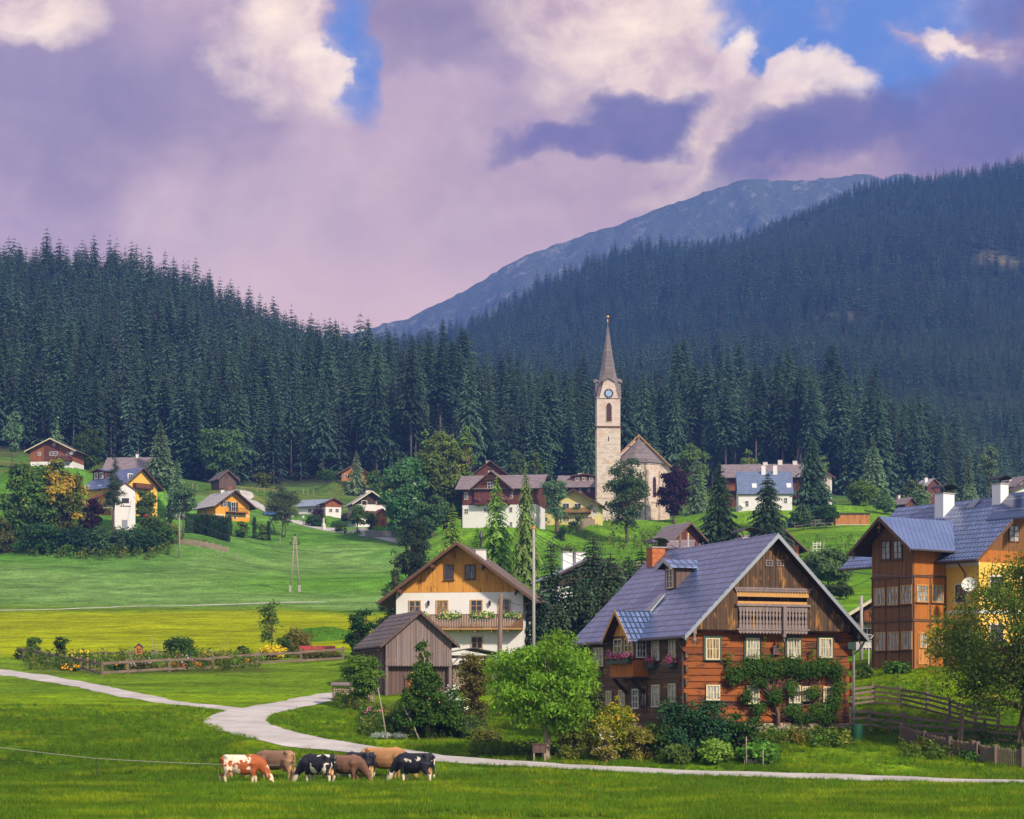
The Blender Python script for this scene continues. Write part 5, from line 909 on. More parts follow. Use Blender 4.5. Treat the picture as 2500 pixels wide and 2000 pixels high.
# yellow house on the left with dormer
H = HB('large yellow house with blue grey roof and dormer beside the white transformer tower', 300, 1268, 430, 50, 8.6, 10.5, 6.7, 38, wall='plaster_gold', roof='roof_blue', of=1.1, os=.9, board='wood_trim'); YH = H
rects(H, 'front', Z([(1078,543,1113,580)], i1x), surround='white_paint'); rects(H, 'left', Z([(723,640,750,697),(803,738,832,770),(900,745,935,810)], i1x), surround='white_paint'); rects(H, 'left', Z([(828,640,850,690)], i1x), surround='white_paint')
H.railing(2.4, 6.8, 6.2, .9, 1.0, 'board_red', slabmat='wood_dark'); p = H.hit(i1x(870), i3y(830), 'left', -1); H.railing(p.y-3.2, p.y+3.0, p.z, 1.0, 1.4, 'iron', side='left', style='bars', slabmat='plaster_cream')
for yy in (p.y-3, p.y+2.8): H.part('balcony_post', MB().box(-1.35,-1.1,yy-.12,yy+.12,-1.5,p.z-.12), 'plaster_cream')
H.part('garage_door', MB().box(-.05,.02,p.y-1.5,p.y+1.5,-.2,p.z-.5), 'board_tan'); H.part('awning', MB().slab([(-.02,p.y-.2,p.z+2.6),(-1.5,p.y-.2,p.z+2.2),(-1.5,p.y+3.4,p.z+2.2),(-.02,p.y+3.4,p.z+2.6)], (0,0,.06)), 'roof_red')
q = onroof(H, i1x(850), i3y(590)); Dm = subhouse(H, q.x-.2, q.y+2.2, -90, 3.6, 3); Dm.shell(q.z+1.55, 14, 'board_red', 'roof_blue', of=.5, os=.4, ob=1.0, base=q.z-.6, gutter=False); Dm.window('front', 1.0, q.z+.2, .9, 1.1, surround='white_paint'); Dm.window('front', 2.6, q.z+.2, .9, 1.1, surround='white_paint'); merge(H, Dm)
H = HB('narrow white transformer tower with pitched roof below the yellow house', 280, 1297, 414, 12, 3.75, 3.4, 7.6, 34, wall='plaster_white', roof='roof_brown', of=.15, os=.25, cat='transformer tower', name='transformer_tower', gutter=False); H.window('front', 1.95, 5.2, 1.3, .9, frame='wood_dark', cols=3, rows=1); H.part('insulator_bracket', MB().box(1.0,2.9,-.12,0,4.6,4.68), 'iron')
H.part('door', MB().box(1.3,2.3,-.05,.02,.2,2.1), 'zinc')
# orange house
H = HB('small orange yellow house with pale roof and balcony behind the clipped hedge', 526, 1277, 440, 33, 7.4, 8.4, 3.75, 36, wall='plaster_orange', roof='roof_pale', of=1.4, os=1.0, board='wood_trim'); i2 = Z
rects(H, 'front', Z([(1878,770,1912,818)], i1x), surround=None, shutter='frame_green'); rects(H, 'front', Z([(1948,780,1985,858)], i1x), name='balcony_door', shutter='frame_green'); rects(H, 'front', Z([(1930,700,1950,728)], i1x), surround='white_paint'); rects(H, 'front', Z([(1965,890,1990,925)], i1x), cols=1)
p = H.hit(i1x(1950), i3y(862), 'front', -1); H.railing(2.2, 6.6, p.z, .8, 1.1, 'iron', style='bars'); H.part('white_band', MB().box(-.03,0.001,0,8.4,1.55,1.75), 'white_paint'); H.part('white_band', MB().box(.002,7.4,-.03,0,1.55,1.75), 'white_paint'); H.chimney(3.6, 4.6, .6, .7, 'plaster_cream', 'flat')
H.window('left', 4.5, 2.0, 1.1, 1.0)
H = HB('small weathered hay barn alone by the fence at the forest edge', 535, 1200, 500, 28, 4.0, 5, 3.0, 40, wall='board_old', roof='roof_shingle', of=.7, os=.6, cat='barn', name='hay_barn', gutter=False); H.part('hatch', MB().box(1.6,2.1,-.05,0,3.0,3.5), 'wood_dark'); H.door('front', 2.6, -.2, 1.0, 1.6, 'board_rust', 'board_old'); 
H = HB('orange painted cabin half hidden by a spruce at the forest edge', 834, 1176, 545, 4, 6, 5, 2.3, 30, wall='board_tan', roof='roof_brown', of=.9, os=1.2, cat='cabin', name='wooden_cabin'); H.part('porch_shade', MB().slab([(2.0,-1.3,1.9),(3.6,-1.3,1.9),(3.6,0,2.2),(2.0,0,2.2)], (0,0,.08)), 'board_rust'); H.window('front', 1.0, .9, .8, .9); H.window('front', 4.6, .9, .9, .9)
# bungalow pair
H = HB('low white bungalow with grey blue metal roofs left of the black gabled house', 792, 1259, 480, 68, 6, 6.2, 2.2, 26, wall='plaster_white', roof='roof_greyblue', gable='board_rust', of=.6, os=.6, cat='bungalow', name='bungalow')
S2 = House('tmpx', 'x', 'x', 795, 474, 20, 3.4, 5, z0=H.O.z); S2.shell(2.3, 27, 'plaster_white', 'roof_greyblue', gable='board_rust', split=1.3, upper='board_rust', of=.6, os=.5); S2.window('front', 1.1, .2, .8, .8); S2.window('front', 2.5, .2, .8, .8); merge(H, S2); H.window('left', 3.5, .7, .9, .9)
# black gabled white house
H = HB('white house with black gable and pale roof above the lane', 869, 1293, 460, 16, 6.2, 8, 5.7, 34, wall='plaster_white', split=5.2, upper='wood_dark', gable='wood_dark', roof='roof_pale', of=1.1, os=1.0, board='frame_cream')
rects(H, 'front', Z([(893,770,932,803),(1014,772,1050,805)], i2x), frame='wood_trim', surround='white_paint'); rects(H, 'front', Z([(920,850,948,885)], i2x), frame='orange_paint', cols=1); H.railing(.2, 6.0, 3.6, .2, .8, 'wood_dark'); H.chimney(3.2, 3.2, .6, .95, 'plaster_cream', 'flat'); H.chimney(3.9, 1.2, .7, .4, 'red_metal', 'none')
H.railing(1.5, 7.5, 2.6, .9, 1.6, 'wood_dark', side='left'); H.window('left', 4, 2.9, 1.2, 1.2)
H = HB('little orange plank shed with red roof beside the black gabled house', 921, 1288, 448, 20, 2.1, 3, 2.7, 42, wall='board_tan', roof='roof_red', of=.4, os=.35, cat='shed', name='garden_shed', gutter=False); H.door('front', 1.05, -.2, 1.0, 1.9, 'board_rust', 'board_tan')
# big maroon and white house
H = HB('large farmhouse, maroon timber over white walls with a carved centre gable', 1309, 1296, 420, 80, 10.5, 14, 8.2, 27, wall='plaster_white', split=4.95, upper='board_red', gable='board_red', roof='roof_mauve', of=1.3, os=.9, board='wood_dark', cat='farmhouse', name='maroon_farmhouse')
rects(H, 'left', Z([(118,697,148,760),(210,697,243,757),(305,700,333,735),(495,690,525,750),(593,700,618,745)], i3x), off=.02); rects(H, 'left', Z([(115,835,152,880),(493,822,523,868),(600,830,630,870),(498,945,523,990),(690,880,705,900),(280,830,320,865)], i3x), frame='white_paint')
c0 = H.hit(i3x(195), i3y(700), 'left', -1.2); c1 = H.hit(i3x(492), i3y(700), 'left', -1.2); Sg = subhouse(H, -.55, c0.y, -90, c0.y-c1.y, 6); Sg.shell(8.3, 40, 'board_red', 'roof_mauve', of=1.1, os=.9, ob=0, base=4.96, gutter=False, board='wood_trim'); Sg.window('front', Sg.w/2-.3, 7.9, 1.1, 1.3); k = MB(); zt = Sg.zr-.6
for xx in (-1.0,-.5,0,.5): k.beam((Sg.w/2+xx,-.9,zt-.8),(Sg.w/2+xx+.5,-.9,zt-.2),.07).beam((Sg.w/2+xx+.5,-.9,zt-.8),(Sg.w/2+xx,-.9,zt-.2),.07)
k.box(Sg.w/2-1.3,Sg.w/2+1.3,-.95,-.87,zt-.9,zt-.8).box(Sg.w/2-1.1,Sg.w/2+1.1,-.95,-.87,zt-.2,zt-.1); Sg.part('carved_truss', k, 'wood_trim'); merge(H, Sg); H.chimney(5.4, 9.6, 1.1, .9, 'plaster_cream', 'flat'); H.railing(c1.y, c0.y, 5.0, .9, 1.1, 'board_red', side='left', flowers=(8, 'lf_pink', .2))
H = HB('dark roofed timber house peeping over the ridge of the maroon farmhouse', 1160, 1190, 500, -4, 6.8, 8, 3.2, 37, base=-9, wall='board_red', roof='roof_dark', of=.8, os=.7, gable='board_red'); H.chimney(2.6, 3, 1.0, .9, 'concrete', 'none')
# yellow guesthouse
H = HB('pale yellow guesthouse with long dark balcony left of the church tower', 1343, 1290, 440, -8, 9.4, 9, 4.7, 30, wall='plaster_paleyellow', roof='roof_brown', of=1.3, os=.9, board='wood_trim', cat='guesthouse', name='yellow_guesthouse')
rects(H, 'front', Z([(945,790,1000,835),(1042,790,1100,835),(1175,797,1203,830)], i3x), surround='white_paint', cols=2, rows=1); rects(H, 'front', Z([(945,897,1000,942),(1042,897,1100,942),(1137,900,1195,942)], i3x), surround='white_paint', cols=2, rows=1, pane='glass_warm'); a0 = H.hit(i3x(915), i3y(868), 'front', -1).x; a1 = H.hit(i3x(1180), i3y(868), 'front', -1).x; H.railing(a0, a1, H.hit(1400, i3y(868), 'front', -1).z, .95, 1.1, 'board_brown', style='board', flowers=(2, 'lf_mid', .3)); H.chimney(2.6, 3, .6, .6, 'plaster_white', 'none')
p = H.hit(1454, i3y(862)); H.part('name_sign', MB().box(p.x-.65, p.x+.55, -.05, -.005, p.z-.75, p.z+.75), 'white_paint')
def text(body, size, mat, parent, loc, rot, name='lettering'):
    cu = bpy.data.curves.new(name, 'FONT'); cu.body = body; cu.size = size; cu.extrude = .01; o = bpy.data.objects.new(name, cu); C.objects.link(o); dg = bpy.context.evaluated_depsgraph_get(); me = bpy.data.meshes.new_from_object(o.evaluated_get(dg)); bpy.data.objects.remove(o); me.materials.clear(); me.materials.append(MAT[mat]); o = bpy.data.objects.new(name, me); C.objects.link(o); o.parent = parent; o.location = loc; o.rotation_euler = rot; return o
text('K\u00f6', 1.0, 'iron', H.t, (p.x-.5, -.07, p.z-.35), (R(90), 0, 0))
S2 = House('tmpx', 'x', 'x', 1316, 436, -8, 2.6, 6, z0=H.O.z); S2.shell(3.6, 26, 'plaster_paleyellow', 'roof_brown', of=.9, os=.9, board='wood_trim'); S2.window('front', 1.2, 1.0, .8, .9); merge(H, S2)
H = HB('maroon house with mauve dormered roof directly left of the church tower', 1470, 1228, 482, 84, 8, 9, 3.7, 32, wall='board_red', roof='roof_mauve', of=.8, os=.8); rects(H, 'left', Z([(1155,665,1175,697),(1083,665,1103,697)], i3x)); q = onroof(H, i3x(1110), i3y(605)); Dm = subhouse(H, q.x, q.y+2.2, -90, 5.2, 3.4); Dm.shell(q.z+1.15, 8, 'board_red', 'roof_mauve', of=.5, os=.4, base=q.z-.4, gutter=False); [Dm.window('front', xx, q.z+.15, .8, .75) for xx in (1.1, 2.6, 4.1)]; merge(H, Dm); H.chimney(4.2, 5, .7, .9, 'plaster_white', 'flat'); H.chimney(4.2, 1.2, .9, .5, 'plaster_white', 'none')
# right of the church
H = HB('long manor house with mauve tiled roof behind the blue roofed house', 1985, 1245, 452, 85, 11, 17.4, 6.9, 27, wall='board_red', roof='roof_mauve', of=1.0, os=1.0, cat='manor', name='manor_house')
for yy, hh in ((3.4, .7), (6.4, .9), (9.4, .5)): H.chimney(5.5, yy, hh, .9, 'plaster_cream', 'none')
H.railing(13, 17.2, 3.9, .9, 1.2, 'board_rust', side='left')
H = HB('white house with steep slate blue roof and two tall chimneys', 1934, 1256, 430, 87, 9, 10.2, 4.0, 45, wall='plaster_white', roof='roof_slateblue', of=.25, os=.25, name='blue_roofed_house', board='zinc'); 
for xx in (440, 516): q = onroof(H, i4x(xx), i4y(400)); H.chimney(4.2, q.y, 1.6, .8, 'plaster_white', 'none')
for a in ((370,487,393,510),(598,486,620,508)): q = onroof(H, i4x((a[0]+a[2])/2), i4y(a[3])); o = H.part('skylight', MB().add([(q.x-.4,q.y-.45,H.hw+q.x-.2),(q.x+.4,q.y-.45,H.hw+q.x+.6),(q.x+.4,q.y+.45,H.hw+q.x+.6),(q.x-.4,q.y+.45,H.hw+q.x-.2),(q.x-.4,q.y-.45,H.hw+q.x-.0),(q.x+.4,q.y-.45,H.hw+q.x+.72),(q.x+.4,q.y+.45,H.hw+q.x+.72),(q.x-.4,q.y+.45,H.hw+q.x-.0)], [(3,2,1,0),(4,5,6,7),(0,1,5,4),(1,2,6,5),(2,3,7,6),(3,0,4,7)]), 'frame_white')
rects(H, 'left', [(i4x(575),i4y(580),i4x(600),i4y(617)),(i4x(470),i4y(580),i4x(495),i4y(617)),(i4x(320),i4y(600),i4x(345),i4y(640))]); k = MB(); dish(k, Vector((-.5,9.4,1.8)), Vector((-.9,-.3,.3)).normalized(), .5); k.tube([(-.02,9.4,1.8),(-.5,9.4,1.8)], .03, 5); H.part('satellite_dish', k, 'white_paint')
H = HB('tall pink rendered house end with mauve hipped roof beside the big spruce', 1984, 1240, 440, 2, 3.7, 7, 6.2, 32, wall='plaster_pink', roof='roof_mauve', of=.6, os=.7, ob=.6); H.part('corner_strip', MB().box(3.4,3.76,-.06,0,-1,6.1), 'plaster_cream'); H.window('front', 1.8, 3.6, .9, 1.3, surround='white_paint')
H = HB('low orange plank shed on a white plinth at the top of the right meadow', 2122, 1289, 400, 88, 4, 5.9, 2.5, 5, wall='plaster_white', split=.6, upper='board_tan', gable='board_tan', roof='roof_dark', of=.1, os=.25, cat='shed', name='plank_shed', gutter=False)
H = HB('small red timber house with one lit window right of the round green tree', 2210, 1252, 450, 36, 2.9, 4, 1.9, 38, wall='board_red', roof='roof_mauve', of=.5, os=.5, name='red_cottage'); H.window('front', .9, .6, .8, .8, frame='wood_honey'); H.chimney(1.4, 3.2, .8, .5, 'plaster_cream', 'none')
H = HB('maroon gable with two white chimneys rising among the right hand trees', 2264, 1240, 520, 22, 3.4, 5, 5.2, 42, wall='board_red', roof='roof_pale', of=.4, os=.4, name='maroon_house'); H.chimney(.8, 2, 1.2, .7, 'plaster_white', 'flat'); H.chimney(2.5, 2.6, .6, .7, 'plaster_white', 'flat')
H = HB('distant maroon house with grey roof at the right edge of the photo', 2478, 1248, 470, 25, 6, 6, 5.4, 34, wall='board_red', roof='roof_mauve', of=.8, os=.7, name='maroon_house'); H.window('front', 1.6, 5.6, .8, .9); H.chimney(1.8, 4, .7, .6, 'plaster_white', 'flat')
H = HB('dark roofed house behind the blue scale roof at the far right', 2476, 1262, 420, 10, 7, 6, 5.0, 22, wall='plaster_white', roof='roof_dark', of=.8, os=.8, name='dark_roofed_house')
# behind the log farmhouse
H = HB('brown roofed house behind the two spruces, brick red end wall showing', 1850, 1400, 330, 8, 6.2, 8, 4.2, 42, wall='plaster_brick', roof='roof_mauve', of=1.0, os=1.1, gable='board_red', name='spruce_side_house'); 
S2 = House('tmpx', 'x', 'x', 1848, 334, 84, 7, 8.6, z0=H.O.z); S2.shell(4.0, 30, 'plaster_white', 'roof_mauve', of=.5, os=.6); S2.window('left', 4, 2, 1, 1); merge(H, S2)
H = HB('little maroon gabled house with tiled porch roof above the log farmhouse chimney', 1650, 1392, 300, 26, 3.6, 5, 4.6, 42, wall='board_red', roof='roof_mauve', of=1.0, os=.8, name='gabled_cottage'); S2 = House('tmpx', 'x', 'x', 1690, 293, 82, 3, 3.0, z0=H.O.z); S2.shell(2.6, 30, 'plaster_lilac', 'roof_mauve', of=.3, os=.6); S2.window('left', 1.5, 1.0, .7, .8); merge(H, S2)
H = HB('black gabled white house hidden behind the dark spruce hedge', 1362, 1565, 215, 10, 6.9, 9, 6.3, 27, wall='plaster_white', gable='wood_dark', roof='roof_greyblue', split=5.2, upper='wood_dark', of=1.2, os=.9, board='wood_dark', name='black_gabled_house'); H.chimney(1.4, 2.6, 1.6, .95, 'plaster_white', 'flat'); H.chimney(3.0, 4.2, .9, .95, 'plaster_white', 'none'); H.window('front', 2.2, 2.9, 1.0, 1.2); H.window('front', 4.8, 2.9, 1.0, 1.2)
H = HB('white house with dark timber top and balcony between the log farmhouse and the yellow house', 2090, 1606, 186, -4, 7, 8, 3.9, 32, wall='plaster_grey', gable='wood_dark', split=2.9, upper='wood_dark', roof='roof_pale', of=1.1, os=1.1, board='frame_cream', name='timber_topped_house'); H.railing(.6, 6.4, 2.95, .9, 1.0, 'board_rust', flowers=(4, 'lf_orange', .6)); H.window('front', .9, 1.35, .9, 1.1, frame='frame_white'); H.window('front', .8, -.1, 1.0, 1.0, frame='frame_white'); H.part('tarpaulin', MB().box(-1.2,-.2,-.8,.4,-.4,1.5), 'tarp')
H = HB('white chimneyed house almost hidden behind the tall maples', 986, 1230, 500, 20, 5, 6, 5.6, 42, wall='plaster_white', roof='roof_brown', gable='board_red', of=.6, os=.6, name='hidden_house'); H.chimney(2.6, 1.5, 1.1, .6, 'plaster_cream', 'none')
# ------------------------------------------------------------------ trees and shrubs one can tell apart
def top_h(px, D, rowtop): return CZ+(HR-rowtop)/F*D-G(px, D).z
def TB(label, px, D, rowtop, wpx, mat, seed, cat='tree', name='broadleaf_tree', **k):
    H = top_h(px, D, rowtop); return broadleaf(name, label, cat, G(px, D), H, wpx/F*D, mat, seed, **k)
def TC(label, px, D, rowtop, wpx, mat, seed, name='spruce_tree', cat='tree', **k):
    wpx *= 1.3 if 'larch' in mat else 1.1
    H = top_h(px, D, rowtop); return conifer(name, label, cat, G(px, D), H, wpx/F*D/2, mat, seed, **k)
def BU(label, px, D, rowtop, wpx, mat, seed, name='shrub', cat='shrub', **k):
    H = top_h(px, D, rowtop); return bush(name, label, cat, G(px, D), wpx/F*D, max(.25, H), mat, seed, **k)
# foreground
TB('bright green walnut tree with broad leafy crown in front of the log farmhouse', 1335, 118.5, 1515, 310, 'lf_walnut', 1, name='walnut_tree', clear=.1, nlobe=40, nleaf=19000, size=.2, prof='round', trunk=.03, lean=(-.03, 0), bark='bark_pale', droop=.6, flat=.7, asp=1.9, inner=.32)
TB('fruit laden apple tree with leaning pale trunk in front of the grey barn', 1050, 131.6, 1560, 165, 'lf_apple', 2, name='apple_tree', clear=.08, nlobe=40, nleaf=13000, size=.17, prof='cone', trunk=.035, lean=(-.08, 0), bark='bark_pale', fruits=(34, 'fruit_orange', .05), droop=.2)
TB('dark leaved pear tree against the left corner of the grey barn', 884, 152, 1583, 105, 'lf_apple', 3, name='pear_tree', clear=.06, nlobe=28, nleaf=8500, size=.16, prof='oval', trunk=.025, droop=.2)
TB('thin olive brown plum tree between the barn and the walnut tree', 1158, 140, 1590, 110, 'lf_olive', 4, name='plum_tree', clear=.1, nlobe=24, nleaf=5200, size=.15, prof='vase', trunk=.022, stems=2)
TB('large apple tree with red fruit in front of the yellow house', 2500, 119, 1318, 490, 'lf_apple', 5, name='apple_tree', clear=.03, nlobe=60, nleaf=38000, size=.15, prof='round', trunk=.02, lean=(.02, 0), fruits=(60, 'fruit_red', .05), droop=.2, inner=.32)
TB('young golden leaved sapling beside the timber veranda door', 2284, 141.5, 1522, 78, 'lf_yellow', 6, name='fruit_sapling', clear=.2, nlobe=9, nleaf=700, size=.14, prof='vase', trunk=.012)
# espaliered pear on the farmhouse front
def espalier():
    H = LH; t_ = thing('espalier_pear', 'espaliered pear trained across the log front of the farmhouse', 'climbing tree', H.O, H.th); rng = np.random.RandomState(8); mb = MB(); s = 41.5/1.0
    p0 = H.hit(1899, 1768, 'front', -.35); mb.tube([(p0.x, -.4, -.5), (p0.x, -.38, p0.z+.6), (p0.x-.25, -.35, p0.z+1.4), (p0.x-.8, -.3, p0.z+2.6)], [.13, .11, .09, .07], 7)
    L_ = []
    for px_, rw, rx, rz in ((1800,1642,.7,.5),(1840,1625,.8,.55),(1880,1632,.8,.6),(1925,1625,.8,.55),(1965,1635,.9,.5),(2005,1628,.8,.55),(2040,1640,.6,.5),(1850,1665,.6,.35),(1890,1700,.5,.5),(1935,1735,.6,.4),(1960,1752,.7,.35),(2000,1735,.7,.5),(2035,1715,.5,.6),(1850,1730,.45,.4),(1985,1690,.5,.4),(2045,1680,.45,.5),(2020,1755,.6,.35),(1930,1680,.4,.5),(1790,1660,.4,.3),(1822,1700,.35,.45)):
        q = H.hit(px_, rw, 'front', -.35); L_.append((np.array([q.x, -.42, q.z]), rx, rz)); mb.tube([(p0.x-.3*min(1, max(0, (q.z-1)/2)), -.33, p0.z+min(1.5, max(.5, q.z-1))), ((p0.x+q.x)/2, -.25, q.z-.15), (q.x, -.3, q.z)], [.05, .035, .02], 5)
    Vs, Fs, Cs = [], [], []; b_ = 0
    for c_, rx, rz in L_:
        rx *= 1.08; rz *= 1.05; n = int(760*rx*rz/.4); d_ = unit(rng.normal(0, 1, (n, 3))); d_[:, 1] = -abs(d_[:, 1]); rr_ = rng.uniform(.35, 1.12, n)[:, None]; pp = c_+d_*rr_*np.array([rx, .4, rz]); V, Fc, Co = leaves(pp, d_+np.array([0, -.5, .5]), .12, rng, 1.5, droop=.2); Vs.append(V); Fs.append(Fc+b_); Cs.append(Co*rng.uniform(.75, 1.25)); b_ += len(V)
    for px_, r0, r1 in ((1785,1590,1640),(1866,1553,1630),(1880,1600,1630),(1908,1566,1630),(1984,1585,1630),(1777,1597,1660),(2045,1605,1660),(1950,1600,1640),(1826,1605,1640)):
        a_ = H.hit(px_, r1, 'front', -.4); b2 = H.hit(px_, r0, 'front', -.4); k = rng.uniform(0, 1, 60)[:, None]; pp = np.array(a_)+(np.array(b2)-np.array(a_))*k+rng.normal(0, .07, (60, 3)); V, Fc, Co = leaves(pp, np.tile([0, -1, .5], (60, 1)).astype(float), .13, rng); Vs.append(V); Fs.append(Fc+b_); Cs.append(Co*1.3); b_ += len(V); mb.tube([a_, b2], [.02, .008], 4)
    mb.build('trunk', 'bark', t_, True); npmesh('foliage', np.concatenate(Vs), np.concatenate(Fs), 'lf_apple', np.concatenate(Cs), t_)
    tr = MB()
    for x_ in np.arange(5.4, H.w, .55): tr.box(x_-.02, x_+.02, -.2, -.16, .5, 3.3)
    for z_ in (1.0, 1.9, 2.8): tr.box(5.2, H.w, -.16, -.13, z_-.02, z_+.02)
    tr.build('trellis', 'board_old', t_)
espalier()
# farmhouse garden
BU('big dark green lilac bush in front of the log farmhouse corner', 1690, 117.2, 1700, 200, 'lf_hedge', 21, nleaf=7500, size=.15, nlobe=26, depth=2.4)
BU('rounded dark bush left of the lilac before the farmhouse side door', 1612, 117.4, 1752, 100, 'lf_mid', 22, nleaf=3000, size=.14, nlobe=12)
BU('glossy green shrub at the right end of the farmhouse garden', 1812, 117.4, 1726, 115, 'lf_mid', 23, nleaf=3400, size=.15, nlobe=14)
BU('yellow flowering tall herb clump between the walnut tree and the lilac', 1500, 117.4, 1715, 120, 'lf_yellow', 24, nleaf=3600, size=.13, nlobe=16, flowers=[('lf_gold', 50, .08)], name='flowering_herbs', cat='flower clump')
BU('pale white flowering herb clump at the foot of the yellow herbs', 1478, 116.0, 1768, 60, 'lf_olive', 25, nleaf=1400, size=.11, nlobe=8, flowers=[('lf_white', 40, .05)], name='white_flower_clump', cat='flower clump')
BU('reddish brown grassy shrub immediately right of the walnut trunk', 1398, 118.4, 1742, 85, 'lf_olive', 26, nleaf=2600, size=.16, nlobe=10, asp=3.5)
BU('golden brown tall grass clump beneath the bay of the farmhouse', 1560, 116.8, 1752, 75, 'lf_olive', 27, nleaf=2200, size=.18, nlobe=9, asp=4)
BU('low leafy vegetable bed with climbing nasturtium before the lilac', 1742, 115.4, 1806, 90, 'lf_bright', 28, nleaf=2200, size=.16, nlobe=10, asp=1.1, name='vegetable_bed', cat='plants')
BU('low light green squash plants at the garden edge under the glossy shrub', 1855, 115.4, 1812, 95, 'lf_bright', 29, nleaf=2000, size=.2, nlobe=10, asp=1.1, name='squash_plants', cat='plants')
BU('low mint green perennials left of the vegetable bed', 1655, 115.4, 1812, 90, 'lf_mid', 30, nleaf=1900, size=.14, nlobe=9, name='perennials', cat='plants')
BU('pink geranium pot cluster beside the farmhouse side door', 1548, 121.5, 1738, 26, 'lf_mid', 31, nleaf=500, size=.1, nlobe=5, flowers=[('lf_pink', 60, .08)], name='potted_geranium', cat='potted plant')
BU('yellow green climbing shrub against the left side of the log wall', 1502, 123, 1702, 55, 'lf_yellow', 32, nleaf=1500, size=.14, nlobe=8)
BU('leafy elder bush between the walnut tree and the farmhouse wall', 1448, 121.5, 1668, 60, 'lf_dark', 33, nleaf=2500, size=.15, nlobe=10)
# barn garden
BU('dense shadowy currant bush at the foot of the leaning apple tree', 985, 134, 1730, 95, 'lf_dark', 41, nleaf=3600, size=.14, nlobe=14, name='currant_bush')
BU('silver grey lavender mound left of the leaning apple trunk', 930, 130.6, 1790, 50, 'lf_silver', 42, nleaf=1800, size=.09, nlobe=8, asp=3, name='lavender', cat='flower clump')
BU('smaller silver lavender mound beside the crossed garden stakes', 972, 130.6, 1788, 36, 'lf_silver', 43, nleaf=1300, size=.09, nlobe=6, asp=3, name='lavender', cat='flower clump')
BU('dark green berry bush right of the leaning apple trunk', 1095, 133.5, 1728, 80, 'lf_dark', 44, nleaf=3000, size=.14, nlobe=12, name='berry_bush')
BU('tall green phlox clump below the plum tree', 1150, 132, 1742, 85, 'lf_mid', 45, nleaf=2800, size=.14, nlobe=12)
BU('rust tinted herb clump between the berry bush and the walnut tree', 1190, 128, 1768, 66, 'lf_olive', 46, nleaf=1900, size=.13, nlobe=9)
BU('white flowering hydrangea behind the leaning apple tree', 1108, 146, 1672, 66, 'lf_mid', 47, nleaf=1200, size=.13, nlobe=8, flowers=[('lf_white', 90, .1)], name='white_hydrangea', cat='flower bush')
BU('small dark bush at the left end of the lavender bed', 893, 132, 1775, 34, 'lf_dark', 48, nleaf=1300, size=.11, nlobe=7)
BU('leafy bush with pink blooms under the left garden tree', 905, 141, 1728, 50, 'lf_mid', 49, nleaf=1600, size=.13, nlobe=8, flowers=[('lf_pink', 26, .09)])
BU('round dark elder bush behind the shingled barn roof', 880, 205, 1487, 72, 'lf_dark', 50, nleaf=3800, size=.22, nlobe=14, prof='round')
BU('dark creeper clump filling the barn forecourt', 1015, 140, 1700, 60, 'lf_dark', 51, nleaf=2000, size=.14, nlobe=9)
BU('tiny hosta bed in the lawn before the timber veranda', 2192, 143.2, 1614, 56, 'lf_bright', 52, nleaf=900, size=.24, nlobe=7, asp=1.6, name='hosta_bed', cat='plants')
BU('small dark bush by the lamp post left of the veranda', 2112, 143, 1622, 40, 'lf_mid', 53, nleaf=800, size=.14, nlobe=6)
BU('weedy nettle clump along the picket fence', 2275, 118.5, 1812, 50, 'lf_dark', 54, nleaf=2400, size=.14, nlobe=10, name='nettle_clump')
BU('second nettle clump nearer the picket gate', 2375, 117.0, 1832, 46, 'lf_mid', 55, nleaf=2000, size=.14, nlobe=9, name='nettle_clump')
BU('yellow flowering shrub behind the rail fence under the large apple tree', 2405, 134, 1690, 60, 'lf_yellow', 56, nleaf=900, size=.13, nlobe=7)
# fenced cottage garden on the left
for i, (lb_, px, D, rt, wp, mt, kw) in enumerate([
 ('leftmost young fruit tree in the fenced garden', 85, 206, 1552, 50, 'lf_dark', dict()), ('second young fruit tree in the fenced garden, with narrow round crown', 146, 202, 1552, 48, 'lf_dark', dict())]): TB(lb_, px, D, rt, wp, mt, 60+i, name='fruit_tree', clear=.12, nlobe=9, nleaf=900, size=.17, prof='vase', trunk=.02, **kw)
BU('sunflower clump at the far left fence corner', 55, 212, 1578, 40, 'lf_mid', 62, nleaf=900, size=.2, nlobe=7, flowers=[('lf_gold', 14, .2)], name='sunflowers', cat='flower clump')
BU('yellow dahlia bush behind the fence below the second fruit tree', 192, 196, 1592, 62, 'lf_mid', 63, nleaf=1600, size=.17, nlobe=9, flowers=[('lf_gold', 40, .13)], name='dahlia_bush', cat='flower bush')
BU('orange dahlia clump leaning through the fence rails, left', 160, 189, 1616, 22, 'lf_mid', 64, nleaf=350, size=.14, nlobe=5, flowers=[('lf_orange', 22, .11)], name='orange_dahlias', cat='flower clump')
BU('orange dahlia clump near the fence bend', 184, 187.5, 1622, 20, 'lf_mid', 65, nleaf=300, size=.14, nlobe=5, flowers=[('lf_orange', 20, .11)], name='orange_dahlias', cat='flower clump')
BU('wide leafy berry shrub standing above the fence in mid garden', 443, 206, 1556, 92, 'lf_dark', 66, nleaf=3300, size=.2, nlobe=14, prof='vase')
BU('sunflower patch just right of the fence bend', 292, 187, 1610, 45, 'lf_mid', 67, nleaf=900, size=.17, nlobe=8, flowers=[('lf_gold', 16, .17)], name='sunflowers', cat='flower clump')
BU('mixed flower patch beneath the bird house', 350, 190, 1605, 60, 'lf_olive', 68, nleaf=1100, size=.16, nlobe=9, flowers=[('lf_white', 30, .1)], name='flower_patch', cat='flower clump')
BU('violet and white aster patch under the wide berry shrub', 455, 195, 1600, 60, 'lf_mid', 69, nleaf=900, size=.15, nlobe=8, flowers=[('lf_pink', 30, .12), ('lf_white', 20, .1)], name='aster_patch', cat='flower clump')
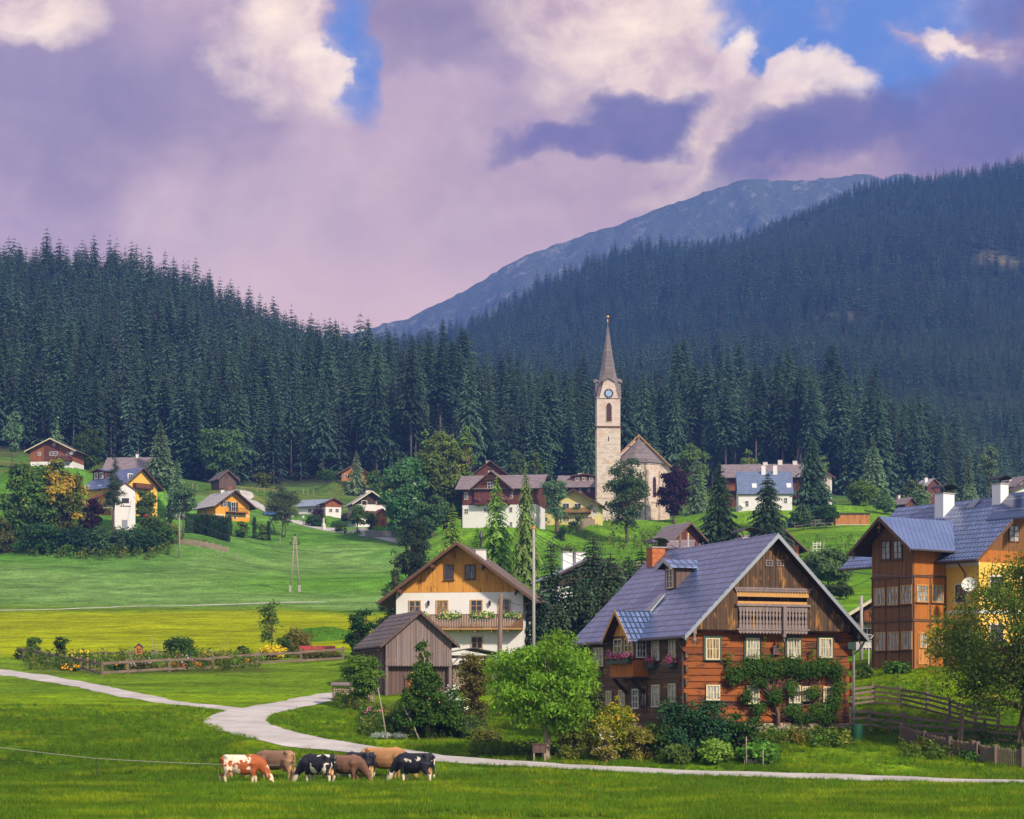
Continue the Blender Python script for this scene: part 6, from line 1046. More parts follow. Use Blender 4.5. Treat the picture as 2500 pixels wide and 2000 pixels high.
BU('orange marigold row in the middle of the garden fence', 430, 191, 1624, 36, 'lf_mid', 70, nleaf=400, size=.14, nlobe=6, flowers=[('lf_orange', 50, .13)], name='marigolds', cat='flower clump')
BU('orange marigold clump right of the middle fence posts', 482, 194, 1618, 20, 'lf_mid', 71, nleaf=250, size=.14, nlobe=4, flowers=[('lf_orange', 34, .13)], name='marigolds', cat='flower clump')
BU('bean and tomato plants tied to stakes in the garden', 535, 199, 1590, 90, 'lf_olive', 72, nleaf=1900, size=.18, nlobe=12, flowers=[('lf_gold', 10, .12)], name='bean_plants', cat='plants', depth=2)
BU('dark currant bush right of the staked beans', 593, 203, 1578, 34, 'lf_dark', 73, nleaf=900, size=.18, nlobe=7, name='currant_bush')
BU('orange marigold clump below the currant bush at the fence', 604, 199, 1612, 22, 'lf_mid', 74, nleaf=260, size=.14, nlobe=4, flowers=[('lf_orange', 38, .14)], name='marigolds', cat='flower clump')
BU('golden yellow flower bank under the tall young tree', 665, 205, 1578, 66, 'lf_yellow', 75, nleaf=1000, size=.17, nlobe=9, flowers=[('lf_gold', 170, .13)], name='golden_flower_bank', cat='flower clump', depth=1.5)
BU('ochre dried flower strip behind the right end of the fence', 775, 203, 1606, 120, 'lf_olive', 76, nleaf=1500, size=.15, nlobe=14, name='dried_flower_strip', cat='plants', depth=1.2)
TB('tall young ash tree standing behind the golden flower bank', 662, 213, 1464, 92, 'lf_dark', 77, name='ash_tree', clear=.1, nlobe=12, nleaf=1000, size=.22, prof='vase', trunk=.016)
BU('bushy hazel right of the tall young ash tree', 722, 214, 1530, 76, 'lf_olive', 78, nleaf=2400, size=.2, nlobe=12, name='hazel_bush')
BU('small dark hazel shoot between the ash tree and the red roofed hut', 690, 209, 1552, 42, 'lf_dark', 79, nleaf=1000, size=.18, nlobe=8)
# the left village
TB('huge dark green lime tree left of the yellow house, standing at the meadow edge', 70, 402, 1118, 150, 'lf_patch', 101, name='lime_tree', clear=.03, nlobe=34, nleaf=11000, size=.6, prof='round', trunk=.035, inner=.3)
TB('wide maple with a yellow turning crown, right neighbour of the huge lime tree', 150, 404, 1112, 125, 'lf_turning', 102, name='maple_tree', clear=.03, nlobe=28, nleaf=8500, size=.55, prof='round', trunk=.035)
BU('olive bush under the left side of the huge lime tree', 8, 399, 1262, 70, 'lf_olive', 103, nleaf=2400, size=.45, nlobe=10)
for i, (px, D, rt, wp, mt, l_) in enumerate([(105,398,1268,110,'lf_dark','dark shrub beneath the huge lime tree'),(190,398,1282,100,'lf_hedge','dark shrub below the yellow turning maple'),(255,399,1285,110,'lf_hedge','deep green shrub in front of the transformer tower'),(320,401,1285,100,'lf_hedge','dark shrub right of the transformer tower base'),(375,404,1252,110,'lf_mid','lighter green bush at the right end of the shrub belt'),(355,400,1300,80,'lf_dark','low shrub below the lighter green bush'),(410,408,1275,60,'lf_olive','small olive bush by the power pole on the slope')]):
    BU(l_, px, D, rt, wp, mt, 110+i, nleaf=3800, size=.42, nlobe=14)
BU('purple leaved smoke bush below the balcony of the yellow house', 222, 420, 1212, 58, 'lf_purple', 118, nleaf=3000, size=.4, nlobe=12, prof='round', name='purple_bush')
TB('slim pine with bare lower trunk in front of the transformer tower', 280, 404, 1112, 62, 'lf_pine', 119, name='pine_tree', clear=.42, nlobe=15, nleaf=3200, size=.35, prof='cone', trunk=.017, asp=3)
TC('pale green larch towering right of the mauve roofed house', 392, 458, 1026, 66, 'lf_grey', 120, name='larch_tree', clear=.05, whorls=30, nb=9, dens=5, droop=.3)
TC('smaller pale green larch right of the towering larch', 432, 448, 1118, 64, 'lf_grey', 121, name='larch_tree', clear=.03, whorls=22, nb=9, dens=5)
TB('grey green birch standing on the slope behind the power pole', 447, 415, 1165, 62, 'lf_grey', 122, name='birch_tree', clear=.3, nlobe=14, nleaf=2600, size=.4, prof='oval', trunk=.016)
TB('round leafy tree between the transformer tower and the orange house', 355, 424, 1188, 54, 'lf_dark', 123, clear=.1, nlobe=14, nleaf=3600, size=.42, prof='round')
TB('large rounded maple at the forest edge above the orange house', 540, 552, 1020, 108, 'lf_maple', 124, name='maple_tree', clear=.04, nlobe=26, nleaf=8000, size=.7, prof='oval', trunk=.03)
TB('pale poplar with bare branches at the far left forest edge', 30, 520, 990, 52, 'lf_grey', 125, name='poplar_tree', clear=.22, nlobe=14, nleaf=2200, size=.5, prof='oval', trunk=.014)
TB('small green tree behind the ridge of the brown chalet', 140, 535, 1022, 44, 'lf_grey', 126, clear=.1, nlobe=10, nleaf=2000, size=.5, prof='cone')
TB('tall dark beech between the chalet and the mauve roof', 215, 525, 1035, 76, 'lf_dark', 127, name='beech_tree', clear=.02, nlobe=22, nleaf=5000, size=.6, prof='oval')
BU('red flowering rose bush on the bank left of the orange house', 362, 415, 1250, 20, 'lf_dark', 128, nleaf=400, size=.3, nlobe=5, flowers=[('lf_red', 60, .3)], name='rose_bush')
TB('silvery willow with airy crown beside the village lane', 690, 438, 1174, 84, 'lf_willow', 129, name='willow_tree', clear=.1, nlobe=24, nleaf=4600, size=.42, prof='oval', trunk=.022, stems=3, asp=3)
def thuja(label, px, D, rt, wp, seed, group='clipped thuja columns'):
    H = top_h(px, D, rt); rng = np.random.RandomState(seed); t_ = thing('thuja_column', label, 'conifer', G(px, D), 0, group); r = wp/F*D/2; n = 700; u = rng.uniform(0, 1, n); a = rng.uniform(0, 2*PI, n); rr = r*np.minimum(1, (1-u)*2.6)**.6*(.85+.2*rng.rand(n)); pos = np.stack([rr*np.cos(a), rr*np.sin(a), u*H], -1); V, Fc, Co = leaves(pos, np.stack([np.cos(a), np.sin(a), np.full(n, .4)], -1), .32, rng, 2, droop=-.6); npmesh('foliage', V, Fc, 'lf_hedge', Co, t_)
    MB().tube([(0,0,-.3),(0,0,H*.75)], [r*.5, r*.4], 6).build('stem', 'bark', t_); return t_
for i in range(17): thuja('clipped dark thuja in the hedge below the orange house', 456+i*6.3, 424-abs(i-3)*.5, 1256+max(0, i-4)*.55, 9, 140+i, 'hedge of thujas below the orange house')
thuja('lone thuja column left of the orange house balcony', 562, 428, 1262, 8, 160); thuja('dark cypress left of the small birch by the orange house', 415, 430, 1222, 12, 161); thuja('thuja column right of the hedge, at the garden corner', 621, 430, 1264, 9, 162); thuja('last thuja column toward the willow', 656, 430, 1274, 8, 163)
BU('clipped bush between the last two thuja columns', 639, 430, 1276, 32, 'lf_mid', 164, nleaf=1200, size=.3, nlobe=8); BU('dark purple bush at the right end of the thuja hedge', 592, 428, 1274, 34, 'lf_dark', 165, nleaf=1200, size=.3, nlobe=8)
# lane gardens
BU('clipped hedge block beside the lane under the bungalow', 768, 462, 1254, 46, 'lf_hedge', 170, nleaf=1500, size=.32, nlobe=14, name='clipped_hedge', cat='hedge', depth=2); BU('purple brown shrub in front of the bungalow wall', 780, 468, 1238, 34, 'lf_purple', 171, nleaf=900, size=.32, nlobe=7)
TB('round garden tree in front of the black gabled white house', 873, 445, 1228, 46, 'lf_dark', 172, clear=.2, nlobe=12, nleaf=2800, size=.36, prof='round'); TB('small tree left of the orange plank shed', 908, 442, 1250, 30, 'lf_dark', 173, clear=.2, nlobe=8, nleaf=1500, size=.34, prof='round')
BU('leafy shrub on the lane verge below the bungalow', 832, 452, 1274, 28, 'lf_mid', 174, nleaf=700, size=.3, nlobe=6)
TC('light green spruce covering the orange cabin', 870, 538, 1102, 46, 'lf_grey', 175, clear=.02, whorls=22, nb=9); TB('low mixed thicket left of the orange cabin', 800, 545, 1140, 52, 'lf_dark', 176, clear=.02, nlobe=10, nleaf=1800, size=.5, prof='round'); TB('bushy tree right of the orange cabin', 912, 536, 1140, 40, 'lf_dark', 177, clear=.02, nlobe=10, nleaf=1800, size=.5, prof='round'); BU('pale shrub on the meadow rim under the forest', 640, 545, 1150, 46, 'lf_olive', 178, nleaf=1000, size=.5, nlobe=7)
# tall broadleaf group in the middle
TB('wide dark green maple, left of the tall group in the middle', 985, 428, 1100, 125, 'lf_dark2', 180, name='maple_tree', clear=.04, nlobe=34, nleaf=11000, size=.55, prof='round', trunk=.03)
TB('tall ash with two yellowing crown tips, highest of the middle group', 1085, 432, 1038, 120, 'lf_mid2', 181, name='ash_tree', clear=.04, nlobe=34, nleaf=10500, size=.55, prof='oval', trunk=.028)
TB('leafy ash shoulder behind the maple, left of the tall ash', 1042, 436, 1045, 70, 'lf_mid2', 182, name='ash_tree', clear=.04, nlobe=20, nleaf=5200, size=.5, prof='oval'); TB('small yellow tipped ash leaning right of the tall ash', 1132, 434, 1038, 56, 'lf_mid2', 183, name='ash_tree', clear=.06, nlobe=16, nleaf=3800, size=.5, prof='oval', lean=(.03, 0))
TB('lower dark maple filling the gap above the stone pine', 1055, 420, 1195, 90, 'lf_dark2', 184, clear=.02, nlobe=18, nleaf=4800, size=.5, prof='round')
TB('dark dense stone pine rising behind the white house roof', 1010, 300, 1245, 90, 'lf_pine', 185, name='stone_pine', clear=.08, nlobe=22, nleaf=8200, size=.42, prof='oval', trunk=.022, asp=3.5)
TB('straggly pine with clumped needles behind the left eave of the white house', 962, 222, 1335, 95, 'lf_pine', 186, name='clumpy_pine', clear=.04, nlobe=26, nleaf=5200, size=.32, prof='cone', trunk=.02, asp=3.5)
TC('bright young larch directly behind the white house chimney', 1106, 300, 1228, 90, 'lf_larch', 187, name='larch_tree', clear=.02, whorls=26, nb=9, dens=5, gap=.1)
TC('tall feathery larch in front of the maroon farmhouse', 1212, 262, 1160, 110, 'lf_larch', 188, name='larch_tree', clear=.02, whorls=32, nb=8, dens=6, droop=.5, gap=.15)
TC('slender weeping larch, rightmost before the guesthouse', 1284, 258, 1128, 80, 'lf_larch2', 189, name='larch_tree', clear=.02, whorls=34, nb=7, dens=6, droop=.9, gap=.15); TC('low bushy larch between the two tall larches', 1165, 285, 1285, 100, 'lf_larch', 190, name='larch_tree', clear=.0, whorls=20, nb=9)
TB('light green ash understorey below the weeping larch', 1250, 245, 1395, 90, 'lf_bright', 191, clear=.02, nlobe=14, nleaf=3600, size=.32, prof='round')
# dark spruce hedge behind the pole
for i, (px, D, rt, wp) in enumerate([(1345,200,1322,62),(1400,192,1385,80),(1448,196,1310,90),(1490,190,1345,84),(1535,196,1352,80),(1566,205,1340,70),(1322,190,1450,60),(1425,183,1430,80),(1475,180,1440,90),(1520,183,1425,80),(1600,262,1322,60),(1360,182,1470,70)]):
    TC(['thin pointed spruce left in the dark hedge by the tall pole','dark dense spruce in the hedge hiding the black gabled house'][0 if i in (0,) else 1], px, D, rt, wp*(1.5 if D < 220 else 1), 'lf_spruce_near', 200+i, clear=0, whorls=24, nb=11, dens=5, power=.6, group='dark spruces behind the tall pole', droop=.3)
# around the church
TB('open crowned ash tree standing against the church apse', 1530, 418, 1100, 112, 'lf_church', 220, name='ash_tree', clear=.06, nlobe=30, nleaf=6000, size=.44, prof='oval', trunk=.02); TB('dark purple beech at the right corner of the church', 1645, 452, 1128, 84, 'lf_purple', 221, name='copper_beech', clear=.06, nlobe=26, nleaf=7500, size=.45, prof='oval', trunk=.022)
TB('fresh green lime tree behind the purple beech', 1690, 500, 1078, 92, 'lf_mid2', 222, name='lime_tree', clear=.05, nlobe=20, nleaf=4800, size=.6, prof='round'); TC('grey green fir right behind the purple beech', 1702, 480, 1098, 60, 'lf_grey', 223, clear=.03, whorls=24, nb=9)
TB('gnarled old pear with dark forked trunk before the yellow guesthouse', 1362, 418, 1165, 80, 'lf_grey', 224, name='old_pear_tree', clear=.22, nlobe=18, nleaf=2600, size=.4, prof='vase', trunk=.04, lean=(-.06, 0)); BU('round clipped bush under the gnarled pear tree', 1372, 415, 1283, 26, 'lf_dark', 225, nleaf=800, size=.3, nlobe=6)
BU('small bush at the guesthouse wall beside the church tower', 1400, 432, 1272, 22, 'lf_dark', 226, nleaf=600, size=.3, nlobe=5); TC('light green larch behind the gnarled pear', 1342, 470, 1118, 34, 'lf_grey', 227, name='larch_tree', clear=.03, whorls=20, nb=8)
TB('small bright maple at the forest edge above the maroon house', 1308, 545, 1098, 34, 'lf_bright', 228, clear=.05, nlobe=9, nleaf=1600, size=.5); TB('dark round tree left of the small bright maple', 1260, 545, 1095, 52, 'lf_dark2', 229, clear=.03, nlobe=12, nleaf=2200, size=.55)
TB('pale birch behind the chimneys of the manor house', 1828, 545, 1083, 44, 'lf_mid2', 230, name='birch_tree', clear=.08, nlobe=10, nleaf=1900, size=.55, prof='oval'); TB('leafy tree right of the pale birch, above the hipped roof', 2000, 500, 1098, 50, 'lf_mid2', 231, clear=.05, nlobe=12, nleaf=2200, size=.5)
# spruces above the farmhouse
TC('dark full spruce left of the pair above the log farmhouse', 1757, 305, 1128, 112, 'lf_spruce_near', 240, clear=.02, whorls=32, nb=10, dens=6, power=.75); TC('dark spruce right of the pair above the log farmhouse', 1875, 300, 1152, 110, 'lf_spruce_near', 241, clear=.02, whorls=30, nb=10, dens=6, power=.7)
TC('tallest blue green spruce in front of the pink house end', 1984, 405, 1062, 102, 'lf_spruce', 242, clear=.02, whorls=36, nb=10, dens=6, power=.8); TC('pale pointed spruce standing before the forest belt on the right', 2132, 500, 1066, 76, 'lf_grey', 243, clear=.02, whorls=30, nb=9, dens=5)
TB('round light green maple between the spruces and the plank shed', 2108, 450, 1165, 80, 'lf_bright', 244, name='maple_tree', clear=.03, nlobe=22, nleaf=5200, size=.5, prof='round'); TB('dull green tree behind the right end of the plank shed', 2160, 430, 1195, 66, 'lf_dark2', 245, clear=.03, nlobe=14, nleaf=3200, size=.5, prof='cone')
TB('dark fruit tree left of the plank shed, under the tallest spruce', 2018, 392, 1228, 60, 'lf_dark', 246, name='fruit_tree', clear=.15, nlobe=14, nleaf=2800, size=.38); TB('leafy shrub tree under the left side of the tallest spruce', 1962, 392, 1222, 56, 'lf_dark2', 247, clear=.05, nlobe=12, nleaf=2400, size=.42, prof='oval')
TB('airy grey tree in front of the two white chimneys', 2250, 430, 1178, 50, 'lf_grey', 248, clear=.1, nlobe=12, nleaf=1900, size=.44); TB('pale rounded tree at the top of the right slope', 2228, 505, 1168, 50, 'lf_mid2', 249, clear=.04, nlobe=12, nleaf=2200, size=.5)
TC('dark spruce behind the big white chimney of the yellow house', 2322, 395, 1140, 52, 'lf_spruce', 250, clear=.03, whorls=24, nb=9); TC('thin pale larch between the two large chimneys', 2366, 500, 1098, 36, 'lf_grey', 251, name='larch_tree', clear=.03, whorls=24, nb=8); TB('spindly pale pine behind the right chimney', 2415, 500, 1082, 50, 'lf_grey', 252, name='pine_tree', clear=.3, nlobe=10, nleaf=1400, size=.5, trunk=.014); TB('bluish round tree beside the right chimney', 2372, 480, 1182, 40, 'lf_grey', 253, clear=.03, nlobe=10, nleaf=1600, size=.5)
TB('large dark hazel in the hollow left of the yellow house', 2022, 262, 1330, 135, 'lf_dark2', 254, name='hazel_tree', clear=.06, nlobe=26, nleaf=8500, size=.36, prof='round'); TB('light green bush tree below the large dark hazel', 2050, 248, 1418, 70, 'lf_mid', 255, clear=.04, nlobe=14, nleaf=3200, size=.32, prof='round')
# grassy mound behind the garden
mp = G(778, 238); rg = np.linspace(0, 1, 14); an = np.linspace(0, 2*PI, 41)[:-1]; V = [(mp.x+r_*4.6*math.cos(a)*(1+.1*math.sin(3*a)), mp.y+r_*5*math.sin(a), 0, r_) for r_ in rg for a in an]; V = [(x, y, float(HT(x, y))-.25+1.5*(1-r_**2.4)+(float(vnoise(x, y, 1.1, 3))-.5)*.3*(1-r_)) for x, y, _, r_ in V]
o = npmesh('grass_mound', V, [(i*40+j, i*40+(j+1) % 40, (i+1)*40+(j+1) % 40, (i+1)*40+j) for i in range(13) for j in range(40)], 'ground', np.tile([.07,.17,.012], (len(V), 1)), smooth=True); tag(o, kind='structure')
# ------------------------------------------------------------------ fences
def rail_fence(name, label, pts, h=1.1, rails=(.25, .95), post=.16, rw=.16, rt=.06, every=None, mat='fence_wood', over=.15, lean=.0):
    t_ = thing(name, label, 'fence', (pts[0][0], pts[0][1], float(HT(*pts[0]))), 0); o = Vector(t_.location); rng = np.random.RandomState(len(label)); Q = []
    for (a, b) in zip(pts, pts[1:]):
        a = Vector(a); b = Vector(b); n = max(1, round((b-a).length/(every or 3))); Q += [a+(b-a)*i/n for i in range(n)]
    Q.append(Vector(pts[-1])); Z_ = [float(HT(q.x, q.y)) for q in Q]
    for q, z in zip(Q, Z_):
        j = rng.uniform(-lean, lean, 2); MB().slab([(q.x-post/2-o.x, q.y-post/2-o.y, z-.5-o.z), (q.x+post/2-o.x, q.y-post/2-o.y, z-.5-o.z), (q.x+post/2-o.x, q.y+post/2-o.y, z-.5-o.z), (q.x-post/2-o.x, q.y+post/2-o.y, z-.5-o.z)], (j[0], j[1], h+over+.5+rng.uniform(-.05, .08))).build('post', mat, t_)
    for i in range(len(Q)-1):
        for r_ in rails:
            q, k = Q[i], Q[i+1]; e = rng.uniform(-.05, .05, 2); MB().beam((q.x-o.x, q.y-post/2-.03-o.y, Z_[i]+r_*h/1.0+e[0]-o.z), (k.x-o.x, k.y-post/2-.03-o.y, Z_[i+1]+r_*h+e[1]-o.z), rt, rw).build('rail', mat, t_)
    return t_
def pv(px, D): return ((px-CX)/F*D, D)
rail_fence('garden_fence', 'grey two rail board fence round the flower garden, long side toward the barn', [pv(250, 182), pv(312, 184.5), pv(414, 189), pv(520, 193), pv(629, 197), pv(735, 199.5), pv(838, 202)], 1.05, (.22, .93), .17, .2, .05, every=30)
rail_fence('garden_fence', 'short spaced left side of the flower garden fence beside the path', [pv(44, 212), pv(250, 182)], 1.0, (.2, .9), .15, .17, .05, every=2.6)
rail_fence('garden_fence', 'back rail of the flower garden fence half hidden by dahlias', [pv(205, 206), pv(320, 206), pv(450, 208)], .8, (.9,), .12, .14, .05, every=3.5)
rail_fence('paddock_fence', 'old four rail paddock fence rising behind the green barrel', [pv(2078, 131.5), pv(2133, 132), pv(2199, 131), pv(2262, 129.5), pv(2320, 128), pv(2382, 126.5), pv(2440, 126)], 1.15, (.2, .45, .7, .95), .15, .13, .05, every=30, lean=.06)
rail_fence('paddock_fence', 'lower sagging plank fence between the green barrel and the picket fence', [pv(2078, 124.5), pv(2124, 124.5), pv(2171, 124), pv(2205, 124)], 1.1, (.3, .62, .95), .15, .15, .05, every=30, lean=.1)
rail_fence('paddock_fence', 'long middle plank fence passing behind the wooden swing frame', [pv(2205, 124), pv(2240, 123.5), pv(2308, 123), pv(2404, 122.5), pv(2500, 122)], 1.05, (.25, .6, .92), .14, .14, .05, every=30, lean=.05)
def picket(label, pts, h=.95):
    t_ = thing('picket_fence', label, 'fence', (pts[0][0], pts[0][1], float(HT(*pts[0]))), 0); o = Vector(t_.location); rng = np.random.RandomState(len(label))
    for a, b in zip(pts, pts[1:]):
        a = Vector(a); b = Vector(b); L = (b-a).length; n = int(L/.115); mb = MB()
        for i in range(n):
            q = a+(b-a)*(i+.5)/n; z = float(HT(q.x, q.y)); hh = h+rng.uniform(-.05, .04); l_ = rng.uniform(-.012, .012); mb.slab([(q.x-.038-o.x, q.y-o.y, z+.05-o.z), (q.x+.038-o.x, q.y-o.y, z+.05-o.z), (q.x+.038+l_-o.x, q.y-o.y, z+hh-.05-o.z), (q.x+l_-o.x, q.y-o.y, z+hh-o.z), (q.x-.038+l_-o.x, q.y-o.y, z+hh-.05-o.z)], (0, .025, 0))
        for r_ in (.25, .75): mb.beam((a.x-o.x, a.y+.05-o.y, float(HT(a.x, a.y))+h*r_-o.z), (b.x-o.x, b.y+.05-o.y, float(HT(b.x, b.y))+h*r_-o.z), .05, .08)
        mb.build('pickets', 'fence_wood', t_)
    for q in pts: z = float(HT(*q)); MB().box(q[0]-.09-o.x, q[0]+.09-o.x, q[1]-.05-o.y, q[1]+.13-o.y, z-.4-o.z, z+h+.12-o.z).build('post', 'fence_wood', t_)
    return t_
picket('weathered picket fence running down from the paddock toward the road', [pv(2200, 121.5), pv(2258, 119.5), pv(2320, 118), pv(2377, 116.8)]); picket('last picket fence panel reaching the right edge of the photo', [pv(2388, 116.5), pv(2432, 115.5), pv(2498, 114.5), pv(2560, 114)])
# swing frame
p = G(2340, 119.5); t_ = thing('swing_frame', 'wooden A shaped swing frame standing behind the picket fence', 'swing frame', p)
for sx in (0, 3.2):
    for sy in (-.7, .7): MB().beam((sx-.0, sy, -.3), (sx+.25, 0, 2.45), .11).build('leg', 'fence_wood', t_)
MB().beam((-.1, 0, 2.45), (3.9, 0, 2.5), .13).build('crossbeam', 'fence_wood', t_)
# barrel, bench, garden things
p = G(2092, 121.5); t_ = thing('rain_barrel', 'green plastic rain barrel at the right corner of the log farmhouse', 'barrel', p); MB().tube([(0,0,-.1),(0,0,0),(0,0,.75),(0,0,.82)], [.26,.28,.35,.35], 16).build('body', 'green_plastic', t_, True); MB().tube([(0,0,.8),(0,0,.86)], [.38,.38], 16).build('rim', 'green_plastic', t_)
Hq = LH; p = Hq.M @ Vector((Hq.hit(1900, 1780).x, -.9, 0)); t_ = thing('plank_pile', 'stack of grey poles lying on trestles against the farmhouse base', 'plank stack', (p.x-.6, p.y, p.z-.1), LH.th)
for i in range(9): MB().tube([(-1.6+random.uniform(-.2,.2), -.35+.1*(i % 4), .25+.09*(i//3)), (1.4+random.uniform(-.3,.3), -.35+.1*(i % 4), .27+.09*(i//3))], .045, 6).build('pole', 'pole_grey', t_)
for x in (-1.1, 1.0): MB().box(x-.05, x+.05, -.4, .1, -.3, .22).build('trestle', 'fence_wood', t_)
p = G(1870, 116.6); t_ = thing('compost_crate', 'dark plastic crate standing before the pole stack', 'crate', p); k = MB()
for a in ((-.4,.4,-.3,-.26),(-.4,.4,.26,.3),(-.4,-.36,-.259,.259),(.36,.4,-.259,.259)): [k.box(*a, z-.02, z+.1) for z in (0, .14, .28, .42)]
k.build('slatted_wall', 'iron', t_)
def stick(label, px, D, h, r=.03, name='garden_stake', mat='pole_grey', lean=(0, 0), cat='stake'): p = G(px, D); o = MB().tube([(0,0,-.3),(lean[0]*.5,lean[1]*.5,h*.5),(lean[0],lean[1],h)], [r, r*.9, r*.8], 6).build(name, mat, None, True); o.location = p; return tag(o, label, cat, None, 'thing')
stick('tall thin stake in front of the lilac with a pale tip', 1822, 114.6, 1.5); stick('short mossy stake near the garden edge below the farmhouse', 1863, 113.8, .95, .035)
stick('leaning brown stake with blue tape beside the lavender', 946, 130, 3.0, .05, lean=(-.55, 0)); stick('slanting grey prop under the leaning apple tree', 1030, 130.5, 2.0, .06, lean=(-1.1, .2))
p = G(1837, 114.9); t_ = thing('cloth_cover', 'crumpled grey cloth draped over two low pegs in the garden', 'cloth', p); k = MB(); n = 12
V = [(-.4+.8*i/n, -.1+.2*j/3, .42-.22*math.sin(PI*i/n)+(.05*((i*7+j*3) % 3))-.1*j) for j in range(4) for i in range(n+1)]; k.add(V, [(j*(n+1)+i, j*(n+1)+i+1, (j+1)*(n+1)+i+1, (j+1)*(n+1)+i) for j in range(3) for i in range(n)]); k.build('fabric', 'concrete', t_); MB().tube([(-.42,0,-.2),(-.4,0,.45)], .02, 5).build('peg', 'pole_grey', t_); MB().tube([(.42,0,-.2),(.4,0,.45)], .02, 5).build('peg', 'pole_grey', t_)
p = G(1320, 117.6); t_ = thing('beehive_box', 'grey wooden box on short legs beside the walnut trunk', 'wooden box', p); MB().box(-.42,.3,-.25,.25,.42,.85).box(-.47,.35,-.3,.3,.85,.9).build('box', 'board_old', t_)
for a, b in ((-.35,-.18),(.22,-.18),(-.35,.18),(.22,.18)): MB().box(a-.04,a+.04,b-.04,b+.04,-.2,.42).build('leg', 'pole_grey', t_)
p = G(1150, 132); t_ = thing('garden_bench', 'green garden bench half hidden right of the leaning apple tree', 'bench', p, R(10)); MB().box(-.7,.7,-.2,.25,.42,.47).build('seat', 'frame_green', t_); MB().box(-.7,.7,.25,.3,.55,.9).build('backrest', 'frame_green', t_)
for x in (-.6, .6): MB().box(x-.04,x+.04,-.18,.24,-.2,.42).box(x-.04,x+.04,.251,.3,-.2,.9).build('leg', 'frame_green', t_)
# wood stacks
def woodpile(label, px, D, L, h, th, seed, roof=True):
    p = G(px, D); t_ = thing('wood_stack', label, 'firewood stack', p, R(th)); rng = np.random.RandomState(seed); k = MB(); z = .05
    while z < h:
        x = rng.uniform(0, .1)
        while x < L: r = rng.uniform(.055, .1); k.tube([(x, -.25-rng.uniform(0, .05), z+r), (x, .25, z+r)], r, 6); x += 2*r
        z += .155
    k.build('logs', 'log_ends', t_)
    if roof: MB().slab([(-.2,-.5,h+.22),(L+.2,-.5,h+.22),(L+.2,.45,h+.42),(-.2,.45,h+.42)], (0,0,.04)).build('cover', 'board_grey', t_)
    for x in (-.06, L+.06): MB().box(x-.04, x+.04, -.2, .2, -.3, h+.3).build('post', 'board_grey', t_)
woodpile('firewood stack under a plank cover left of the grey barn', 815, 158, 1.1, .8, 5, 3); woodpile('split firewood stacked beneath the open shelter', 1104, 169.5, 1.6, 1.9, 12, 4, False); woodpile('low firewood row hidden below the left garden tree', 858, 156, 1.5, .9, 8, 5, False)
# poles
def mast(label, px, D, rtop, r=.14, mat='pole_grey', name='utility_pole', arms=(), cap=None, lean=(0,0), steel=False):
    p = G(px, D); h = CZ+(HR-rtop)/F*D-p.z; t_ = thing(name, label, 'pole', p); MB().tube([(0,0,-.6),(lean[0]*.5,lean[1]*.5,h*.5),(lean[0],lean[1],h)], [r*1.1, r, r*.8], 10).build('post', mat, t_, True)
    for (z, L) in arms:
        a = MB().box(-L/2, L/2, -.06, .06, h-z, h-z+.1).build('crossarm', 'iron', t_)
        for x in (-L/2+.08, L/2-.08): MB().tube([(x,0,h-z+.1),(x,0,h-z+.22),(x,0,h-z+.3)], [.04,.08,.05], 6).build('insulator', 'white_paint', a)
    if cap: MB().ball((0,0,h+.1), .14, 8).build('cap', cap, t_, True)
    return t_, h
mast('tall slim concrete pole with orange cap right of the white house', 1303, 180, 1292, .13, 'concrete', cap='orange_paint'); mast('thick weathered wooden post in front of the white house balcony', 1216, 152, 1449, .17, 'fence_wood', lean=(.2, 0))
mast('thin wooden power pole on the slope left of the willow', 438, 393, 1256, .15, 'pole_grey', arms=((.4, 1.3),)); mast('short cut off pole above the farmhouse roof near the brick chimney', 1661, 292, 1304, .16, 'fence_wood'); mast('grey pole topped with a yellow lamp above the farmhouse roof', 1680, 290, 1306, .15, 'concrete', cap='yellow_paint')
mast('concrete pole beside the timber topped house', 2103, 168, 1455, .13, 'concrete'); mast('green metal lamp pole behind the left village trees', 444, 440, 1240, .08, 'iron')
p = G(720, 352); t_ = thing('trestle_pylon', 'A shaped wooden power pylon alone on the sloping meadow', 'power pylon', p); hh = CZ+(HR-1309)/F*352-p.z
for sg in (-1, 1): MB().tube([(sg*.72,0,-.5),(sg*.1,0,hh)], [.15,.11], 8).build('leg', 'pole_grey', t_, True); MB().box(sg*.72-.2, sg*.72+.2, -.15, .15, -.3, 1.0).build('footing', 'concrete', t_)
a = MB().box(-.62,.62,-.06,.06,hh*.46,hh*.46+.14).build('brace', 'pole_grey', t_); a = MB().box(-.75,.75,-.05,.05,hh-1.35,hh-1.25).build('crossarm', 'iron', t_)
for x in (-.68, .68): MB().box(x-.14, x+.14, -.1, .1, hh-1.2, hh-.95).build('insulator', 'iron', a)
MB().box(-.14,.14,-.1,.1,hh,hh+.3).build('insulator', 'iron', t_)
def wire(label, a, b, sag, r=.012, n=14, mat='iron'):
    a = Vector(a); b = Vector(b); pts = [a+(b-a)*i/n-Vector((0,0,sag*4*(i/n)*(1-i/n)))-a for i in range(n+1)]; o = MB().tube(pts, r, 4, cap=False).build('power_line', mat, None); o.location = a; return tag(o, label, 'cable', 'overhead cables', 'thing')
top = P(1306, 1303, 180); wire('cable from the tall slim pole running right behind the farmhouse roof', top, P(1640, 1340, 292), 2.2, .03); wire('lower cable from the tall slim pole passing the dark spruces', P(1306, 1308, 180), P(1640, 1375, 150), 1.2, .02)
